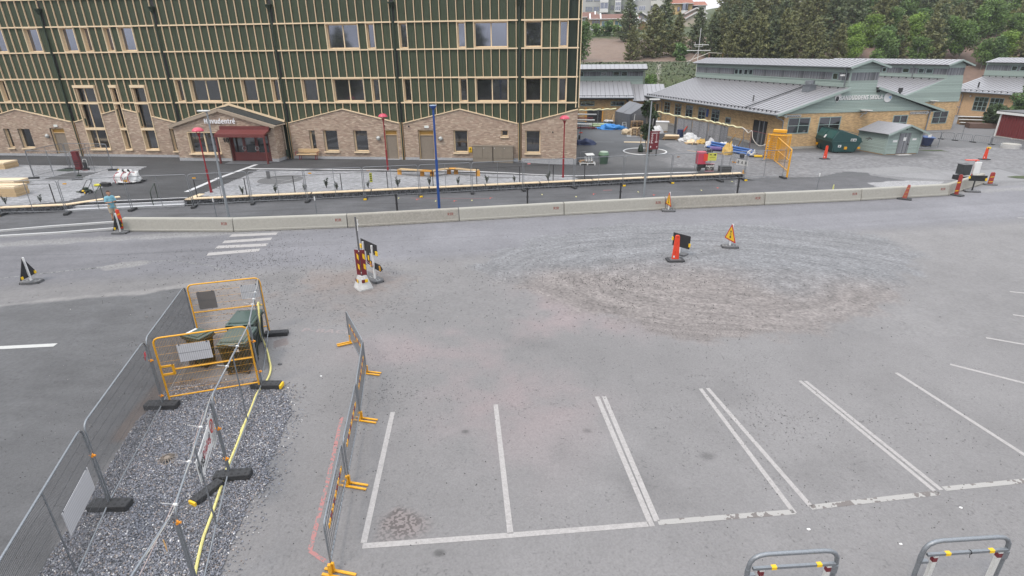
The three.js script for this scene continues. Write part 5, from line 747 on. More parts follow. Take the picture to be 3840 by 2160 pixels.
function fence(label, a, b, group, o = {}) {
  const L = Math.hypot(b[0] - a[0], b[1] - a[1]), ry = -Math.atan2(b[1] - a[1], b[0] - a[0]), y = o.y ?? (gy(...a) + .1);
  let g; if (!fenceProto) { g = fenceProto = thing('mobile_fence', label, 'mobile fence', a[0], a[1], ry, group, y); fenceParts(g, FL, FH, M.galvFar, M.wire, [FL * .5], .021, { wr: .0014 }); }
  else g = copyOf(fenceProto, label, a[0], a[1], ry, y); g.userData.group = group; g.scale.x = (L - .05) / FL; return g;
}
let footProto = null;
function foot(label, x, z, ry, group, yellowEnd = 0, y, big = 1) {
  const g = thing('rubber_block', label, 'fence weight', x, z, ry, group, y); g.scale.setScalar(big);
  part('block', [rbx(.68, .13, .22, .02, 0, .07, 0)], M.rubber, g); const h = []; for (const sx of [-.26, -.13, 0, .13, .26]) for (const sz of [-.05, .05]) h.push(rod([sx, .12, sz], [sx, .137, sz], .026, 8)); part('hole', h, M.blackMatt, g); if (yellowEnd) part('end_cap', [rbx(.07, .1, .2, .015, .345 * yellowEnd, .06, 0)], M.yellowPure, g); return g;
}
{
  const J = [[-37.252,18.366], [-33.643,17.798], [-29.898,17.217], [-26.57,16.105], [-23.213,15.143], [-19.983,14.084], [-16.733,13.281], [-13.321,12.246], [-9.929,11.278], [-6.652,10.232], [-3.308,9.219], [0.081,8.179], [3.507,7.074], [6.932,6.012], [10.5,5.285], [12.294,4.741], [15.284,3.893]];
  const grp = 'mobile fence panels along the plaza wall'; const N = J.length;
  for (let i = 0; i < N - 1; i++) { const f = fence(`grey mobile fence panel in front of the plaza wall, ${ordinal[i]} from the left`, J[i], J[i + 1], grp); if ([2, 4, 6, 7, 10, 11, 13].includes(i)) tag(part(numbered('name_sign'), [bx(.2, .07, .012, J[i][0] + .35 * SD[0] + .02, 1.82, J[i][1] + .35 * SD[1] + .03, SA)], i === 10 ? mat(.6, .2, .2, .5) : i % 2 ? mat(.25, .14, .08, .6) : M.yellow, scene), `small name plate near the top corner of the ${ordinal[i]} fence panel along the plaza`, 'plate', 'small plates on the plaza fence'); }
  for (let i = 1; i < N; i++) foot(`black rubber foot under the ${ordinal[i - 1]} joint of the plaza fence, counted from the left`, J[i][0], J[i][1], SA + Math.PI / 2 + (i % 3 - 1) * .12, 'rubber feet of the plaza fence', [1, 7, 8, 12, 13, 15].includes(i) ? -1 : 0, 0, 1);
  const K = [[-39.542,9.522], [-35.876,9.671], [-35.945,6.17], [-39.809,6.007]]; const nm = ['front left', 'front right', 'back right', 'back left'];
  for (let i = 0; i < 4; i++) { fence(`grey mobile fence panel on the ${nm[i]} side of the dug pit`, K[i], K[(i + 1) % 4], 'mobile fence panels round the dug pit'); foot(`rubber fence foot at the ${['left', 'front', 'right', 'back'][i]} corner of the dug pit`, K[i][0], K[i][1], .3, 'rubber feet round the dug pit', i % 2 ? 0 : i ? 1 : -1); }
}
// ---------- lamp posts ----------
function roadLamp(label, x, z, h, arm) { const g = thing('street_lamp', label, 'street lamp', x, z, 0, 'tall grey street lamps', 0); part('base_plate', [bx(.3, .03, .3, 0, .02, 0)], M.galvFar, g); part('pole', [rod([0, 0, 0], [0, 2.6, 0], .075, 12, .07), rod([0, 2.6, 0], [0, h, 0], .055, 12, .04), rod([0, 2.52, 0], [0, 2.68, 0], .078, 12)], M.greyPole, g); const a = Math.sign(arm) * .3; const l = part('lamp_head', [rbx(.62, .07, .26, .03, a * .55, h + .03, 0)], M.whiteDirty, g); part('lamp_lens', [bx(.4, .012, .2, a * .7, h - .012, 0)], mat(.6, .6, .58, .3), l); }
roadLamp('tall grey street lamp behind the barriers, left, before the main entrance', -19.462,17.557, 5.92, -1); roadLamp('tall grey street lamp behind the barriers, right, before the red board', 4.497,11.008, 6.0, 1);
function redLamp(label, x, z, h) { const g = thing('park_lamp', label, 'park lamp', x, z, 0, 'red mushroom park lamps'); part('base', [rod([0, 0, 0], [0, .12, 0], .09, 10)], M.lampRed, g); part('pole', [rod([0, .1, 0], [0, 1.45, 0], .065, 12), rod([0, 1.4, 0], [0, 1.52, 0], .072, 12), rod([0, 1.5, 0], [0, h - .35, 0], .042, 10)], M.lampRed, g); part('lamp_arm', [rod([0, h - .42, 0], [0, h - .2, 0], .05, 10, .12), ...[0, 1, 2, 3].map(k => rod([.1 * Math.cos(k * 1.57), h - .24, .1 * Math.sin(k * 1.57)], [.17 * Math.cos(k * 1.57), h - .1, .17 * Math.sin(k * 1.57)], .012, 5))], M.lampRed, g); part('lamp_shade', [new THREE.LatheGeometry([[.12, -.12], [.34, -.1], [.36, -.07], [.3, .02], [.2, .11], [.05, .14], [0, .14]].map(p => new THREE.Vector2(...p)), 18).translate(0, h, 0)], M.lampHead, g); return g; }
redLamp('red mushroom park lamp left of the entrance canopy', -23.539,12.756, 4.0); redLamp('red mushroom park lamp by the zigzag bench', -14.246,4.558, 4.05); redLamp('red mushroom park lamp near the right corner of the new school', -0.714,6.434, 4.15);
{ const g = thing('lamp_post', 'single blue lamp post with flat top behind the barriers', 'lamp post', -7.905,14.593, 0, undefined, 0); part('pole', [rod([0, 0, 0], [0, 2.9, 0], .08, 12), rod([0, 2.85, 0], [0, 3.0, 0], .085, 12), rod([0, 2.95, 0], [0, 5.85, 0], .062, 12)], M.blue, g); part('lamp_head', [new THREE.CylinderGeometry(.2, .14, .14, 16).translate(0, 5.9, 0)], M.blue, g); part('cap', [new THREE.CylinderGeometry(.2, .2, .03, 16).translate(0, 5.99, 0)], mat(.35, .45, .6, .3), g); }
// ---------- posts in the pavement ----------
{ const L = [[-10.358,15.032], [-2.751,12.808], [3.03,10.998], [10.775,8.928]], w = ['nearest the blue lamp post', 'second from the left', 'left of the right grey lamp post', 'before the end of the stone wall']; let p;
  L.forEach((q, i) => { const lab = 'slim black bollard in the new pavement, ' + w[i]; if (!p) { p = thing('bollard', lab, 'bollard', q[0], q[1], 0, 'slim black bollards', 0); part('post', [bx(.09, 1.0, .09, 0, .5, 0)], M.blackMatt, p); part('cap', [bx(.13, .03, .13, 0, 1.01, 0)], M.blackMatt, p); part('peg', [rod([-.09, .45, 0], [.09, .45, 0], .018), rod([-.09, .92, 0], [.09, .92, 0], .018)], M.blackMatt, p); } else copyOf(p, lab, q[0], q[1], 0, 0); });
  const S = [[-20.513,17.126], [-14.771,16.352], [16.267,7.58]], sw = ['beside the left grey lamp post', 'between the blue lamp and the left grey lamp', 'before the fresh tar patch']; let s;
  S.forEach((q, i) => { const lab = 'thin grey marker stake with pale top, ' + sw[i]; if (!s) { s = thing('marker_stake', lab, 'stake', q[0], q[1], 0, 'thin marker stakes', 0); part('stake', [rod([0, 0, 0], [0, .95, 0], .025)], M.galv, s); part('pale_top', [rod([0, .9, 0], [0, 1.12, 0], .035)], M.white, s); } else copyOf(s, lab, q[0], q[1], 0, 0); });
  solo('stub_post', [rod([0, 0, 0], [0, .22, 0], .05).translate(...(([x, z]) => [x, 0, z])([17.21,7.773])), rod([0, .2, 0], [0, .42, 0], .05, 8, .03).translate(...(([x, z]) => [x, 0, z])([17.21,7.773]))], mat(.5, .5, .2, .6), 'short pale yellow stub post behind the barrier near the tar patch', 'post');
  // sprayed survey marks
  const red = mat(.45, .08, .06, .9), yel = mat(.5, .48, .2, .9); [['b2',1]].length; const mk = [[-9.955,12.148,0],[-7.466,12.372,0],[-5.296,11.455,0],[1.36,9.881,0],[5.258,9.849,0],[9.839,7.431,0],[-11.247,11.857,1],[-8.648,12.458,1],[-6.373,12.119,1],[-2.012,10.215,1],[0.224,10.637,1],[4.348,9.004,1],[8.605,8.249,1],[11.333,5.271,1]];
  mk.forEach(([x, z, y]) => struct(y ? 'survey_dash' : 'survey_mark', [strip([[x, z - .12], [x + .03, z + .14]], .07, .008), ...(y ? [] : [strip([[x, z - .1], [x + .16, z - .12]], .05, .0085)])], y ? yel : red)); struct('survey_line', [strip([[2.065,8.709], [2.655,8.602]], .07, .008), strip([[-10.453,11.799], [-5.407,11.582]], .03, .0085, 4)], mat(.35, .12, .12, .9));
}
// ---------- benches and things on the plaza ----------
{
  const P = [[-12.8,6.268], [-10.956,6.738], [-10.207,6.814], [-9.161,5.87], [-8.62,5.878], [-6.9,6.398]], o = P[0], g = thing('zigzag_bench', 'long zigzag bench with timber slats and bright orange legs on the paving', 'bench', o[0], o[1], 0, undefined, gy(...o)), R = P.map(p => [p[0] - o[0], p[1] - o[1]]);
  for (const [i, j] of [[0, 1], [2, 3], [4, 5], [1, 2], [3, 4]]) { const a = R[i], b = R[j], L = Math.hypot(b[0] - a[0], b[1] - a[1]), n = [-(b[1] - a[1]) / L, (b[0] - a[0]) / L]; for (let s = 0; s < 4; s++) { const f = (s - 1.5) * .125; part('slat', [beam([a[0] + n[0] * f, .43, a[1] + n[1] * f], [b[0] + n[0] * f, .43, b[1] + n[1] * f], .11, .045)], i % 2 ? M.orangeWood : M.timber, g); } for (const p of [a, b]) part('leg', [bx(.3, .41, .09, p[0], .205, p[1], .2)], M.orangeWood, g); }
}
{ const [x, z] = [-22.533,0.299], g = thing('park_bench', 'red metal bench with wooden seat against the brick wall', 'bench', x, Math.max(z, .5), 0); for (const s of [-.95, .95]) { part('leg', [rod([s * .75, 0, .1], [s * .75, .42, .1], .03), rod([s * .75, 0, -.2], [s * .75, .42, -.2], .03)], M.lampRed, g); part('armrest', [bent([[s, .4, .25], [s, .65, .25], [s, .65, -.25]], .022, .06)], M.lampRed, g); } for (let i = 0; i < 4; i++) part('slat', [rbx(1.85, .035, .11, .008, 0, .45, -.18 + i * .125)], M.timber, g); for (let i = 0; i < 3; i++) part('back_slat', [rbx(1.85, .1, .03, .008, 0, .6 + i * .115, -.28)], M.timber, g); part('board', [bx(.65, .03, .2, .55, .5, .05)], M.timberPale, g); }
{ // timber seat stacks at the left edge
  const mk = (label, x, z, w, n, d) => { const g = thing('timber_bench', label, 'timber seat', x, z, .12, 'stacked timber seats on the left paving'); for (let i = 0; i < n; i++) part('board', [rbx(w, .125, d, .012, -w / 2 + (i % 2) * .03, .07 + i * .135, -d / 2)], i === n - 1 ? M.timberPale : M.timber, g); };
  mk('stacked timber seat on the left paving, farthest back by the picture edge', -45.212,6.336, 4, 4, 1.4); mk('stacked timber seat on the left paving, middle one', -38.33,12.22, 4, 3, 1.3); mk('stacked timber seat on the left paving, nearest the railing', -35.492,14.894, 4, 5, 1.1);
}
function crumple(rx, h, rz, amp, sd, open = 0, seg = 22) { const g = new THREE.SphereGeometry(1, seg, Math.round(seg * .6), 0, Math.PI * 2, open, Math.PI / 2 - open + .02), p = g.attributes.position; for (let i = 0; i < p.count; i++) { let x = p.getX(i), y = p.getY(i), z = p.getZ(i); const n = fbm(x * 2.6 + sd * 7 + 50, z * 2.6 + y * 3.1 + sd * 13 + 50, 3) - .5, n2 = vn(x * 7 + sd + 80, z * 7 + y * 6 + 90) - .5, k = 1 + amp * n * 2 + amp * .6 * n2; p.setXYZ(i, x * rx * k, Math.max(0, y * h * (1 + amp * 1.3 * n * 2 + amp * n2)), z * rz * k); } g.computeVertexNormals(); return g; }
{ const [x, z] = [-31.343,10.254], g = thing('bulk_bag', 'crumpled white bulk bag with red straps on the dark asphalt of the plaza', 'bulk bag', x, z, .2); part('pallet', [bx(1.7, .04, .2, .2, .1, .25), bx(1.7, .04, .2, .2, .1, -.25), bx(.12, .08, .9, -.5, .04, 0), bx(.12, .08, .9, .8, .04, 0)], M.blackMatt, g); part('bag', [crumple(.8, .78, .72, .42, 3, .35, 30).translate(0, .12, 0)], mottled(.52, .52, .52, .7, .15, .05, .85), g); for (const s of [-.55, -.1, .35]) part('strap', [hose([[s, .12, .62], [s - .05, .5, .6], [s + .1, .8, .3], [s + .2, .7, .05]], .022)], mat(.4, .06, .08, .7), g); part('label', [bx(.3, .14, .02, .1, .25, .64)], M.yellow, g); }
{ const [x, z] = [-31.814,13.501], g = thing('lawn_mower', 'green and black push mower with long handle behind the fence', 'mower', x, z, -.3); part('deck', [rbx(.55, .16, .42, .06, 0, .17, 0), rbx(.3, .16, .28, .06, .02, .31, 0)], M.greenTrim, g); for (const [a, b] of [[-.25, .2], [.25, .2], [-.25, -.2], [.25, -.2]]) part('wheel', [rod([a, .1, b - .03], [a, .1, b + .03], .1, 12)], M.rubber, g); part('hub', [rod([.25, .1, .235], [.25, .1, .25], .06, 10), rbx(.16, .1, .1, .02, .1, .2, .22)], M.yellowPure, g); part('handle', [bent([[-.1, .2, .18], [.75, .95, .18], [.75, .95, -.18], [-.1, .2, -.18]], .016, .06)], M.black, g); part('grass_tray', [bx(.5, .05, .3, -.55, .05, .02)], M.greenTrim, g); }
{ const [x, z] = [-32.313,11.458], g = thing('tool_case', 'yellow and black tool case lying on the plaza asphalt', 'tool case', x, z, .15); part('case', [rbx(.6, .22, .35, .03, .15, .12, 0)], M.black, g); part('lid', [rbx(.5, .12, .3, .03, -.3, .1, .03)], mat(.55, .5, .03, .5), g); part('handle', [bent([[-.05, .22, .1], [-.05, .3, .1], [.3, .3, .1], [.3, .22, .1]], .014, .03)], M.black, g); }
{ const [x, z] = [-38.675,6.089], g = thing('site_cabinet', 'tall dark red equipment cabinet standing inside the fenced pit corner', 'cabinet', x, z, .1); part('body', [rbx(.42, 1.35, .32, .02, -.2, .72, 0)], M.darkRed, g); for (const y of [.35, .48, .61, .74]) part('vent', [bx(.34, .05, .02, -.2, y, .165)], M.black, g); part('cap', [rbx(.46, .06, .36, .015, -.2, 1.42, 0)], M.darkRed, g); }
{ const [x, z] = [-38.274,6.115], g = thing('hand_truck', 'black and red hand truck with looped handle beside the red cabinet', 'hand truck', x, z, .1); part('frame', [bent([[-.15, .05, 0], [-.15, .85, -.05], [.15, .85, -.05], [.15, .05, 0]], .025, .12)], M.whiteDirty, g); part('body', [rbx(.28, .55, .2, .04, 0, .35, -.02)], M.black, g); part('wheel', [rod([-.2, .1, 0], [-.14, .1, 0], .1, 10), rod([.14, .1, 0], [.2, .1, 0], .1, 10)], M.rubber, g); part('toe_plate', [bx(.4, .02, .25, 0, .03, .12)], M.darkRed, g); }
{ const [x, z] = [-36.969,8.335], g = thing('hand_tool', 'small green broom standing at the pit fence', 'broom', x, z); part('handle', [rod([0, .1, 0], [.12, .5, 0], .02)], M.black, g); part('head', [bx(.35, .1, .12, 0, .06, 0)], M.greenTrim, g); }
{ const [x, z] = [-39.899,6.471], g = thing('rubber_sheet', 'dark green folded sheet lying behind the pit fence', 'sheet', x, z); part('fold', [crumple(.85, .14, .3, .3, 8).translate(.3, 0, 0)], M.greenTrim, g); }
{ const [x, z] = [-21.937,8.316], g = thing('info_post', 'low grey sign slab standing by the round disc on the paving', 'sign', x, z); part('slab', [rbx(.26, .55, .08, .02, 0, .28, 0)], mottled(.12, .12, .125, 1, .1, .05, .7), g); part('cap', [bx(.28, .04, .1, 0, .56, 0)], M.galv, g); }
{ const f = thing('notice_sheet', 'yellow and green striped notice hanging on the plaza fence, fourth panel right of the lamp', 'notice', -12.911,11.978, SA, undefined, 1.1); part('sheet', [bx(.17, .6, .012, 0, .25, .03)], mat(.45, .45, .05, .6), f); for (let i = 0; i < 4; i++) part('stripe', [bx(.13, .05, .004, 0, .07 + i * .13, .039)], M.greenTrim, f); }
{ const w = thing('warning_plate', 'yellow warning plate on the brick wall beside the utility cabinets', 'plate', -8.55, .02, 0, undefined, 1.25); part('plate', [rbx(.28, .42, .03, .01, 0, 0, .03)], M.yellowPure, w); part('mark', [slab([[-.09, 0], [.09, 0], [0, .15]], .004).translate(0, 0, .046), bx(.16, .025, .004, 0, -.08, .047), bx(.16, .025, .004, 0, -.13, .047)], M.black, w); }
{ // young shrubs along the wall
  const S = [[-34.399,16.682], [-32.594,16.113], [-21.064,13.257], [-19.24,12.513], [-17.465,12.011], [-16.438,10.967], [-15.466,11.552], [-13.586,10.835], [-11.699,10.371], [-9.688,9.691], [-7.771,9.422], [-5.885,8.806], [-4.032,8.254], [-1.723,7.701]]; let p;
  S.forEach(([x, z], i) => { const lab = `thin newly planted shrub in the paving along the stone wall, ${ordinal[i]} from the left`; if (!p) { p = thing('young_shrub', lab, 'shrub', x, z, 0, 'newly planted shrubs'); const tw = [], q = []; for (let k = 0; k < 6; k++) { const a = k * 1.05, L = .06 + .02 * k; tw.push(rod([0, 0, 0], [Math.cos(a) * L, .4 + .08 * (k % 4), Math.sin(a) * L], .012, 4, .006)); for (let j = 0; j < 8; j++) { const t = .35 + .65 * j / 8; q.push(quad(Math.cos(a) * L * t + rr(-.04, .04), (.4 + .08 * (k % 4)) * t, Math.sin(a) * L * t + rr(-.04, .04), .03, .045, [.022, .035, .016])); } } part('twigs', tw, M.blackMatt, p); const c = new THREE.Mesh(leafGeo(q), leafM); c.name = 'leaves'; p.add(c); } else { const c = copyOf(p, lab, x, z, rnd() * 6); c.scale.setScalar(rr(.8, 1.25)); } });
}

// ---------- concrete barriers ----------
{
  const J = [[-23.844,20.242], [-17.825,19.841], [-12.025,18.61], [-6.232,16.914], [-0.436,15.206], [5.505,13.506], [11.608,11.959], [17.799,10.436], [23.859,8.665], [28.329,4.857]];
  const prof = [[-.22, 0], [.22, 0], [.22, .07], [.2, .1], [.13, .6], [.11, .64], [.08, .66], [-.08, .66], [-.11, .64], [-.13, .6], [-.2, .1], [-.22, .07]];
  const marks = ['RIR', 'RIR', 'RIR', 'RIR', 'RIR', 'RIR', 'RIR', 'RIR', null];
  const where = ['at the left end, behind the striped sign back', 'behind the crossing, second from the left', 'behind the tall dark post', 'before the blue lamp post, fourth from the left', 'fifth from the left, left of the small triangle sign', 'sixth from the left, behind the small triangle sign', 'seventh from the left, before the marker stake', 'eighth from the left, behind the worn delineator', 'at the right end, turned away from the street'];
  for (let i = 0; i < J.length - 1; i++) {
    const a = J[i], b = J[i + 1], L = Math.hypot(b[0] - a[0], b[1] - a[1]) - .04, ry = -Math.atan2(b[1] - a[1], b[0] - a[0]);
    const g = thing('concrete_barrier', 'concrete road barrier ' + where[i], 'barrier', a[0], a[1], ry, 'concrete barriers along the street', 0);
    const e = new THREE.ExtrudeGeometry(poly(prof), { depth: L - .06, bevelEnabled: true, bevelSize: .018, bevelThickness: .03, bevelSegments: 2 }); e.rotateY(Math.PI / 2).translate(.05, .04, -.22); part('bearing_foot', [bx(.5, .05, .3, L * .2, .022, -.22), bx(.5, .05, .3, L * .8, .022, -.22)], M.blackMatt, g);
    const m = i % 3 === 2 ? M.concreteB ??= mottled(.275, .26, .23, 2.6, .24, .1, .9) : M.concreteA ??= mottled(.31, .30, .27, 2.6, .14, .08, .9);
    part('body', [e], m, g); const hs = []; for (const t of [.13, .37, .62, .86]) hs.push(rod([L * t, .34, -.22 + .172], [L * t, .34, -.22 + .178], .028, 8)); part('hole', hs, M.blackMatt, g);
    if (marks[i]) part('stencil', [letters(marks[i], .15, .004, true).rotateX(-.13).translate(L - .42, .44, -.045), bx(.42, .018, .004, L - .42, .33, -.032)], mat(.20, .05, .04, .9), g);
    part('lifting_slot', [bx(.3, .05, .01, L * .3, .03, .0), bx(.3, .05, .01, L * .7, .03, .0)], M.blackMatt, g);
  }
}
// ---------- road signs on rubber feet ----------
function rubberBase(g, w = .72, d = .46, ry = 0) { part('foot', [slab([[-w / 2, -d / 2 + .1], [-w / 2 + .12, -d / 2], [w / 2 - .12, -d / 2], [w / 2, -d / 2 + .1], [w / 2, d / 2 - .1], [w / 2 - .12, d / 2], [-w / 2 + .12, d / 2], [-w / 2, d / 2 - .1]], .09, .012).rotateX(-Math.PI / 2).rotateY(ry).translate(0, .0, 0)], M.rubberGrey, g); part('foot_edge', [bx(w + .02, .05, d - .1, 0, .026, 0, ry)], M.rubber, g); const a = [[-.24, 0], [.24, 0]].map(([x]) => [Math.cos(ry) * x, -Math.sin(ry) * x]); part('slot', a.map(([x, z]) => bx(.1, .012, .05, x, .102, z, ry)), M.blackMatt, g); part('pocket', a.map(([x, z]) => bx(.2, .008, .17, x, .1, z, ry)), mat(.2, .2, .205, .9), g); }
const tri = (s, r = .05) => { const h = s * .866, S = new THREE.Shape(), P = [[-s / 2, 0], [s / 2, 0], [0, h]]; P.forEach((p, i) => { const q = P[(i + 1) % 3], o = P[(i + 2) % 3], L = s, a = [p[0] + (q[0] - p[0]) * r / L, p[1] + (q[1] - p[1]) * r / L], b0 = [p[0] + (o[0] - p[0]) * r / L, p[1] + (o[1] - p[1]) * r / L]; if (i) S.lineTo(...b0); else S.moveTo(...b0); S.quadraticCurveTo(...p, ...a); }); return S; };
const ext = (s, d) => new THREE.ExtrudeGeometry(s, { depth: d, bevelEnabled: false, curveSegments: 4 });
function triSign(label, x, z, ry, fronted, o = {}) {
  const g = thing('warning_sign', label, 'road sign', x, z, 0, undefined, 0), s = o.s ?? .62, y = o.y ?? .3, lean = o.lean ?? 0; rubberBase(g, .74, .46, o.base ?? 0);
  const T = q => q.map(k => k.rotateX(lean).rotateY(ry).translate(0, 0, 0)); const post = s * .85 + y;
  part('post', T([bx(.07, post, .05, 0, post / 2, 0)]), M.white, g);
  if (fronted) { part('plate', T([ext(tri(s, .06), .012).translate(0, y, .03)]), M.red, g); part('sign_face', T([ext(tri(s * .78, .04), .006).translate(0, y + s * .06, .04)]), M.sign, g); part('symbol', T([rod([0, y + s * .19, .046], [0, y + s * .19, .05], s * .062, 14), rod([0, y + s * .47, .046], [0, y + s * .47, .05], s * .055, 14), new THREE.TorusGeometry(s * .05, .008, 5, 16).translate(0, y + s * .33, .048)]), M.black, g); part('plate_back', T([ext(tri(s, .06), .004).translate(0, y, .024)]), M.black, g); }
  else { part('plate_back', T([ext(tri(s, .06), .014).translate(0, y, -.045)]), M.black, g); part('reflector', T([bx(.1, .11, .03, -s * .37, y + .08, -.015), bx(.1, .11, .03, s * .37, y + .08, -.015)]), M.yellowPure, g); }
  return g;
}
triSign('black back of a triangle road sign on a white post, on the left roadside', -22.286,27.331, 1.76, false, { s: 1.0, y: .26, base: .25 });
triSign('yellow and red triangle sign with traffic light symbol on the gravel turning patch', 7.556,20.28, -1.27, true, { s: .95, y: .34 });
triSign('small yellow and red triangle sign standing against the concrete barriers', 5.632,13.822, -1.36, true, { s: .9, y: .36 });
function delineator(label, x, z, ry, o = {}) {
  const g = thing('delineator', label, 'delineator', x, z, ry, 'red delineators of the roadworks', o.y ?? 0); const b = o.foot ?? 1; part('foot', [slab([[-.38, -.2], [-.28, -.26], [.28, -.26], [.38, -.2], [.38, .2], [.28, .26], [-.28, .26], [-.38, .2]], .06, .01).rotateX(-Math.PI / 2)], o.footM ?? M.rubber, g); if (o.top) part('foot_top', [bx(.5, .01, .36, 0, .074, 0)], M.rubberGrey, g);
  const h = o.h ?? 1.0, w0 = (o.w ?? .26) / 2, w1 = o.taper ? w0 * .6 : w0 * .92, lean = o.lean ?? 0; const T = q => q.map(k => k.rotateZ(lean).translate(0, .06, 0));
  part('panel', T([slab([[-w0, 0], [w0, 0], [w1, h - .05], [w1 * .6, h], [-w1 * .6, h], [-w1, h - .05]], .05, .012).translate(0, 0, -.025)]), o.m ?? M.redOrange, g);
  if (o.stripes) for (let i = 0; i < o.stripes; i++) { const y = h * (.14 + i * .84 / o.stripes), k = h * .055; part('stripe', T([slab([[-w1 * .92, y], [w1 * .92, y + k * .9], [w1 * .92, y + k * 1.9], [-w1 * .92, y + k]], .004).translate(0, 0, .0385)]), o.sm ?? M.sign, g); }
  if (o.grip) [[.07, .035, 0, h - .06], [.012, .12, 0, h * .68], [.012, .12, -.03, h * .3]].forEach(([a, b2, x2, y2]) => part('grip', T([bx(a, b2, .09, x2, y2, 0)]), M.gripRed ??= mat(.3, .02, .01, .6), g)); if (o.sticker) part('sticker', T([bx(.07, .09, .004, -w0 * .5, .14, .04)]), M.white, g); if (o.lamp) { part('lamp', T([rbx(.3, .17, .12, .03, .07, h - .05, .02)]), M.sign, g); part('lens', T([rod([.0, h - .05, .08], [0, h - .05, .1], .06, 12)]), M.darkRed, g); } return g;
}
delineator('bright red delineator in front of a black sign back on the gravel patch', 4.676,22.373, .12, { h: 1.12, w: .3, taper: 1, grip: 1, sticker: 1, top: 1 });
{ const [x, z] = [5.033,21.523], g = thing('sign_board', 'black back of a rectangular road sign behind the bright red delineator', 'road sign', x, z, -.75, undefined, 0); part('plate', [bx(.9, .62, .014, 0, .66, 0)], M.blackMatt, g); part('bracket', [bx(.08, .16, .04, -.45, .68, .02), bx(.08, .16, .04, .45, .55, .02)], M.yellowPure, g); part('post', [bx(.05, .8, .05, -.05, .4, -.03)], M.white, g); part('foot', [rbx(.6, .07, .4, .02, 0, .035, -.05)], M.rubberGrey, g); }
delineator('orange delineator with yellow top before the dark green waste container', 21.434,-4.498, 0, { h: 1.05, w: .28, taper: 1, stripes: 0, lamp: 0, sticker: 1, grip: 1 }); 
delineator('orange delineator with yellow warning lamp on the right gravel yard', 34.42,-4.974, .1, { h: .95, w: .3, taper: 1, lamp: 1, sticker: 1 });
delineator('worn red delineator leaning before the eighth barrier', 20.637,9.833, -.5, { h: .85, w: .22, taper: 1, lean: -.1, m: M.wornRed ??= mottled(.30, .07, .05, .4, .4, .15, .7), stripes: 3, sm: mat(.38, .2, .05, .7) });
delineator('bent dark red and yellow delineator at the corner of the barriers', 24.392,8.537, -1.0, { h: 1.25, w: .2, lean: .02, m: M.wornRed2 ??= mat(.26, .03, .025, .5), stripes: 2 });
delineator('dark red and yellow striped delineator plate at the far right', 28.525,5.117, -.15, { h: .78, w: .26, m: M.wornRed2, stripes: 2, footM: M.rubberGrey });
{ const [x, z] = [25.976,7.447], g = thing('sign_board', 'black back of a wide road sign on a black post at the right barrier', 'road sign', x, z, -.12, undefined, 0); rubberBase(g, .85, .5, 0); part('post', [bx(.07, 1.0, .05, 0, .5, 0)], M.black, g); part('plate', [bx(1.0, .36, .014, .12, .9, .03)], M.black, g); part('bracket', [bx(.1, .14, .04, -.38, .94, .05), bx(.1, .17, .04, .58, .84, .05)], M.yellowPure, g); }
{ const [x, z] = [27.692,3.768], g = thing('equipment_box', 'black cube with grey side standing behind the right end of the barriers', 'box', x, z, .15, undefined, 0); part('body', [rbx(.62, .7, .6, .02, 0, .72, -.3)], mottled(.03, .033, .035, 1, .2, .1, .6), g); part('side', [bx(.012, .62, .54, .316, .72, -.3)], mat(.14, .145, .14, .7), g); part('lid', [bx(.66, .03, .64, 0, 1.09, -.3)], M.rubberGrey, g); part('leg', [bx(.9, .1, .1, 0, .3, .05), bx(.7, .3, .7, -.05, .15, -.3)], M.black, g); part('rail', [bx(.8, .05, .02, -.05, .33, .11)], M.white, g); }
solo('white_panel', [(q => q)(rbx(.42, .85, .12, .02, 0, .85, 0)).translate(...(([x, z]) => [x, 0, z])([28.368,3.642])), (q => q)(rbx(.3, .5, .1, .02, 0, .25, 0)).translate(...(([x, z]) => [x, 0, z])([28.368,3.642]))], M.white, 'upright white panel beside the black cube at the right end', 'panel');
solo('red_board', [bx(.85, .04, .25, 0, 1.32, -.2).translate(...(([x, z]) => [x, 0, z])([28.24,3.324])), bx(.06, 1.3, .06, .3, .65, -.25).translate(...(([x, z]) => [x, 0, z])([28.24,3.324]))], M.redOrange, 'narrow red board top behind the black cube', 'board');
{ // sign back by the man: two boards on one foot
  triSign('leaning back of a road sign with yellow reflectors before the man', -23.779,20.535, 1.74, false, { s: .95, y: .28, base: .15, lean: 0 });
  delineator('bright red and orange delineator between the man and the first barrier', -24.193,19.904, 1.1, { h: 1.05, w: .24, taper: 1, stripes: 3 });
}
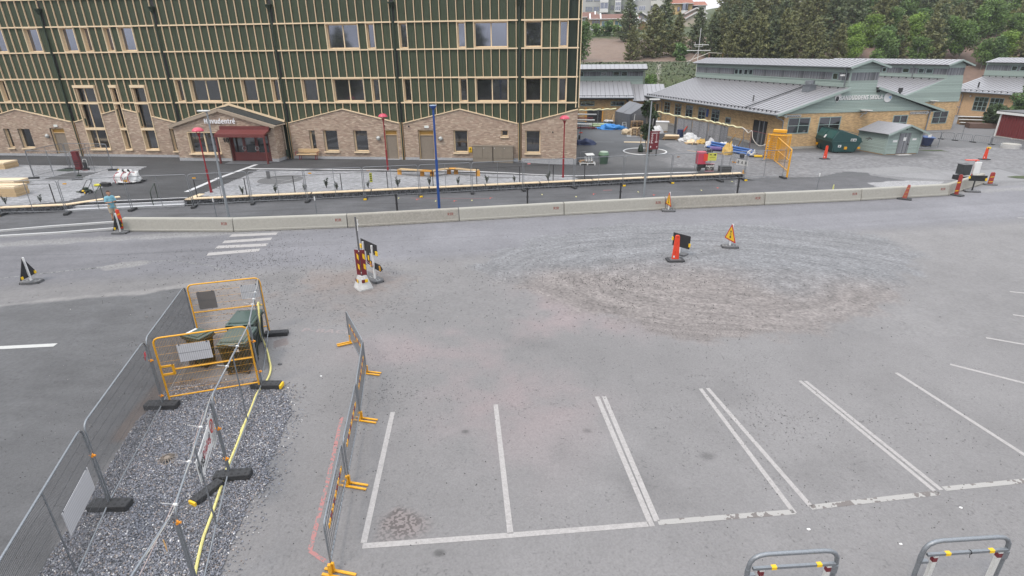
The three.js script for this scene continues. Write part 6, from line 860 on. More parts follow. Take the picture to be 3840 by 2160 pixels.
{ // tall dark post in a concrete foot with hazard board
  const [x, z] = [-8.217,26.691], g = thing('marker_post', 'tall dark post with red and yellow hazard boards in a concrete foot', 'post', x, z, .75, undefined, 0);
  part('concrete_foot', [new THREE.CylinderGeometry(.2, .41, .5, 4, 1).rotateY(Math.PI / 4).translate(0, .29, 0), bx(.58, .05, .58, 0, .025, 0)], M.concreteLight, g);
  const refl = (a, off) => { const q = part('reflector_plate', [bx(.13, .13, .012, -.062, .38, .235).rotateY(a)], M.darkRed, g), r = part('reflector_plate', [bx(.12, .13, .012, .064, .38, .235).rotateY(a)], M.yellowPure, g); q.rotation.x = r.rotation.x = 0; }; refl(0); refl(-Math.PI / 2);
  part('post', [rod([0, .5, 0], [0, 2.95, 0], .033, 10)], M.rubberGrey, g);
  const hz = (ry, ox) => { const T = q => q.rotateY(ry); part('hazard_board', [T(bx(.2, 1.05, .014, ox, 1.1, .05))], M.darkRed, g); for (let k = 0; k < 2; k++) part('stripe', [T(slab([[ox - .0, .86 + k * .42], [ox + .085, .78 + k * .42], [ox + .085, 1.0 + k * .42], [ox - .0, 1.06 + k * .42]], .004).translate(0, 0, .058))], M.sign, g); }; hz(-.35, .1); hz(-1.1, -.1);
  part('clamp', [rod([0, 1.55, 0], [0, 1.6, 0], .05, 8), rod([0, .65, 0], [0, .7, 0], .05, 8), rod([.03, 2.4, .03], [.05, 2.85, .06], .018, 6), rod([.02, 2.62, 0], [.08, 2.66, .06], .02)], M.white, g);
}
{ const [x, z] = [-8.012,25.869], ry = -.72, g = thing('sign_board', 'black backs of road signs and an arrow board on two white posts', 'road sign', x, z, ry, undefined, 0);
  const T = (dx) => dx; rubberBase(g, .78, .46, .0); part('second_foot', [rbx(.7, .08, .4, .02, -.72, .04, -.05)], M.rubberGrey, g);
  part('post', [bx(.075, 1.5, .06, 0, .78, 0)], M.white, g); part('post', [bx(.075, 1.5, .06, -.72, .78, 0)], M.white, g); part('plate', [bx(1.3, .48, .014, -.32, 1.37, -.05)], M.blackMatt, g); part('bracket', [bx(.13, .17, .05, -.95, 1.28, -.02), bx(.13, .17, .05, .3, 1.25, -.02)], M.yellowPure, g);
  part('plate', [bx(.26, .62, .014, -.5, .88, -.06)], M.blackMatt, g); part('bracket', [bx(.07, .2, .03, -.42, .88, -.03)], M.yellowPure, g);
  part('arrow_board', [slab([[-.42, -.14], [.38, -.14], [.56, 0], [.38, .14], [-.42, .14]], .02).translate(.06, .64, -.07)], M.blackMatt, g); part('bracket', [bx(.1, .22, .03, -.3, .64, -.04), bx(.1, .2, .03, .42, .64, -.04)], M.yellow, g); }
{ const a = [-8.623,26.116]; solo('barrier_tape', [beam([-8.217,26.691].flatMap((v, i) => i ? [1.38, v] : [v]), (([x, z]) => [x, .62, z])([-8.012,25.869]), .05, .006)], M.pinkTape, 'pink and white barrier tape tied between the dark post and the sign', 'tape'); }

// ---------- the man with the phone ----------
{
  const [mx, mz] = [-25.792,18.414], g = thing('person', 'man in light blue t-shirt and beige shorts, looking at a phone', 'person', mx, mz, 1.0, undefined, 0);
  const cap = (a, b, ra, rb) => ({ a, b, ra, rb }); const D = (p, k) => { const ax = k.b[0] - k.a[0], ay = k.b[1] - k.a[1], az = k.b[2] - k.a[2], px_ = p[0] - k.a[0], py = p[1] - k.a[1], pz = p[2] - k.a[2], t = clamp((px_ * ax + py * ay + pz * az) / (ax * ax + ay * ay + az * az + 1e-9)); return Math.hypot(px_ - ax * t, py - ay * t, pz - az * t) - lerp(k.ra, k.rb, t); };
  const field = (L, p, k = .03) => { let d = 1e9; for (const c of L) { const e = D(p, c), h = clamp(.5 + .5 * (d - e) / k); d = lerp(d, e, h) - k * h * (1 - h); } return d; };
  function mesh(L, c, half, res, k) { const mc = new MarchingCubes(res, new THREE.MeshStandardMaterial(), false, false, 60000), s = mc.size; for (let z = 0; z < s; z++) for (let y = 0; y < s; y++) for (let x = 0; x < s; x++) { const p = [c[0] + (x - s / 2) / (s / 2) * half, c[1] + (y - s / 2) / (s / 2) * half, c[2] + (z - s / 2) / (s / 2) * half]; mc.field[z * s * s + y * s + x] = -field(L, p, k); } mc.isolation = 0; mc.update(); const n = mc.count ?? mc.geometry.drawRange.count, P = new Float32Array(n * 3), N = new Float32Array(n * 3); for (let i = 0; i < n; i++) for (let j = 0; j < 3; j++) { P[i * 3 + j] = mc.positionArray[i * 3 + j] * half + c[j]; N[i * 3 + j] = mc.normalArray[i * 3 + j]; } const q = new THREE.BufferGeometry(); q.setAttribute('position', new THREE.BufferAttribute(P, 3)); q.setAttribute('normal', new THREE.BufferAttribute(N, 3)); return flat(q); }
  // facing +z locally, right arm on -x
  const hip = .92, body = [cap([-.09, hip, 0], [-.11, .5, .03], .085, .062), cap([-.11, .5, .03], [-.12, .09, -.01], .055, .038), cap([.09, hip, 0], [.12, .5, .05], .085, .062), cap([.12, .5, .05], [.13, .09, .02], .055, .038), cap([-.12, .05, -.03], [-.14, .04, .15], .042, .034), cap([.13, .05, 0], [.17, .04, .17], .042, .034), cap([0, .95, 0], [0, 1.2, .0], .13, .135), cap([-.1, 1.36, 0], [.1, 1.36, 0], .1, .1), cap([0, 1.2, 0], [0, 1.36, 0], .14, .13), cap([0, 1.42, 0], [0, 1.54, .05], .055, .05), cap([-.18, 1.4, -.01], [-.23, 1.13, .05], .052, .042), cap([-.23, 1.13, .05], [-.08, 1.15, .27], .04, .028), cap([.18, 1.4, -.01], [.23, 1.13, .05], .052, .042), cap([.23, 1.13, .05], [.07, 1.16, .28], .04, .028)];
  const skin = mat(.36, .2, .13, .6), bodyG = [mesh(body, [0, .8, .05], .84, 84, .03)];
  const head = [cap([0, 1.6, .06], [0, 1.66, .05], .085, .095), cap([0, 1.56, .11], [0, 1.6, .1], .05, .06), cap([0, 1.595, .165], [0, 1.625, .155], .016, .01), cap([-.09, 1.62, .05], [-.095, 1.65, .05], .018, .02), cap([.09, 1.62, .05], [.095, 1.65, .05], .018, .02)]; bodyG.push(mesh(head, [0, 1.62, .07], .17, 46, .012));
  for (const s of [-1, 1]) { const w = [s * .075, 1.155, .28], f = [cap(w, [s * .05, 1.16, .33], .03, .03)]; for (let k = 0; k < 4; k++) { const b0 = [s * (.065 - k * .014), 1.165 - k * .004, .345], m = [s * (.05 - k * .01), 1.17 - .012 * k, .372 - .004 * Math.abs(k - 1)], e = [s * (.028 - k * .006), 1.175 - .014 * k, .376 - .006 * Math.abs(k - 1)]; f.push(cap(b0, m, .0095, .0085), cap(m, e, .0085, .0075)); } f.push(cap([s * .05, 1.175, .31], [s * .035, 1.195, .345], .012, .0095), cap([s * .035, 1.195, .345], [s * .018, 1.2, .36], .0095, .008)); bodyG.push(mesh(f, [s * .05, 1.17, .33], .085, 54, .006)); }
  part('body', bodyG, skin, g);
  const shirt = [cap([0, .93, 0], [0, 1.2, .0], .158, .155), cap([-.1, 1.365, 0], [.1, 1.365, 0], .112, .112), cap([0, 1.2, 0], [0, 1.36, 0], .158, .14), cap([-.17, 1.39, -.01], [-.222, 1.2, .035], .078, .07), cap([.17, 1.39, -.01], [.222, 1.2, .035], .078, .07), cap([-.06, .86, 0], [.06, .86, 0], .14, .14)];
  part('t_shirt', [mesh(shirt, [0, 1.14, 0], .42, 60, .03)], mottled(.17, .36, .44, .5, .12, .05, .9), g);
  const shorts = [cap([-.06, .92, 0], [.06, .92, 0], .14, .14), cap([-.09, .88, 0], [-.112, .56, .03], .115, .098), cap([.09, .88, 0], [.122, .56, .05], .115, .098)]; part('shorts', [mesh(shorts, [0, .76, .02], .34, 54, .025)], mottled(.34, .28, .21, .5, .12, .05, .9), g);
  const shoe = []; for (const [x, z] of [[-.135, .05], [.155, .07]]) shoe.push(rbx(.105, .075, .28, .035, x, .045, z)); part('shoe', shoe, M.black, g); const sock = [rod([-.12, .06, -.01], [-.12, .17, -.01], .045, 8), rod([.13, .06, .02], [.13, .17, .02], .045, 8)]; part('sock', sock, M.black, g);
  const hair = [cap([0, 1.67, .03], [0, 1.7, .045], .1, .088), cap([0, 1.63, -.01], [0, 1.66, 0], .085, .09)]; part('hair', [mesh(hair, [0, 1.66, .03], .16, 40, .012)], mat(.05, .03, .02, .8), g);
  part('eyes', [new THREE.SphereGeometry(.01, 6, 5).translate(-.033, 1.63, .138), new THREE.SphereGeometry(.01, 6, 5).translate(.033, 1.63, .138), bx(.045, .008, .01, 0, 1.565, .158)], M.black, g);
  { const ph = thing('phone', 'dark phone held by the man in both hands', 'phone', mx + .37 * Math.sin(1.0), mz + .37 * Math.cos(1.0), 1.0, undefined, 1.19); part('body', [rbx(.075, .012, .15, .005, 0, 0, 0)], M.black, ph); part('screen', [bx(.066, .003, .135, 0, .0075, 0)], mat(.05, .06, .08, .2), ph); ph.rotation.x = .0; }
}

// ---------- building yard between the schools ----------
const brown = M.timberDark;
{ // grey storage tent
  const FLp = [6.576,-24.137], BL = [5.017,-27.753], RF = [8.127,-23.858], RB = [6.857,-29.177]; const FR = [2 * RF[0] - FLp[0], 2 * RF[1] - FLp[1]], BR = [2 * RB[0] - BL[0], 2 * RB[1] - BL[1]];
  const g = thing('storage_tent', 'grey storage tent with pitched roof and open front before the low brick wing', 'tent', FLp[0], FLp[1]), o = FLp, V = (p, y) => [p[0] - o[0], y, p[1] - o[1]], e = 1.62, r = 2.75; const cloth = mottled(.10, .105, .115, 2, .25, .06, .75), clothL = mottled(.145, .15, .165, 2, .2, .05, .7);
  const q = (a, b, c, d, n = 10) => { const P = [], U = []; for (let i = 0; i < n; i++) for (let j = 0; j < n; j++) { const f = (u, v) => { const p = [0, 1, 2].map(k => lerp(lerp(a[k], b[k], u), lerp(d[k], c[k], u), v)); p[0] += .05 * (vn(u * 9 + a[0] * 3, v * 2 + 3) - .5); p[1] -= .03 * Math.sin(Math.PI * u) * (vn(u * 5, v * 5) > .3 ? 1 : .5); return p; }; const [A, B_, C, D_] = [f(i / n, j / n), f((i + 1) / n, j / n), f((i + 1) / n, (j + 1) / n), f(i / n, (j + 1) / n)]; P.push(...A, ...B_, ...C, ...A, ...C, ...D_); } const G = new THREE.BufferGeometry(); G.setAttribute('position', new THREE.Float32BufferAttribute(P, 3)); G.computeVertexNormals(); return flat(G); };
  const mid = (p, t) => [lerp(p[0][0], p[1][0], t), lerp(p[0][1], p[1][1], t)];
  part('side_wall', [q(V(FLp, 0), V(BL, 0), V(BL, e), V(FLp, e))], cloth, g); part('back_wall', [q(V(BL, 0), V(BR, 0), V(BR, e), V(BL, e)), q(V(BL, e), V(BR, e), V(RB, r), V(RB, r), 4)], cloth, g); part('right_wall', [q(V(FR, 0), V(BR, 0), V(BR, e), V(FR, e))], cloth, g);
  const front = mid([FLp, BL], .12), frR = mid([FR, BR], .12); part('front_gable', [q(V(FLp, e), V(FR, e), V(RF, r), V(RF, r), 4), q(V(front, 0), V(mid([FLp, FR], .16), 0), V(mid([FLp, FR], .12), e), V(FLp, e)), q(V(mid([FLp, FR], .16), .4), V(frR, .4), V(FR, e), V(mid([FLp, FR], .12), e))], cloth, g);
  const H1 = mid([RF, RB], .48), E1 = mid([FLp, BL], .48), E2 = mid([FR, BR], .48); part('roof', [q(V(FLp, e + .02), V(E1, e + .0), V(H1, r), V(RF, r)), q(V(E1, e + .03), V(BL, e + .03), V(RB, r + .03), V(H1, r + .03)), q(V(FR, e + .02), V(E2, e), V(H1, r), V(RF, r)), q(V(E2, e + .03), V(BR, e + .03), V(RB, r + .03), V(H1, r + .03))], clothL, g);
  part('pole', [rod(V(mid([FLp, FR], .13), 0), V(mid([FLp, FR], .17), 1.7), .03), rod(V(mid([FLp, FR], .86), 0), V(mid([FLp, FR], .86), 1.7), .03), rod(V(FR, 0), V(FR, e), .03)], M.white, g);
}
{ // young tree in a round bed with stakes and watering bags
  const c = [6.528,-6.993], y = gy(...c); const R = 2.02; const ring = new THREE.RingGeometry(R - .16, R, 44).rotateX(-Math.PI / 2).translate(c[0], y + .05, c[1]); struct('tree_bed_edging', [new THREE.TorusGeometry(R - .08, .08, 6, 48).rotateX(Math.PI / 2).scale(1, .6, 1).translate(c[0], y + .03, c[1])], mat(.6, .6, .6, .8)); struct('tree_bed', [new THREE.CircleGeometry(R - .1, 36).rotateX(-Math.PI / 2).translate(c[0], y + .02, c[1])], mottled(.10, .095, .095, 1, .3, .3, .95));
  const g = thing('young_tree', 'young leafy tree with stakes in the white-edged round bed', 'tree', c[0], c[1]); part('trunk', [rod([0, 0, 0], [.0, 2.2, 0], .04, 7, .03), rod([0, 2.2, 0], [.05, 4.1, 0], .03, 6, .01)], barkGrey, g); const cr = leafyCrown(3.2, .85, [.03, .055, .02], 1300, 13, .0); const cg = new THREE.Mesh(cr[0].translate(.05, 1.35, 0), leafM); cg.name = 'crown'; cg.castShadow = true; g.add(cg); part('limbs', [cr[1].translate(0, 1.3, 0).scale(.7, 1, .7)], barkGrey, g);
  const s = thing('tree_stakes', 'three timber stakes with a crossbar round the young tree', 'stakes', c[0], c[1]); for (const [a, b] of [[-.45, .15], [.1, .3], [.42, -.1]]) part('stake', [rod([a, 0, b], [a, 1.55, b], .04)], brown, s); part('crossbar', [beam([-.55, 1.52, .18], [.55, 1.5, .02], .1, .05)], brown, s);
  for (const [dx, dz, l] of [[-.42, .25, 'dark green watering bag at the left stake of the young tree'], [.42, 0, 'dark green watering bag at the right stake of the young tree']]) { const b = thing('watering_bag', l, 'watering bag', c[0] + dx, c[1] + dz, 0, 'watering bags of the young tree'); part('bag', [new THREE.LatheGeometry([[0, 0], [.25, .01], [.26, .2], [.16, .6], [.08, .75], [0, .76]].map(p => new THREE.Vector2(...p)), 12)], M.greenTrim, b); part('strap', [new THREE.TorusGeometry(.1, .012, 5, 12).rotateX(Math.PI / 2).translate(0, .7, 0)], M.black, b); }
}
{ const a = [6.635,-4.611], b = [7.254,-4.876], g = thing('info_board', 'dark red information board with white map print on two posts', 'information board', (a[0] + b[0]) / 2, (a[1] + b[1]) / 2, -Math.atan2(b[1] - a[1], b[0] - a[0]) - .1), w = Math.hypot(b[0] - a[0], b[1] - a[1]) + .05; for (const s of [-1, 1]) part('post', [bx(.06, 2.0, .06, s * w / 2 - .03 * s, 1.0, 0)], M.black, g); part('board', [rbx(w + .12, 1.5, .06, .01, .03, 1.33, .06)], M.darkRed, g); part('top_bar', [bx(w + .24, .08, .1, .03, 2.1, .05)], M.darkRed, g); const wh = mat(.55, .5, .5, .6), p = []; for (let i = 0; i < 9; i++) p.push(bx(.08 + .05 * (i % 3), .035, .004, -.22 + .03 * (i % 2), 1.9 - i * .07, .093), bx(.1, .03, .004, .2, 1.86 - i * .065, .0935)); p.push(bx(.62, .05, .004, .02, 1.98, .094), bx(.2, .06, .004, -.2, 1.15, .094), bx(.06, .22, .004, -.25, 1.25, .0945), bx(.22, .09, .004, .2, 1.22, .094), bx(.1, .14, .004, -.28, .82, .094), bx(.08, .1, .004, .3, .8, .094)); part('print', p, wh, g); }
function pallet(g, x, y, z, ry = 0, m = M.timber, L = 1.2, W = .8) { for (let i = 0; i < 5; i++) part('board', [bx(L, .022, .1, x, y + .13, z, 0).translate(-x, 0, -z).translate(0, 0, -W / 2 + .06 + i * (W - .12) / 4).rotateY(ry).translate(x, 0, z)], m, g); const q = []; for (const s of [-1, 0, 1]) q.push(bx(.1, .1, W, s * (L / 2 - .06), y + .068, 0), bx(.1, .018, W, s * (L / 2 - .06), y + .009, 0)); part('bearer', q.map(k => k.rotateY(ry).translate(x, 0, z)), m, g); }
const heapM = { blue: mottled(.02, .20, .52, .5, .3, .06, .55), navy: mottled(.018, .03, .085, .5, .3, .08, .6), white: mottled(.5, .5, .51, .5, .25, .08, .75), yellow: mottled(.50, .33, .10, .5, .3, .1, .7), purple: mat(.10, .06, .20, .6), pipe: mottled(.035, .11, .32, 1, .2, .05, .45), pale: mat(.34, .42, .26, .6) };
const heap = (name, label, cat, xy, rx, h, rz, m, sd, amp = .35, ry = 0, pn = 'fold') => { const g = thing(name, label, cat, xy[0], xy[1], ry); part(pn, [crumple(rx, h, rz, amp, sd, 0, 30)], m, g); return g; };
heap('tarpaulin', 'crumpled bright blue tarpaulin on the asphalt left of the grey tent', 'tarpaulin', [4.528,-23.43], 1.5, .45, .75, heapM.blue, 2, .55, .1); heap('tarpaulin', 'flat tail of bright blue sheeting left of the blue heap', 'tarpaulin', [3.235,-23.906], 1.1, .12, .3, heapM.blue, 4, .5); heap('tarpaulin', 'dark navy tarpaulin heap by the corner of the new school', 'tarpaulin', [1.113,-11.086], .95, .5, .5, heapM.navy, 6, .4);
{ const g = thing('tube_bundle', 'pale green plastic tubes lying left of the tent', 'tubes', 2.971,-25.799, .05); for (let i = 0; i < 5; i++) part('tube', [rod([-1.2, .1 + (i > 2 ? .17 : 0), -.3 + (i % 3) * .2], [1.1, .1 + (i > 2 ? .17 : 0), -.25 + (i % 3) * .2], .1, 8)], heapM.pale, g); }
{ const g = thing('wheelbarrow_tub', 'grey mortar tub full of rubble by the tent corner', 'tub', 4.196,-27.26); part('tub', [new THREE.CylinderGeometry(.62, .45, .5, 14, 1, true).translate(0, .3, 0)], mat(.16, .17, .15, .8), g); part('rubble', [crumple(.58, .22, .58, .4, 5).translate(0, .45, 0)], heapM.white, g); }
{ const g = thing('step_trestle', 'small aluminium step trestle before the tent', 'trestle', 5.878,-23.585, .2); for (const s of [-.28, .28]) part('leg', [rod([s, 0, .25], [s * .7, .8, 0], .022), rod([s, 0, -.25], [s * .7, .8, 0], .022)], M.whiteDirty, g); for (const y of [.25, .5, .78]) part('rung', [bx(.5 - y * .15, .03, .06, 0, y, .25 * (1 - y / .8))], M.whiteDirty, g); }
{ const g = thing('pallet_stack', 'stack of empty pallets standing before the tent opening', 'pallets', 6.841,-17.678, -.2); for (let i = 0; i < 6; i++) pallet(g, 0, i * .145, 0, (i % 3 - 1) * .03, i % 2 ? M.timber : M.timberDark); const h = thing('pallet_stack', 'pallets leaning upright behind the empty stack at the tent', 'pallets', 7.339,-23.536, .05); for (let i = 0; i < 5; i++) pallet(h, 0, i * .2, 0, 0, M.timberDark, 1.4, .7); }
heap('wood_pile', 'pile of split pale wood left of the pallet stack', 'wood pile', [5.967,-19.08], .62, .5, .45, M.timberPale, 7, .6, 0, 'wood');
{ const g = thing('planter_crate', 'low timber crate with white-flowered plants beside the young tree', 'crate', 7.497,-16.838, .05); part('board', [rbx(.75, .24, .5, .01, 0, .13, 0)], M.timber, g); part('rim', [bx(.8, .05, .55, 0, .27, 0)], M.timberPale, g); const q = []; for (let i = 0; i < 260; i++) q.push(quad(rr(-.4, .4), rr(.25, .6), rr(-.2, .2), .035, .05, rnd() < .25 ? [.5, .5, .48] : [.03, .06, .02])); const c = new THREE.Mesh(leafGeo(q), leafM); c.name = 'plants'; g.add(c); }
{ const g = thing('wrapped_stack', 'white plastic-wrapped stack of boards right of the young tree', 'wrapped goods', 9.925,-21.13, -.1); part('stack', [rbx(1.35, .95, .9, .06, 0, .6, 0)], mottled(.42, .41, .40, 1, .2, .05, .7), g); part('top_sheet', [rbx(1.5, .14, 1.0, .05, .05, 1.12, 0)], heapM.white, g); part('skid', [bx(1.3, .1, .9, 0, .06, 0)], brown, g); } heap('sack', 'bulging white sack in front of the wrapped stack', 'sack', [9.151,-19.215], .75, .85, .5, heapM.white, 9, .22, 0, 'sack');
{ const g = thing('board_stack', 'stack of plywood boards and planks right of the red board', 'boards', 10.002,-14.959, -.08); for (let i = 0; i < 7; i++) part('board', [bx(1.7 - i * .05, .035, .75, i * .03, .12 + i * .055, (i % 2) * .05, (i % 3 - 1) * .04)], i > 4 ? M.timberPale : i % 2 ? brown : M.timber, g); part('bearer', [bx(.1, .1, .8, -.6, .05, 0), bx(.1, .1, .8, .6, .05, 0)], brown, g); part('loose_plank', [bx(1.6, .03, .14, 1.3, .06, .15, -.25)], M.timberPale, g); }
{ const g = thing('concrete_blocks', 'grey stacked concrete blocks beside the plywood boards', 'blocks', 9.088,-14.916); for (let i = 0; i < 3; i++) part('block', [rbx(.5, .2, .4, .015, (i % 2) * .03, .1 + i * .21, 0)], M.rubberGrey, g); }
solo('floor_board', [bx(1.35, .02, .4, 0, .02, 0, -.12).translate(...(([x, z]) => [x, gy(x, z), z])([6.389,-17.307]))], M.white, 'white board lying flat before the pallets', 'board'); solo('floor_board', [bx(2.6, .03, .55, 0, .03, 0, -.03).translate(...(([x, z]) => [x, gy(x, z), z])([6.368,-12.756]))], M.timberPale, 'wide pale plywood sheet lying flat behind the young tree', 'board');
struct('yard_line', [strip([[1.334,-12.894], [4.036,-12.871]], .1, .012, 2)], mat(.4, .4, .4, .9));
{ const g = thing('scrap_pallet', 'white pallet loaded with metal fence clamps by the school corner', 'pallet', 1.133,-0.426, .05); pallet(g, 0, 0, 0, 0, M.whiteDirty, 1.3, .9); pallet(g, -.1, .15, -.2, .1, M.timberDark, 1.1, .6); for (let i = 0; i < 7; i++) part('clamp', [rod([-.2 + i * .11, .25, .2], [-.25 + i * .12, .6, -.1], .025), rod([-.25 + i * .1, .3, .3], [-.1 + i * .1, .32, -.2], .02)], i % 2 ? M.white : M.galvFar, g); part('sheet', [bx(.7, .03, .5, .2, .75, -.3, .3, .2)], M.whiteDirty, g); part('frame', [bent([[-.55, .1, -.3], [-.55, .95, -.4], [-.1, .95, -.4]], .02, .05)], M.galvFar, g); }
{ const g = thing('litter_bin', 'green plastic barrel bin with pale lid standing on the asphalt', 'bin', 2.46,-0.756); part('body', [new THREE.CylinderGeometry(.42, .34, .72, 16).translate(0, .36, 0)], mottled(.04, .075, .05, .5, .2, .05, .6), g); part('lid', [new THREE.CylinderGeometry(.36, .45, .24, 16).translate(0, .84, 0)], mat(.10, .17, .11, .6), g); part('rim', [new THREE.CylinderGeometry(.45, .45, .04, 16).translate(0, .71, 0)], M.greenTrim, g); part('lid_top', [new THREE.CylinderGeometry(.3, .36, .05, 16).translate(0, .98, 0)], mat(.3, .36, .3, .6), g); }
{ const g = thing('sign_pole', 'short post with a red and white plate by the school corner', 'post', 0.605,-14.511); part('post', [rod([0, 0, 0], [0, 1.4, 0], .025)], M.black, g); part('plate', [bx(.35, .1, .03, .05, .72, 0)], M.redOrange, g); part('foot', [bx(.2, .45, .16, -.1, .25, 0)], M.black, g); }
{ const g = thing('material_rack', 'rack with red beams and white tubes beside the corner of the new school', 'rack', 1.244,-23.726); for (const x of [-.9, .9]) part('upright', [bx(.06, 1.9, .06, x, .95, -.2)], M.black, g); part('beam', [bx(2.0, .12, .1, -.1, 1.25, .1, .04), bx(2.4, .1, .5, 0, .14, .1)], M.darkRed, g); part('tube', [rod([-1.2, 1.68, .1], [1.3, 1.66, .1], .07, 8), rod([-1, 1.05, .1], [1.1, 1.0, .15], .1, 8), rod([-1, .55, .2], [.8, .5, .2], .12, 8)], M.whiteDirty, g); part('glass_sheet', [bx(.9, .45, .3, -.5, .6, 0)], mat(.12, .16, .2, .3), g); pallet(g, .9, 0, .3, 0, M.darkRed, 1, .6); }
// hoarding: mobile fence with hung sheets along the old wing
{
  const J = [[9.681,-23.884], [11.071,-19.403], [11.2,-19.013], [12.428,-16.833], [13.526,-14.302], [14.299,-11.961], [14.658,-10.727], [15.49,-8.176], [15.848,-7.175], [16.535,-4.856]];
  const wd = ['first', 'second', 'third', 'fourth', 'fifth', 'sixth', 'seventh', 'eighth', 'ninth']; const sheetM = mottled(.30, .305, .33, 2, .25, .05, .8);
  for (let i = 0; i < J.length - 1; i++) { const f = fence(`site fence panel along the old brick wing, ${wd[i]} from the tent`, J[i], J[i + 1], 'site fence panels along the old brick wing', { y: .05 }); if (i === 8 || i === 7) { f.children[0].material = i === 8 ? M.darkRed : M.galvFar; }
    if (i >= 1 && i <= 5) { const a = J[i], b = J[i + 1], L = Math.hypot(b[0] - a[0], b[1] - a[1]), s = thing('hung_sheet', `pale grey plastic sheet hung on the ${wd[i]} site fence panel`, 'sheet', a[0], a[1], -Math.atan2(b[1] - a[1], b[0] - a[0]), 'plastic sheets hung on the site fence', .1); const g = new THREE.PlaneGeometry(L - .1, 1.75, 24, 10), p = g.attributes.position; for (let k = 0; k < p.count; k++) p.setZ(k, .05 + .05 * Math.sin(p.getX(k) * 6 + i) * (.3 + vn(p.getX(k) * 2 + i * 9, p.getY(k) + 5))); g.computeVertexNormals(); part('sheet', [g.translate(L / 2, .9, -.14)], sheetM, s); } }
  const garl = thing('foam_guard', 'lumpy pale yellow foam guard along the top of the site fence', 'foam guard', J[0][0], J[0][1], 0, 'pale foam guards on the fences', 2.0); const pts = []; for (let i = 0; i < 8; i++) for (let k = 0; k < 6; k++) { const t = k / 6; pts.push([lerp(J[i][0], J[i + 1][0], t) - J[0][0], .05 + .05 * Math.sin(i * 6 + k * 2) - (i === 7 ? .25 * Math.sin(Math.PI * t) : 0), lerp(J[i][1], J[i + 1][1], t) - J[0][1]]); } part('foam', [hose(pts.slice(0, 42), .075, 6, 2)], mat(.62, .58, .36, .8), garl); part('cord', [hose(pts.slice(40, 48), .04, 5, 3)], M.rope, garl);
  const K = [[-1.911,-25.187], [0.479,-25.573], [2.806,-25.818], [5.049,-27.427]]; for (let i = 0; i < 3; i++) fence(`site fence panel before the low wing, ${wd[i]} left of the tent`, K[i], K[i + 1], 'site fence panels left of the tent', { y: .05 });
  solo('foam_guard', [hose([...Array(14)].map((_, i) => [lerp(K[1][0], K[3][0], i / 13), 2.03 + .05 * Math.sin(i * 2.1), lerp(K[1][1], K[3][1], i / 13)]), .09, 6, 3)], mat(.6, .56, .33, .8), 'lumpy pale yellow foam guard on the fence left of the tent', 'foam guard', 'pale foam guards on the fences');
  const br = (label, a, b, xy) => { const s = thing('fence_brace', label, 'brace', xy[0], xy[1], 0, 'yellow fence braces', 0); part('bar', [rod([0, 0, 0], [b[0] - xy[0], 1.45, b[1] - xy[1]], .035)], M.yellow, s); part('foot', [bx(.25, .03, .15, 0, .015, 0)], M.yellow, s); }; br('yellow diagonal brace of the site fence, left one by the yellow bag', 0, [14.84,-8.585], [15.061,-11.968]); br('yellow diagonal brace of the site fence, right one before the brick wall', 0, [15.695,-8.772], [15.741,-10.537]);
  const st = (label, a, b) => { const s = thing('timber_strut', label, 'strut', a[0], a[1], 0, 'timber struts left of the tent', 0); part('strut', [beam([0, 0, 0], [b[0] - a[0], 1.5, b[1] - a[1]], .08, .05)], M.timber, s); }; st('slanting timber strut left of the tent, farther one', [4.589,-32.189], [4.884,-28.148]); st('slanting timber strut touching the tent side', [4.612,-27.564], [4.921,-28.464]);
  solo('cable', [hose([[J[7][0], 2.02, J[7][1]], [lerp(J[8][0], J[7][0], .4), 1.75, lerp(J[8][1], J[7][1], .4)], [J[8][0], 2.0, J[8][1]], [J[8][0] + .15, 1.3, J[8][1] + .2], [J[8][0] + .7, .75, J[8][1] + .5], [J[8][0] + 1.2, .95, J[8][1] + .7], [J[8][0] + 1.5, 1.6, J[8][1] + .9]], .035, 6, 6)], M.rope, 'pale cable hanging in a loop from the fence top beside the yellow turnstile', 'cable');
}
{ const g = thing('barrel', 'dark blue barrel with a red plank leaning on it before the sheeted fence', 'barrel', 11.388,-17.274); part('body', [new THREE.CylinderGeometry(.32, .32, .75, 14).translate(0, .38, 0)], heapM.navy, g); part('rim', [new THREE.TorusGeometry(.32, .03, 6, 16).rotateX(Math.PI / 2).translate(0, .74, 0)], heapM.navy, g); const p = thing('plank', 'red plank leaning on the dark blue barrel', 'plank', 11.634,-17.584); part('plank', [beam([0, .35, 0], [.55, 1.15, -.1], .16, .05)], M.redOrange, p); }
{ const S = [['left', [12.933,-17.545]], ['right', [13.594,-17.877]]]; for (const [w, p] of S) { const g = thing('warning_sign', `black back of a triangle sign before the sheeted fence, ${w} of two`, 'road sign', p[0], p[1], 0); part('plate_back', [ext(tri(.95, .06), .02).translate(0, .3, 0)], M.black, g); part('reflector', [bx(.14, .16, .03, -.38, .42, .03), bx(.14, .16, .03, .4, .42, .03)], M.yellowPure, g); part('post', [bx(.06, .6, .05, 0, .3, -.03)], M.black, g); } }
heap('plastic_heap', 'heap of white plastic and rubble on the gravel before the triangle signs', 'rubbish heap', [11.725,-13.747], 1.0, .62, .45, heapM.white, 12, .6, 0, 'plastic'); heap('rubbish_sack', 'white and yellow rubbish sacks right of the white plastic heap', 'rubbish heap', [12.718,-12.74], .45, .42, .3, heapM.yellow, 13, .6, 0, 'sack');
{ const g = thing('pallet_stack', 'single pallet with debris before the white plastic heap', 'pallets', 11.669,-12.227); pallet(g, 0, 0, 0, .1); part('debris', [crumple(.45, .25, .3, .5, 14).translate(0, .14, 0)], M.timberPale, g); }
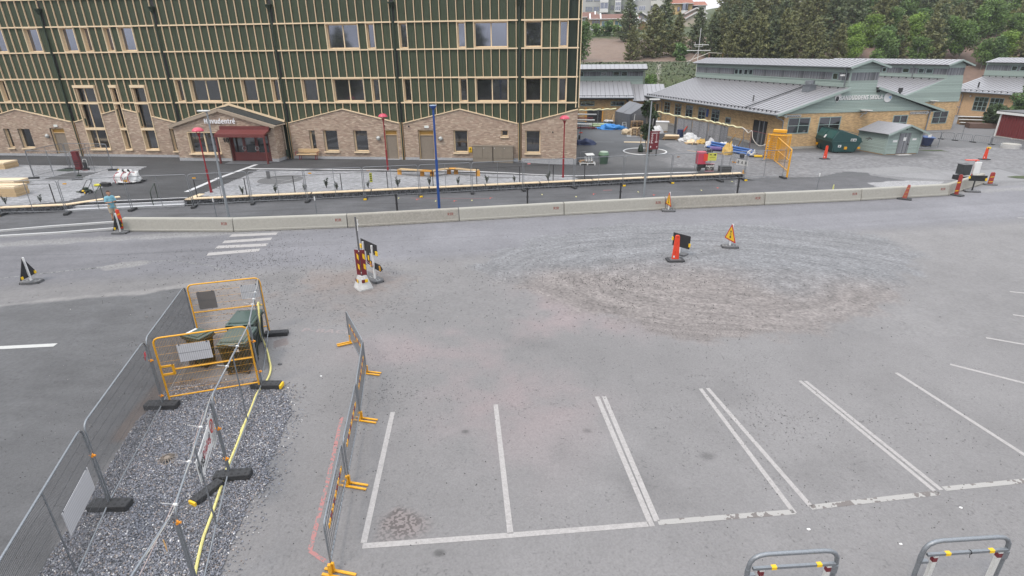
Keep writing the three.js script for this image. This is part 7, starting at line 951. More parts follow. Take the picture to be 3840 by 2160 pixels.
{ const g = thing('crate', 'black plastic crate with flat lid by the fence before the pipes', 'crate', 14.074,-13.839); part('body', [rbx(.5, .55, .45, .03, 0, .28, 0)], M.blackMatt, g); part('lid', [bx(.75, .03, .5, -.05, .58, 0)], M.rubberGrey, g); }
{ const a = [13.132,-10.47], b = [15.705,-5.892], g = thing('pipe_bundle', 'bundle of blue pipes in torn white plastic on the gravel', 'pipes', a[0], a[1], -Math.atan2(b[1] - a[1], b[0] - a[0])), L = Math.hypot(b[0] - a[0], b[1] - a[1]); for (let i = 0; i < 9; i++) { const r = i < 5 ? 0 : i < 8 ? 1 : 2, k = i < 5 ? i : i < 8 ? i - 5 + .5 : 1.8, x0 = (i * 37 % 5) * .12; part('pipe', [rod([x0 - .1, .14 + r * .19, -.35 + k * .23], [L * .5 - .1 + x0, .14 + r * .19, -.3 + k * .23], .1, 9), rod([L * .5 + x0, .1 + r * .17, -.55 + k * .23], [L + x0 * .5, .12 + r * .17, -.5 + k * .23], .1, 9)], heapM.pipe, g); } part('torn_plastic', [crumple(.35, .6, .55, .6, 21).translate(0, .05, 0), crumple(.35, .5, .5, .6, 22).translate(L * .52, .05, 0), crumple(.28, .4, .5, .6, 23).translate(L, .03, 0), crumple(.5, .25, .3, .6, 24).translate(L * .3, .35, -.3)], heapM.white, g); }
heap('sack', 'crumpled yellow sack lying on the blue pipes', 'sack', [13.792,-6.37], .42, .95, .38, heapM.yellow, 25, .4, 0, 'sack'); { const g = thing('roll', 'purple plastic roll at the front of the pipe bundle', 'roll', 13.182,-8.329, -.35); part('roll', [rod([-.5, .2, 0], [.5, .2, 0], .2, 12)], heapM.purple, g); part('core', [rod([-.53, .2, 0], [-.5, .2, 0], .07, 8)], M.black, g); }
heap('tarpaulin', 'black and blue tarpaulin bundle on planks before the purple roll', 'tarpaulin', [11.988,-6.096], .55, .35, .3, M.blackMatt, 27, .5); solo('plank', [beam((([x, z]) => [x, .05, z])([10.534,-8.228]), (([x, z]) => [x, .06, z])([11.745,-6.459]), .14, .05), beam((([x, z]) => [x, .05, z])([12.583,-6.714]), (([x, z]) => [x, .05, z])([13.558,-6.297]), .12, .05)], brown, 'weathered planks lying on the gravel before the pipe bundle', 'planks');
{ const g = thing('bucket', 'dark bucket on the gravel below the blue pipes', 'bucket', 14.464,-4.139); part('body', [new THREE.CylinderGeometry(.22, .17, .42, 12).translate(0, .21, 0)], M.rubber, g); part('rim', [new THREE.TorusGeometry(.22, .02, 5, 14).rotateX(Math.PI / 2).translate(0, .42, 0)], M.rubberGrey, g); }
{ const g = thing('tool', 'yellow and black hand machine lying beside the turnstile', 'machine', 16.044,-4.919, -.2); part('body', [rbx(.7, .18, .22, .05, 0, .12, 0)], M.yellowPure, g); part('grip', [rbx(.5, .12, .2, .04, -.5, .1, 0)], M.black, g); part('nozzle', [rod([.3, .1, 0], [.9, .1, .05], .03)], M.black, g); }
// yellow turnstile and gate frame
{
  const [tx, tz] = [16.753,-3.08], g = thing('turnstile', 'bright yellow full-height turnstile at the site entrance', 'turnstile', tx, tz, -.42, undefined, 0), Y = M.yellow; const r = .95;
  part('roof_box', [rbx(1.05, .3, .4, .04, .1, 2.42, -.45)], Y, g); part('roof_slot', [bx(1.0, .05, .02, .1, 2.3, -.24)], M.black, g);
  part('frame_post', [bx(.09, 2.2, .09, .3, 1.1, 0), bx(.09, 2.2, .09, -.75, 1.1, -.35), bx(.09, 2.1, .09, .95, 1.05, -1.0), bx(.07, 2.1, .07, -.55, 1.05, -1.2)], Y, g);
  part('top_ring', [new THREE.TorusGeometry(.85, .04, 6, 20, Math.PI).rotateX(Math.PI / 2).translate(.1, 2.15, -.6), beam([-.75, 2.15, -.35], [.3, 2.15, 0], .08, .08), beam([.3, 2.15, 0], [.95, 2.15, -1.0], .07, .07), beam([-.55, 2.1, -1.2], [.95, 2.1, -1], .06, .06)], Y, g);
  part('rotor', [rod([.1, .1, -.6], [.1, 2.15, -.6], .06, 10)], Y, g); for (let k = 0; k < 3; k++) { const a = .5 + k * 2.094; const q = []; for (let i = 0; i < 10; i++) q.push(bent([[.1, .25 + i * .19, -.6], [.1 + .72 * Math.cos(a), .25 + i * .19, -.6 + .72 * Math.sin(a)], [.1 + .72 * Math.cos(a), .34 + i * .19, -.6 + .72 * Math.sin(a)], [.1, .34 + i * .19, -.6]], .026, .04, 5)); part('rotor_arm', q, Y, g); }
  const comb = []; for (let i = 0; i < 11; i++) comb.push(rod([-.75, .2 + i * .19, -.35], [-.25, .2 + i * .19, -.5], .03, 5), rod([-.75, .2 + i * .19, -.35], [.3, .2 + i * .19, 0], .03, 5)); for (let i = 1; i < 8; i++) comb.push(rod([lerp(.3, .95, i / 8), .1, lerp(0, -1, i / 8)], [lerp(.3, .95, i / 8), 2.1, lerp(0, -1, i / 8)], .022, 5)); for (let i = 1; i < 5; i++) comb.push(rod([lerp(-.75, .3, i / 5), .1, lerp(-.35, 0, i / 5)], [lerp(-.75, .3, i / 5), 2.15, lerp(-.35, 0, i / 5)], .025, 5)); part('comb_bars', comb, Y, g); part('base', [bx(2.0, .06, 1.3, .1, .03, -.6)], M.galvFar, g);
  const a = [16.74,-2.822], b = [15.701,3.545], L = Math.hypot(b[0] - a[0], b[1] - a[1]), f = thing('swing_gate', 'yellow tubular gate frame between the turnstile and the last plaza fence panel', 'gate', a[0], a[1], -Math.atan2(b[1] - a[1], b[0] - a[0]), undefined, 0); part('frame', [bent([[.02, .1, 0], [.02, 2.0, 0], [L - .05, 2.0, 0], [L, .05, 0]], .04, .15, 8), rod([.02, .15, 0], [L, .45, 0], .03), rod([.02, 1.05, 0], [L, 1.2, 0], .03)], Y, f); const w = []; for (let x = .2; x < L; x += .12) w.push(rod([x, .2, 0], [x, 1.98, 0], .003, 3)); stuff(part('wire_mesh', w, Y, f)); part('end_post', [bx(.11, 1.9, .11, L + .1, .95, .05)], Y, f);
}
// rapid machine, crate and crowd barrier at the end of the wall
{
  const [x, z] = [9.798,4.126], g = thing('site_machine', 'machine with red housing, yellow notice and black rapid sign behind the fence', 'machine', x, z, .1, undefined, .52); part('frame', [bent([[-.95, .3, 0], [.35, .3, 0]], .025, .05), rod([-.95, 0, 0], [-.95, 1.6, 0], .02), bent([[-.75, .1, -.2], [-.75, 1.55, -.2], [.2, 1.55, -.2], [.2, .1, -.2]], .022, .1)], M.galvFar, g); part('housing', [rbx(.62, .9, .45, .03, -.55, .95, -.1)], M.lampHead, g); part('engine', [rbx(.8, .35, .4, .05, -.3, .4, -.1), rod([-.7, .2, .1], [-.7, .2, .2], .18, 12)], M.black, g);
  part('yellow_notice', [bx(.62, .55, .02, .18, 1.05, .16)], mat(.5, .5, .08, .6), g); part('notice_print', [bx(.16, .06, .004, .05, 1.2, .173), slab([[.22, 1.18], [.42, 1.28], [.44, 1.12]], .004).translate(0, 0, .171), bx(.4, .02, .004, .18, 1.0, .173)], M.black, g); part('red_notice', [bx(.28, .5, .02, -.28, 1.0, .165)], M.redOrange, g);
  part('sign_panel', [bx(.62, .5, .03, .05, .3, .25)], M.black, g); part('sign_edge', [bx(.66, .02, .03, .05, .56, .25), bx(.66, .02, .03, .05, .04, .25)], M.pinkTape, g); part('lettering', [letters('rapid', .17, .006).translate(.05, .38, .267), bx(.4, .025, .004, .05, .2, .267), bx(.22, .02, .004, .05, .12, .267)], M.white, g);
  const c = thing('crate', 'dark grey crate beside the rapid machine behind the fence', 'crate', 11.215,3.347, .05, undefined, .2); part('body', [rbx(.85, .55, .5, .02, 0, .28, 0)], mottled(.05, .053, .055, .6, .25, .1, .8), c); part('rail', [bx(.9, .04, .52, 0, .4, 0), bx(.9, .04, .52, 0, .15, 0)], M.rubberGrey, c);
  crowd('grey crowd barrier with red and yellow band and white letter sheets by the wall end', [12.046,1.437], [12.902,2.545], { far: 1 });
}
function crowd(label, a, b, o = {}) {
  const L = Math.hypot(b[0] - a[0], b[1] - a[1]), g = thing('crowd_barrier', label, 'crowd barrier', a[0], a[1], -Math.atan2(b[1] - a[1], b[0] - a[0]), o.far ? undefined : 'crowd barriers beside the parking bays', o.y ?? .03), y0 = .2, y1 = 1.1, r = .019;
  part('frame', [bent([[0, y0 - .08, 0], [0, y1, 0], [L, y1, 0], [L, y0 - .08, 0]], r, .14, 8), rod([0, y0, 0], [L, y0, 0], r * .9, 6)], M.galv, g); const n = Math.round(L / .125); for (let i = 1; i < n; i++) part('bar', [rod([L * i / n, y0, 0], [L * i / n, y1, 0], .0075, 5)], M.galv, g);
  for (let i = 0; i < 9; i++) part('band', [bx(L * .72 / 9 + .001, .09, .014, L * (.14 + .72 * (i + .5) / 9), .72, 0)], i % 2 ? M.darkRed : M.yellow, g);
  if (o.feet !== 0) for (const x of [.12, L - .12].slice(0, o.feet ?? 2)) for (const s of [-.055, .055]) part('foot', [bx(.05, .03, .62, x + s, .02, .12), ...(s > 0 ? [bx(.06, .26, .05, x, .14, 0)] : [])], M.yellow, g);
  if (o.far) { for (let i = 0; i < 3; i++) part('letter_sheet', [bx(.34, .42, .012, L * .55 + i * .33, .8, .02)], mat(.5, .5, .5, .7), g); part('letter', [letters('B', .22, .004).translate(L * .55 + .0, .8, .028), letters('A', .22, .004).translate(L * .55 + .33, .8, .028), letters('R', .22, .004).translate(L * .55 + .66, .8, .028)], M.black, g); }
  return g;
}
// green waste container, shed, and things at the right
{
  const a = [22.736,-10.166], b = [23.359,-7.645], c = [25.229,-7.877]; const ry = -Math.atan2(c[1] - b[1], c[0] - b[0]) + .02, g = thing('waste_container', 'dark green waste container with sloping lids beside the pale shed', 'waste container', b[0] + .1, b[1], .12), gm = mottled(.012, .05, .05, 1.5, .2, .05, .45);
  // a skip seen from its side: long side faces left-front, end faces right
  const L = 3.15, W = 1.78; const M0 = new THREE.Group(); const q = new THREE.ExtrudeGeometry(poly([[-.05, .12], [W + .0, .12], [W + .5, 1.0], [W + .38, 1.3], [W - .1, 1.55], [.35, 1.95], [.1, 1.95], [-.35, 1.2], [-.35, .95]]), { depth: L, bevelEnabled: true, bevelSize: .03, bevelThickness: .03, bevelSegments: 1 }); q.translate(0, 0, -L);
  part('body', [q], gm, g); part('rib', [0, .33, .66, 1].map(t => bx(.08, 1.0, .07, -.2, .62, -L * t - .01).translate(0, 0, 0)).concat([bx(.08, .08, L, -.4, 1.0, -L / 2), bx(W + .9, .08, .06, W / 2 + .1, .98, .04)]), gm, g);
  part('lid', [0, 1].map(i => bx(.72, .05, L * .44, -.16, 1.58, -L * (.26 + i * .48), 0, 0, 1.0)), mottled(.018, .075, .072, 1, .2, .05, .4), g); part('lid_top', [bx(1.9, .04, L * .98, 1.05, 1.84, -L / 2, 0, 0, -.22)], mottled(.07, .10, .10, 1.5, .3, .1, .6), g);
  part('sticker', [bx(.5, .22, .01, 1.5, 1.15, .04)], M.white, g); part('sticker', [bx(.28, .2, .01, .35, .62, .04)], M.white, g); part('sticker_print', [bx(.2, .06, .004, 1.38, 1.18, .047), bx(.2, .06, .004, 1.38, 1.09, .047), bx(.16, .12, .004, 1.62, 1.14, .047), bx(.14, .1, .004, .34, .62, .047)], M.greenTrim, g); part('hook', [bx(.22, .22, .12, .9, .45, .06), bx(.2, .16, .12, 2.1, .45, .06), bx(.12, .2, .2, -.32, .5, -2.6)], M.yellow, g); part('notice', [bx(.012, .3, .25, -.38, 1.35, -L * .42, 0, 0, -.5)], M.white, g); part('skid', [bx(.15, .12, L, .3, .06, -L / 2), bx(.15, .12, L, W - .3, .06, -L / 2)], M.black, g);
}
{
  const A = [26.114,-9.651], B = [27.305,-6.736], C = [30.501,-7.66]; const g = thing('garden_shed', 'pale green timber shed with grey door and metal roof', 'shed', B[0], B[1]), wv = [C[0] - B[0], C[1] - B[1]], uv = [A[0] - B[0], A[1] - B[1]]; const W = Math.hypot(...wv), D = 3.6, w = wv.map(v => v / W), uL = Math.hypot(...uv), u = uv.map(v => v / uL); const mb = new THREE.Matrix4().makeBasis(new THREE.Vector3(w[0], 0, w[1]), new THREE.Vector3(0, 1, 0), new THREE.Vector3(-u[0], 0, -u[1])); const P = (n, geos, m, par = g) => { const q = boxUV(join([geos])); q.applyMatrix4(mb); q.userData.ownUV = true; return part(n, q, m, par); };
  const e = 1.95, r = 2.5; P('wall', [slab([[0, .08], [W, .08], [W, e], [W / 2, r], [0, e]], .08).translate(0, 0, -.08), span(0, .08, .08, e, -uL, -.08), span(W - .08, W, .08, e, -uL, -.08), span(0, W, .08, e, -uL, -uL + .08)], M.siding); P('corner_board', [span(-.03, .1, .05, e, -.05, .04), span(-.035, .02, .05, e, -.14, -.05)], M.paleTrim); P('corner_board', [span(W - .1, W + .03, .05, e, -.05, .04)], M.paleTrim); P('sill_board', [span(.02, W - .02, .0, .1, -uL, -.03)], M.timberDark);
  const n = 6; for (let i = 0; i < n; i++) for (const s of [0, 1]) P('roof_panel', [beam(s ? [W + .35, e - .12, -uL * 1.06 * (i + .5) / n + .3] : [-.35, e - .12, -uL * 1.06 * (i + .5) / n + .3], [W / 2, r + .08, -uL * 1.06 * (i + .5) / n + .3], uL * 1.06 / n - .012, .04)], M.roofM); P('verge', [beam([-.38, e - .2, .36], [W / 2, r + .02, .36], .06, .14), beam([W + .38, e - .2, .36], [W / 2, r + .02, .36], .06, .14)], M.paleTrim);
  const d = P('door', [span(W * .33, W * .66, .1, 1.85, .0, .05)], M.bandWood); P('lock', [span(W * .61, W * .635, .85, .95, .05, .09)], M.black, d); P('notice', [span(W * .45, W * .53, 1.2, 1.5, .052, .06), span(W * .16, W * .29, 1.1, 1.28, .005, .02), span(W * .74, W * .86, 1.22, 1.38, .005, .02)], M.white); P('vent', [span(W * .5 - .06, W * .5 + .06, 2.12, 2.24, .0, .02)], M.black); P('step', [span(W * .3, W * .68, 0, .05, .1, .5)], M.concreteLight); P('scrawl', [beam([-.004, 1.15, -uL * .5], [-.004, 1.3, -uL * .62], .01, .05), beam([-.004, 1.3, -uL * .55], [-.004, 1.0, -uL * .66], .01, .05), beam([-.005, 1.25, -uL * .6], [-.005, 1.1, -uL * .72], .01, .06)], mat(.07, .06, .06, .9)); 
}
{ const g = thing('waste_bin', 'blue-lidded navy waste bin inside the wire enclosure behind the shed', 'bin', 33.577,-12.187); part('body', [new THREE.CylinderGeometry(.62, .45, .75, 4).rotateY(Math.PI / 4).translate(0, .45, 0)], heapM.navy, g); part('lid', [bx(1.05, .05, .8, .05, .88, .05, 0, .12, -.05)], mottled(.04, .09, .25, .6, .2, .05, .5), g); part('wheel', [rod([-.3, .08, .3], [-.3, .08, .36], .08, 8), rod([.3, .08, .3], [.3, .08, .36], .08, 8)], M.rubber, g);
  const [x, z] = [32.26,-10.637], [x2, z2] = [34.138,-11.151], f = thing('wire_enclosure', 'galvanised wire enclosure round the blue bin behind the shed', 'enclosure', x, z, -Math.atan2(z2 - z, x2 - x)), L = Math.hypot(x2 - x, z2 - z); part('frame', [bent([[0, .1, 0], [0, 1.5, 0], [L, 1.5, 0], [L, .1, 0]], .035, .12, 6), rod([0, .1, 0], [L, .1, 0], .03), bent([[0, 1.5, 0], [0, 1.5, -2.2], [0, .1, -2.2]], .03, .1)], M.galv, f); const w = []; for (let k = .15; k < L; k += .12) w.push(rod([k, .1, 0], [k, 1.5, 0], .004, 3)); stuff(part('wire_mesh', w, M.wire, f)); part('notice', [bx(.35, .24, .02, .75, 1.15, .03)], M.white, f); }
struct('grass_edge', [sheet([[31.53,-9.582],[32.413,-9.766],[33.764,-9.894],[33.826,-8.769],[33.506,-9.283],[32.115,-9.208]], .02)], mottled(.04, .055, .02, .6, .5, .3, .95)); struct('grass_edge_001', [sheet([[31.4,2.363],[32.307,1.962],[32.982,1.918],[32.269,2.973],[31.722,2.845]], .02)], mottled(.045, .06, .022, .6, .5, .3, .95));
{ const J = [[37.721,-17.068], [38.532,-16.114], [39.526,-14.966], [40.256,-13.405], [41.106,-11.934], [42.095,-10.548]]; for (let i = 0; i < 5; i++) { const a = J[i], b = J[i + 1], L = Math.hypot(b[0] - a[0], b[1] - a[1]) - .15, g = thing('hoop_rail', `low galvanised hoop rail across the right yard, ${ordinal[i]} from the left`, 'hoop rail', a[0], a[1], -Math.atan2(b[1] - a[1], b[0] - a[0]), 'low hoop rails across the right yard'); part('hoop', [bent([[0, 0, 0], [0, .75, 0], [L, .75, 0], [L, 0, 0]], .03, .2, 6)], M.galvFar, g); part('bar', [1, 2, 3, 4, 5, 6, 7].map(k => rod([L * k / 8, .08, 0], [L * k / 8, .72, 0], .012, 4)).concat([rod([0, .1, 0], [L, .1, 0], .02, 5)]), M.galvFar, g); part('foot', [bx(.5, .08, .25, 0, .04, 0)], M.rubber, g); } 
  for (const [i, p] of [[0, [39.892,-17.421]], [1, [40.016,-13.171]], [2, [41.189,-10.647]]]) { const g = thing('fence_post', `thin grey post among the hoop rails, ${ordinal[i]} from the left`, 'post', p[0], p[1], 0, 'thin posts among the hoop rails'); part('post', [rod([0, 0, 0], [0, 1.25, 0], .03)], M.galvFar, g); part('cap', [rod([0, 1.24, 0], [0, 1.28, 0], .035)], M.black, g); } const g = thing('concrete_ring', 'round concrete well ring by the hoop rails', 'well ring', 40.66,-11.458); part('ring', [new THREE.CylinderGeometry(.75, .75, .35, 24).translate(0, .17, 0)], M.concreteLight, g); part('lid', [new THREE.CylinderGeometry(.68, .68, .05, 24).translate(0, .37, 0)], M.concrete, g); }
{ // dark red boarded shed at the right edge
  const [x, z] = [44.495,-19.611], g = thing('red_shed', 'dark red boarded shed with white roof edge at the right picture edge', 'shed', x, z, -1.38), W = 16, bm = [mottled(.15, .02, .022, 1, .2, .06, .75), mottled(.125, .017, .019, 1, .2, .06, .75)]; part('wall', [span(0, W, 0, 2.25, -4, -.03)], M.blackMatt, g); for (let i = 0; i < 106; i++) part('board', [bx(.125, 2.2, .028 + (i % 2) * .02, .13 + i * .148, 1.14, -.015 + (i % 2) * .012)], bm[(i * 7) % 2], g); part('corner_board', [span(-.1, .06, 0, 2.3, -.05, .06)], M.white, g); part('roof_edge', [span(-.4, W, 2.3, 2.52, -.1, .25)], M.white, g); part('roof', [span(-.4, W, 2.53, 2.62, -4.3, .2)], M.rubberGrey, g); part('plinth', [span(-.02, W, -.1, .1, -4, .03)], M.concrete, g); }
{ const [x, z] = [47.702,-26.357], g = thing('planter_bed', 'brown planter wall with a green hedge before the third wing', 'planter', x, z, -.15); part('planter', [rbx(4.6, .55, 1.2, .03, .6, .28, -.4)], mottled(.12, .075, .06, 1.5, .2, .1, .9), g); const cr = leafyCrown(2.1, 1.5, [.045, .075, .03], 1600, 12, .15); const c = new THREE.Mesh(cr[0].translate(.9, .4, -.4), leafM); c.name = 'hedge'; c.castShadow = true; g.add(c); part('stems', [cr[1].translate(.9, .4, -.4)], barkGrey, g); }
tree('leafy', 1, ...[51.407,-26.494], 5.2, 'dark reddish tree behind the red shed', 'leafy trees', 0);
{ const [x, z] = [46.884,-29.378], g = thing('terrace_bench', 'dark timber terrace benches with pale tops below the third wing windows', 'bench', x, z, -.25); for (let i = 0; i < 3; i++) part('bench_top', [rbx(4.2, .07, .38, .015, 2.0, .28 + i * .3, -.4 - i * .6)], M.whiteDirty, g); part('riser', [0, 1, 2].map(i => bx(4.0, .2 + i * .3, .06, 2.0, .12 + i * .14, -.5 - i * .6)), M.timberDark, g); }

// ---------- foreground: gravel strip, fences, gates, bins ----------
const strip0 = [[-9.368,40.316],[-9.924,38.758],[-10.35,37.444],[-10.974,35.774]];
const gravelPoly = [...strip0, ...[[-10.951,35.203],[-11.187,34.314],[-10.837,34.099],[-10.403,33.997],[-9.859,34.007],[-8.884,34.037],[-8.345,33.864],[-7.863,34.119],[-7.593,34.384],[-7.328,34.749],[-7.098,35.151],[-7.074,35.551]], ...[[-6.815,36.457],[-6.741,37.13],[-6.424,37.47],[-6.445,37.824],[-6.537,38.167],[-6.388,38.772],[-6.273,39.323],[-6.1,39.937],[-5.994,40.278]], [-6.2, 41.6], [-8.2, 42.0]];
{
  struct('gravel_strip', [sheet(gravelPoly, .009)], mottled(.10, .102, .11, .6, .3, .3, .95));
  const b = bounds(gravelPoly), L = [[], [], []], C = [[], [], []]; let n = 0;
  for (let i = 0; i < 150000 && n < 52000; i++) { const x = rr(b[0] - .4, b[2] + .5), z = rr(b[1] - .2, b[3]); const inside = inPoly(x, z, gravelPoly); if (!inside) { const d = lineD(x, z, [...gravelPoly, gravelPoly[0]]); if (x < -8.6 && z > 34 || d > .6 || rnd() > .22 * (1 - d / .6) ** 2) continue; } const s = rr(.011, .021), k = i % 3, t = rr(.5, 1.5), w = rnd(); L[k].push(M4(x, .012 + s * .3 + (inside ? rr(0, .012) : -.004), z, s * rr(.8, 1.3), s * .75, s * rr(.8, 1.3), rr(0, 6), rr(0, 6), rr(0, 6))); C[k].push(w < .06 ? col(.44 * t, .43 * t, .43 * t) : w < .18 ? col(.24 * t, .205 * t, .19 * t) : col(.165 * t, .17 * t, .195 * t)); n++; }
  for (let k = 0; k < 3; k++) { const im = instances('gravel_stones', stoneGeo[k], mat(1, 1, 1, .85), L[k], C[k], scene); im.name = numbered('gravel_stones'); tag(im, ['blue-grey gravel of the strip between the near fences', 'lighter stones among the gravel of the fenced strip', 'edge stones of the fenced gravel strip'][k], 'gravel'); im.userData.kind = 'stuff'; }
  // loose grit on the lot
  const G = [], GC = []; const zones = [[-12, 32, 4, 8], [2, 25, 12, 8], [-5, 34, 8, 7], [-14, 24, 8, 7], [5, 34, 10, 7]]; for (let i = 0; i < 9000; i++) { const zn = zones[i % 5], x = zn[0] + rr(-1, 1) * zn[2] * rnd(), z = zn[1] + rr(-1, 1) * zn[3] * rnd(); const s = rr(.004, .013) * (z < 30 ? 1.5 : 1), t = rr(.35, 1.2); G.push(M4(x, .006 + s * .3, z, s * rr(.8, 1.5), s * .7, s, rr(0, 6), rr(0, 6), 0)); GC.push(rnd() < .7 ? col(.075 * t, .072 * t, .072 * t) : col(.25 * t, .235 * t, .225 * t)); }
  const im = instances('loose_grit', stoneGeo[1], mat(1, 1, 1, .9), G, GC, scene); im.name = 'loose_grit'; tag(im, 'loose grit scattered over the parking lot and the gravel patch', 'grit'); im.userData.kind = 'stuff';
}
{ const [x, z] = [-9.174,37.087], g = thing('drain_grate', 'domed rusty drain grate in the fenced gravel strip', 'drain', x, z); const s = []; for (let i = 0; i < 16; i++) { const a = i / 16 * 6.283; s.push(hose([[.07 * Math.cos(a), .07, .07 * Math.sin(a)], [.14 * Math.cos(a), .055, .14 * Math.sin(a)], [.2 * Math.cos(a), .015, .2 * Math.sin(a)]], .011, 5, 2)); } const rust = mottled(.21, .175, .145, .4, .3, .15, .8); part('rib', s, rust, g); part('rim', [new THREE.TorusGeometry(.205, .018, 6, 26).rotateX(Math.PI / 2).translate(0, .015, 0)], rust, g); part('cap', [new THREE.SphereGeometry(.075, 12, 6, 0, 6.3, 0, 1.3).scale(1, .4, 1).translate(0, .055, 0)], rust, g); part('shaft', [new THREE.CircleGeometry(.19, 20).rotateX(-Math.PI / 2).translate(0, .012, 0)], M.black, g); }
const LJ = [[-11.97, 31.68], [-10.669,35.149], [-9.357,38.591], [-7.72, 42.15]], RJ = [[-9.999,30.853], [-8.517,34.002], [-7.402,37.475], [-6.11, 40.46], [-5.55, 43.6]];
function nearFence(label, a, b, group, o = {}) { const L = Math.hypot(b[0] - a[0], b[1] - a[1]) - .05, g = thing('mobile_fence', label, 'mobile fence', a[0], a[1], -Math.atan2(b[1] - a[1], b[0] - a[0]), group, .05); fenceParts(g, L, 1.98, o.m ?? M.galv, o.w ?? M.wire, o.mids ?? [], .021, { rad: .2, step: .034, wr: .003, hs: .24, ...o }); return g; }
nearFence('near grey mesh fence panel beside the dark roadway, farthest of the left row', LJ[0], LJ[1], 'near fence panels of the left row'); nearFence('near grey mesh fence panel beside the dark roadway, middle one before the yellow gate', LJ[1], LJ[2], 'near fence panels of the left row'); nearFence('near grey mesh fence panel at the lower left corner with a white sheet', LJ[2], LJ[3], 'near fence panels of the left row', { mids: [1.85] });
nearFence('near fence panel of the right row beside the green waste bins', RJ[0], RJ[1], 'near fence panels of the right row', { mids: [1.7], step: .25, wr: .0013 }); nearFence('near fence panel of the right row in front of the yellow hose', RJ[1], RJ[2], 'near fence panels of the right row', { mids: [1.75], step: .25, wr: .0013 }); nearFence('near fence panel of the right row that carries the white building firm sign', RJ[2], RJ[3], 'near fence panels of the right row', { mids: [1.6], step: .25, wr: .0012 }); nearFence('near fence panel of the right row at the bottom edge of the picture', RJ[3], RJ[4], 'near fence panels of the right row', { step: .25, wr: .0012 });
foot('black rubber foot under the left fence row beside the yellow gate', LJ[1][0] - .02, LJ[1][1] + .03, .12, 'near fence feet', 0, .012, 1.25); foot('black rubber foot with round holes under the left fence row at the gravel', LJ[2][0] + .04, LJ[2][1] + .04, .12, 'near fence feet', 0, .012, 1.2); foot('black rubber foot behind the bins at the far end of the right fence row', RJ[0][0] + .3, RJ[0][1] + .05, .25, 'near fence feet', 0, 0, 1.1); foot('black rubber foot with yellow end beside the yellow gate', RJ[1][0] + .12, RJ[1][1] - .02, .1, 'near fence feet', 1, .012, 1.2); foot('black rubber foot under the white sign, the one pointing right', RJ[2][0] + .12, RJ[2][1] + .05, .22, 'near fence feet', 0, .012, 1.15); foot('black rubber foot with yellow end lying across under the white sign', -7.547,38.051, 1.25, 'near fence feet', -1, .012, 1.0);
const clipG = (label, x, y, z) => { const c = thing('fence_clip', label, 'clip', x, z, 0, 'orange clips of the near fences', y); part('clamp', [rod([-.06, 0, 0], [.06, 0, 0], .022, 6), rod([0, -.03, .01], [0, .03, .01], .03, 6)], M.orangeClip, c); part('bolt', [rod([0, 0, .02], [.02, .05, .06], .009, 5)], M.galv, c); };
[['upper clip at the left fence joint by the yellow gate', LJ[1], 1.45], ['lower clip at the left fence joint by the yellow gate', LJ[1], .38], ['clip at the left fence joint above the gravel', LJ[2], 1.35], ['lower clip at the right fence joint by the gate', RJ[1], .55], ['upper clip at the right fence joint by the gate', RJ[1], 1.5], ['upper clip at the joint beside the white sign', RJ[2], 1.3], ['lower clip at the joint beside the white sign', RJ[2], .5], ['clip at the top of the nearest fence joint', RJ[3], 1.82]].forEach(([l, p, y]) => clipG('orange ' + l, p[0] + .02, y, p[1]));
// yellow gates
function gate(label, a, b, o) {
  const L = Math.hypot(b[0] - a[0], b[1] - a[1]), g = thing('gate', label, 'gate', a[0], a[1], -Math.atan2(b[1] - a[1], b[0] - a[0]), undefined, .02), r = .025; part('frame', [bent([[0, 0, 0], [0, 1.98, 0], [L, 1.98, 0], [L, .0, 0]], r, .18, 8), rod([0, .22, 0], [L, .22, 0], r * .9, 8), rod([o.lock ? .32 : 0, 1.02, 0], [L, 1.02, 0], r * .9, 8)], M.yellow, g);
  const w = []; for (let x = .05; x < L - .03; x += .036) w.push(rod([x, .22, 0], [x, 1.93, 0], .0021, 3)); for (let y = .4; y < 1.9; y += .22) w.push(rod([0, y, .004], [L, y, .004], .003, 3)); stuff(part('wire_mesh', w, M.yellow, g));
  if (o.lock) part('lock_box', [bx(.3, .05, .05, .15, 1.14, 0), bx(.3, .05, .05, .15, .9, 0), bx(.06, .29, .05, .29, 1.02, 0)], M.yellow, g); return [g, L];
}
const corrTex = rep(texRGB(256, 16, (u, v, c) => { const k = .5 + .5 * Math.cos(u * Math.PI * 2 * 16), q = .34 + .16 * k; c[0] = q; c[1] = q * 1.0; c[2] = q * 1.05; }), .78, .2); const corr = mat(1, 1, 1, .55, { map: corrTex });
const sheetOn = (label, g, x0, x1, y0, y1, m, z = .03) => { const s = thing('notice_sheet', label, 'sheet', g.position.x, g.position.z, g.rotation.y, 'sheets hung on the near fences and gates', g.position.y); part('sheet', [span(x0, x1, y0, y1, z, z + .008)], m, s); part('wire_tie', [span(x0 + .05, x0 + .08, y1 - .03, y1 + .02, z, z + .012), span(x1 - .08, x1 - .05, y1 - .03, y1 + .02, z, z + .012), span(x0, x1, (y0 + y1) / 2, (y0 + y1) / 2 + .006, z + .009, z + .012)], M.wire, s); return s; };
{ const [g, L] = gate('front yellow mesh gate with lock box across the fenced strip', [-10.58, 35.0], [-8.55, 34.08], { lock: 1 }); sheetOn('white ribbed plastic sheet on the front yellow gate', g, .5, 1.28, 1.22, 1.72, corr);
  const [g2, L2] = gate('rear yellow mesh gate behind the waste bins', [-12.0, 31.55], [-10.05, 30.72], {}); sheetOn('dark grey sheet on the left of the rear yellow gate', g2, .22, .75, 1.12, 1.72, mottled(.13, .12, .115, .6, .1, .05, .6)); sheetOn('pale ribbed sheet on the right of the rear yellow gate', g2, 1.5, 2.05, 1.3, 1.78, corr, .02); }
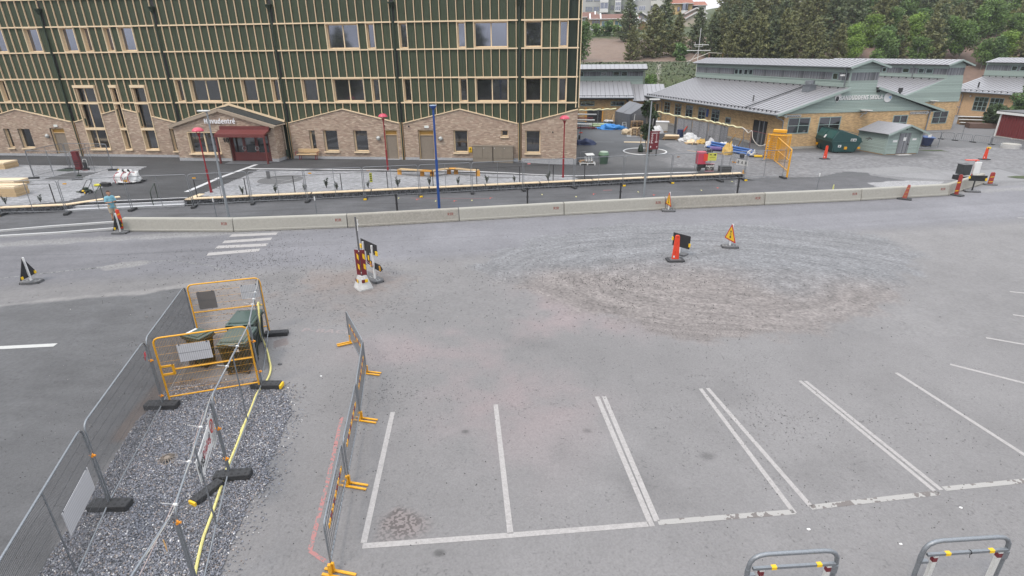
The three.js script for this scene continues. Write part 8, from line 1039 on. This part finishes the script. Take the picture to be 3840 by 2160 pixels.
{ const a = LJ[2], b = LJ[3], f = { position: { x: a[0], y: .05, z: a[1] }, rotation: { y: -Math.atan2(b[1] - a[1], b[0] - a[0]) } }; sheetOn('long white ribbed plastic sheet on the lower left fence panel', f, .38, 1.65, .78, 1.3, corr, -.035); const r = thing('red_tag', 'small red tag on the middle panel of the left fence row', 'tag', lerp(LJ[1][0], LJ[2][0], .05), lerp(LJ[1][1], LJ[2][1], .05), -1.15, undefined, 1.72); part('tag', [bx(.1, .12, .01, 0, 0, 0), bx(.05, .1, .01, .05, -.08, .01)], mat(.45, .06, .08, .6), r); }
{ // firm sign on the right row
  const a = RJ[2], b = RJ[3], g = thing('firm_sign', 'long white building firm sign with dark and red lettering on the near fence', 'sign', a[0], a[1], -Math.atan2(b[1] - a[1], b[0] - a[0]), undefined, .02); part('board', [span(.45, 1.66, 1.2, 1.7, .03, .04)], M.white, g);
  part('lettering', [letters('Bygg', .165, .003, false).rotateY(Math.PI).translate(1.62, 1.45, .0295)], M.black, g); part('lettering', [letters('Dialog', .165, .003, false).rotateY(Math.PI).translate(1.17, 1.45, .0295)], mat(.32, .02, .03, .5), g);
  part('print', [span(.9, 1.3, 1.62, 1.64, .026, .0295), span(.75, 1.2, 1.26, 1.28, .026, .0295), new THREE.TorusGeometry(.075, .012, 4, 18).scale(1, 1, .2).translate(.56, 1.5, .028), rod([.56, 1.5, .026], [.56, 1.5, .0295], .045, 12)], mat(.2, .2, .21, .6), g);
  const h = thing('prohibition_sign', 'narrow white no-entry notice with red ring beside the firm sign', 'sign', a[0], a[1], g.rotation.y, undefined, .02); part('board', [span(.07, .43, 1.07, 1.73, .03, .04)], M.whiteDirty, h); part('ring', [new THREE.TorusGeometry(.13, .02, 5, 24).scale(1, 1, .2).translate(.25, 1.53, .027), beam([.16, 1.62, .027], [.34, 1.44, .027], .004, .03)], M.red, h); part('figure', [rod([.25, 1.59, .026], [.25, 1.59, .0295], .025, 10), span(.225, .275, 1.45, 1.56, .0265, .0295)], M.black, h); part('print', [1.34, 1.29, 1.24, 1.19, 1.14].map((y, i) => span(.1, .38 - (i % 2) * .05, y, y + .018, .027, .0295)), mat(.2, .2, .21, .6), h);
}
{ // cords and rope along the right row
  const P = (i, t, y, o = .0) => [lerp(RJ[i][0], RJ[i + 1][0], t) + o, y, lerp(RJ[i][1], RJ[i + 1][1], t)]; const pts = []; for (let i = 0; i < 4; i++) for (let k = 0; k < 5; k++) pts.push(P(i, k / 5, 2.045 + (k % 2 ? .02 : -.015) - (i === 3 ? k * .02 : 0), k % 2 ? .03 : -.01)); solo('cord', [hose(pts, .006, 5, 4)], M.cord ??= mat(.38, .36, .33, .9), 'pale cord running along the top of the right fence row', 'cord'); const p2 = []; for (let k = 0; k < 7; k++) p2.push(P(2, .15 + k * .13, 2.03 - .1 * Math.sin(k * .5), -.05 - .03 * Math.sin(k))); p2.push(P(3, .2, 1.9, -.04), P(3, .8, 1.6, -.02)); solo('cord', [hose(p2, .0055, 5, 4)], mat(.42, .33, .31, .9), 'second pinkish cord sagging beside the nearest fence top', 'cord');
  const t = thing('cable_ties', 'white cable tie tails sticking out along the right fence row', 'cable ties', RJ[1][0], RJ[1][1], 0, undefined, 0); [[0, .35], [0, .5], [0, .62], [1, .35], [1, .62], [2, .3], [2, .62], [2, .95]].forEach(([i, k], n) => { const p = P(i, k, 2.03), o = [p[0] - RJ[1][0], p[1], p[2] - RJ[1][1]]; part('tie', [rod(o, [o[0] - .24, o[1] + .03 * (n % 3), o[2] + .02 * n % .06], .004, 4), rod([o[0] - .03, o[1], o[2]], [o[0] + .03, o[1], o[2]], .025, 6)], M.white, t); });
  const tag_ = thing('paper_tag', 'orange tag dangling from the fence top by the rope', 'tag', ...P(3, .12, 0).filter((_, i) => i !== 1), -.6, undefined, 1.72); part('tag', [slab([[-.05, 0], [0, -.12], [.05, 0], [.02, .13], [-.02, .13]], .008)], mat(.5, .3, .12, .8), tag_); const t2 = thing('paper_tag', 'pale orange tag under the fence joint above the firm sign', 'tag', ...P(1, .93, 0).filter((_, i) => i !== 1), -.9, undefined, 1.85); part('tag', [slab([[-.04, 0], [0, -.1], [.04, 0], [.01, .1]], .008)], mat(.6, .4, .2, .8), t2);
}
solo('hose', [hose([[-9.75, 1.32, 31.4], [-9.72, 1.5, 31.55], [-9.64, 1.35, 31.7], [-9.62, .6, 31.9], ...[[-9.562,31.846],[-9.135,32.478],[-8.765,33.07],[-8.587,33.575],[-8.532,33.943],[-8.496,34.326],[-8.3,34.95],[-8.12,35.553],[-7.989,36.022]].map(([x, z]) => [x, .04, z]), ...[[-8.093,35.642],[-7.82,36.47],[-7.619,37.139],[-7.515,37.468],[-7.319,37.978],[-7.086,38.631],[-6.91,39.168],[-6.69,39.678],[-6.488,40.098]].map(([x, z]) => [x, .045, z])], .03, 8, 5)], M.hose, 'yellow ribbed hose lying along the right fence row', 'hose');
// waste bins
function bigBin(label, x, z, ry) { const g = thing('waste_bin', label, 'waste bin', x, z, ry, 'dark green four-wheeled waste bins', 0), w = .76, d = 1.02; const q = new THREE.CylinderGeometry(1, .86, .82, 4, 1).rotateY(Math.PI / 4).scale(.7071 * w, 1, .7071 * d).translate(0, .57, 0); part('body', [q], M.binGreen, g); const ribs = []; for (let i = 0; i < 8; i++) { const t = (i - 3.5) / 7 * (w - .2); ribs.push(beam([t * .87, .2, d * .435], [t, .95, d * .5], .025, .02)); } for (let i = 0; i < 8; i++) { const t = (i - 3.5) / 7 * (d - .2); ribs.push(beam([w * .435, .2, t * .87], [w * .5, .95, t], .02, .025), beam([-w * .435, .2, t * .87], [-w * .5, .95, t], .02, .025)); } part('rib', ribs, M.binGreen, g); part('rim', [rbx(w + .1, .06, d + .1, .02, 0, .98, 0)], M.binGreen, g);
  part('lid', [rbx(w + .06, .07, d + .04, .03, 0, 1.05, -.01), bx(w - .2, .02, d - .28, 0, 1.093, 0), bx(.05, .035, d - .1, -w / 2 + .08, 1.085, 0), bx(.05, .035, d - .1, w / 2 - .08, 1.085, 0), bx(w - .1, .035, .05, 0, 1.085, d / 2 - .1), rbx(.3, .03, .06, .01, 0, 1.06, d / 2 + .04)], M.binLid, g); part('wheel', [[-1, -1], [1, -1], [-1, 1], [1, 1]].map(([a, b]) => rod([a * w * .36 - .025, .08, b * d * .36], [a * w * .36 + .025, .08, b * d * .36], .08, 12)), M.rubber, g); part('caster', [[-1, -1], [1, -1], [-1, 1], [1, 1]].map(([a, b]) => bx(.09, .08, .09, a * w * .36, .17, b * d * .36)), M.galvFar, g); part('label_plate', [bx(.13, .11, .006, .12, .86, d * .494, 0, -.07)], M.white, g); part('hinge', [rod([-.4, 1.06, -d / 2 - .03], [.4, 1.06, -d / 2 - .03], .025, 6)], M.binGreen, g); return g; }
bigBin('dark green four-wheeled waste bin, the nearer one behind the front gate', -9.66, 32.98, .2); bigBin('dark green four-wheeled waste bin, the farther one by the rear gate', -10.12, 31.8, .22);
{ const g = thing('waste_bin', 'small dark green two-wheeled wheelie bin behind the sheet on the gate', 'waste bin', -10.93, 32.92, .3, undefined, 0); part('body', [new THREE.CylinderGeometry(1, .8, .92, 4, 1).rotateY(Math.PI / 4).scale(.7071 * .48, 1, .7071 * .56).translate(0, .5, 0)], M.binGreen, g); part('rim', [rbx(.6, .05, .7, .015, 0, .97, 0)], M.binGreen, g); part('lid', [rbx(.56, .07, .66, .03, 0, 1.03, .01), rbx(.42, .03, .45, .012, 0, 1.075, 0)], M.binLid, g); part('handle', [rod([-.26, 1.0, -.4], [.26, 1.0, -.4], .025), bx(.05, .05, .12, -.24, 1, -.36), bx(.05, .05, .12, .24, 1, -.36)], M.binGreen, g); part('wheel', [rod([.2, .13, -.22], [.27, .13, -.22], .13, 14), rod([-.27, .13, -.22], [-.2, .13, -.22], .13, 14)], M.rubber, g); part('paper', [bx(.34, .012, .16, .02, 1.075, -.24)], M.white, g); part('side_label', [bx(.006, .3, .2, .262, .72, 0)], M.rubberGrey, g); g.rotation.y = 1.3; }
// crowd barriers with yellow feet beside the bays
crowd('crowd barrier in the row beside the bays, farthest from the viewer', [-7.066,31.142], [-5.878,32.951], { feet: 1 }); crowd('crowd barrier in the row beside the bays, second from the far end', [-5.831,33.004], [-5.216,35.158], { feet: 0 }); crowd('crowd barrier in the row beside the bays, third from the far end', [-5.213,35.218], [-4.663,37.398], { feet: 0 }); crowd('crowd barrier in the row beside the bays, nearest with the striped band', [-4.666,37.491], [-4.122,39.63], { feet: 0 });
[[-5.865,32.973, 'second'], [-5.218,35.197, 'third'], [-4.655,37.5, 'fourth'], [-4.096,39.711, 'nearest']].forEach(([x, z, n]) => { const g = thing('support_stand', `yellow steel foot pair under the crowd barriers, ${n} from the far end`.replace('nearest from the far end', 'nearest to the viewer'), 'barrier foot', x, z, .0, 'yellow feet of the crowd barriers', .01); for (const s of [-.06, .06]) part('bar', [bx(.62, .022, .05, .14, .02, s, -.12)], M.yellow, g); part('upright', [bx(.05, .28, .05, 0, .14, .03), bx(.05, .22, .05, .02, .12, -.05)], M.yellow, g); });
// galvanised hoops at the lower edge
function hoop(label, a, b, y, o = {}) { const L = Math.hypot(b[0] - a[0], b[1] - a[1]), g = thing('steel_hoop', label, 'steel hoop', a[0], a[1], -Math.atan2(b[1] - a[1], b[0] - a[0]), 'galvanised steel hoops at the lower edge', 0); part('hoop', [bent([[0, 0, 0], [0, y, 0], [L, y, 0], [L, 0, 0]], .037, .27, 12)], M.galv, g); part('crossbar', [rbx(L - .1, .05, .05, .006, L / 2, y - .25, .04)], M.galv, g); part('strap', [.27, .78].map(t => rbx(.085, .058, .062, .004, L * t, y - .25, .04)), M.yellowPure, g); const p = part('post', [.14, .9].map(t => bx(.07, y - .28, .06, L * t, (y - .28) / 2, .03)), M.whiteDirty, g); part('reflector', [.14, .9].map(t => bx(.074, .09, .064, L * t, y - .36, .03)), M.darkRed, g); part('collar', [rod([0, y - .42, 0], [0, y - .3, 0], .042, 12), bx(.12, .16, .05, L - .05, y - .38, .03), bx(.12, .05, .06, .06, y - .42, .02)], M.galv, g); if (o.tie) part('tie', [rod([L * .28, y, 0], [L * .285, y - .002, 0], .035, 10), rod([L * .62, y, 0], [L * .625, y, 0], .0345, 10), rod([L * .53, y - .25, .04], [L * .535, y - .25, .04], .04, 8), rod([L * .53, y - .27, .05], [L * .54, y - .36, .06], .005, 4)], M.black, g); return g; }
hoop('galvanised steel hoop with yellow straps at the lower edge, left of the two in view', [3.02, 39.7], [4.47, 39.45], 1.27); hoop('galvanised steel hoop with yellow straps and red reflectors in the lower right corner', [5.95, 39.12], [7.42, 38.86], 1.25, { tie: 1 });
// bits lying on the lot
[[-7.123,33.257], [4.828,37.781], [8.126,36.888], [6.425,37.98]].forEach(([x, z], i) => { solo('litter', [crumple(.035, .02, .025, .3, i + 40, 0, 8).translate(x, .008, z)], M.white, `small white scrap of litter on the asphalt, ${['beside the crowd barriers', 'left of the right steel hoop, nearest', 'farthest right, above the right hoop', 'between the two steel hoops'][i]}`, 'litter'); });
{ const [x, z] = [-8.661,32.731]; solo('stone', [crumple(.07, .06, .05, .3, 50, 0, 10).translate(x, .005, z)], M.rubberGrey, 'lone grey stone on the asphalt right of the yellow hose', 'stone'); }

renderer.render(scene, camera);
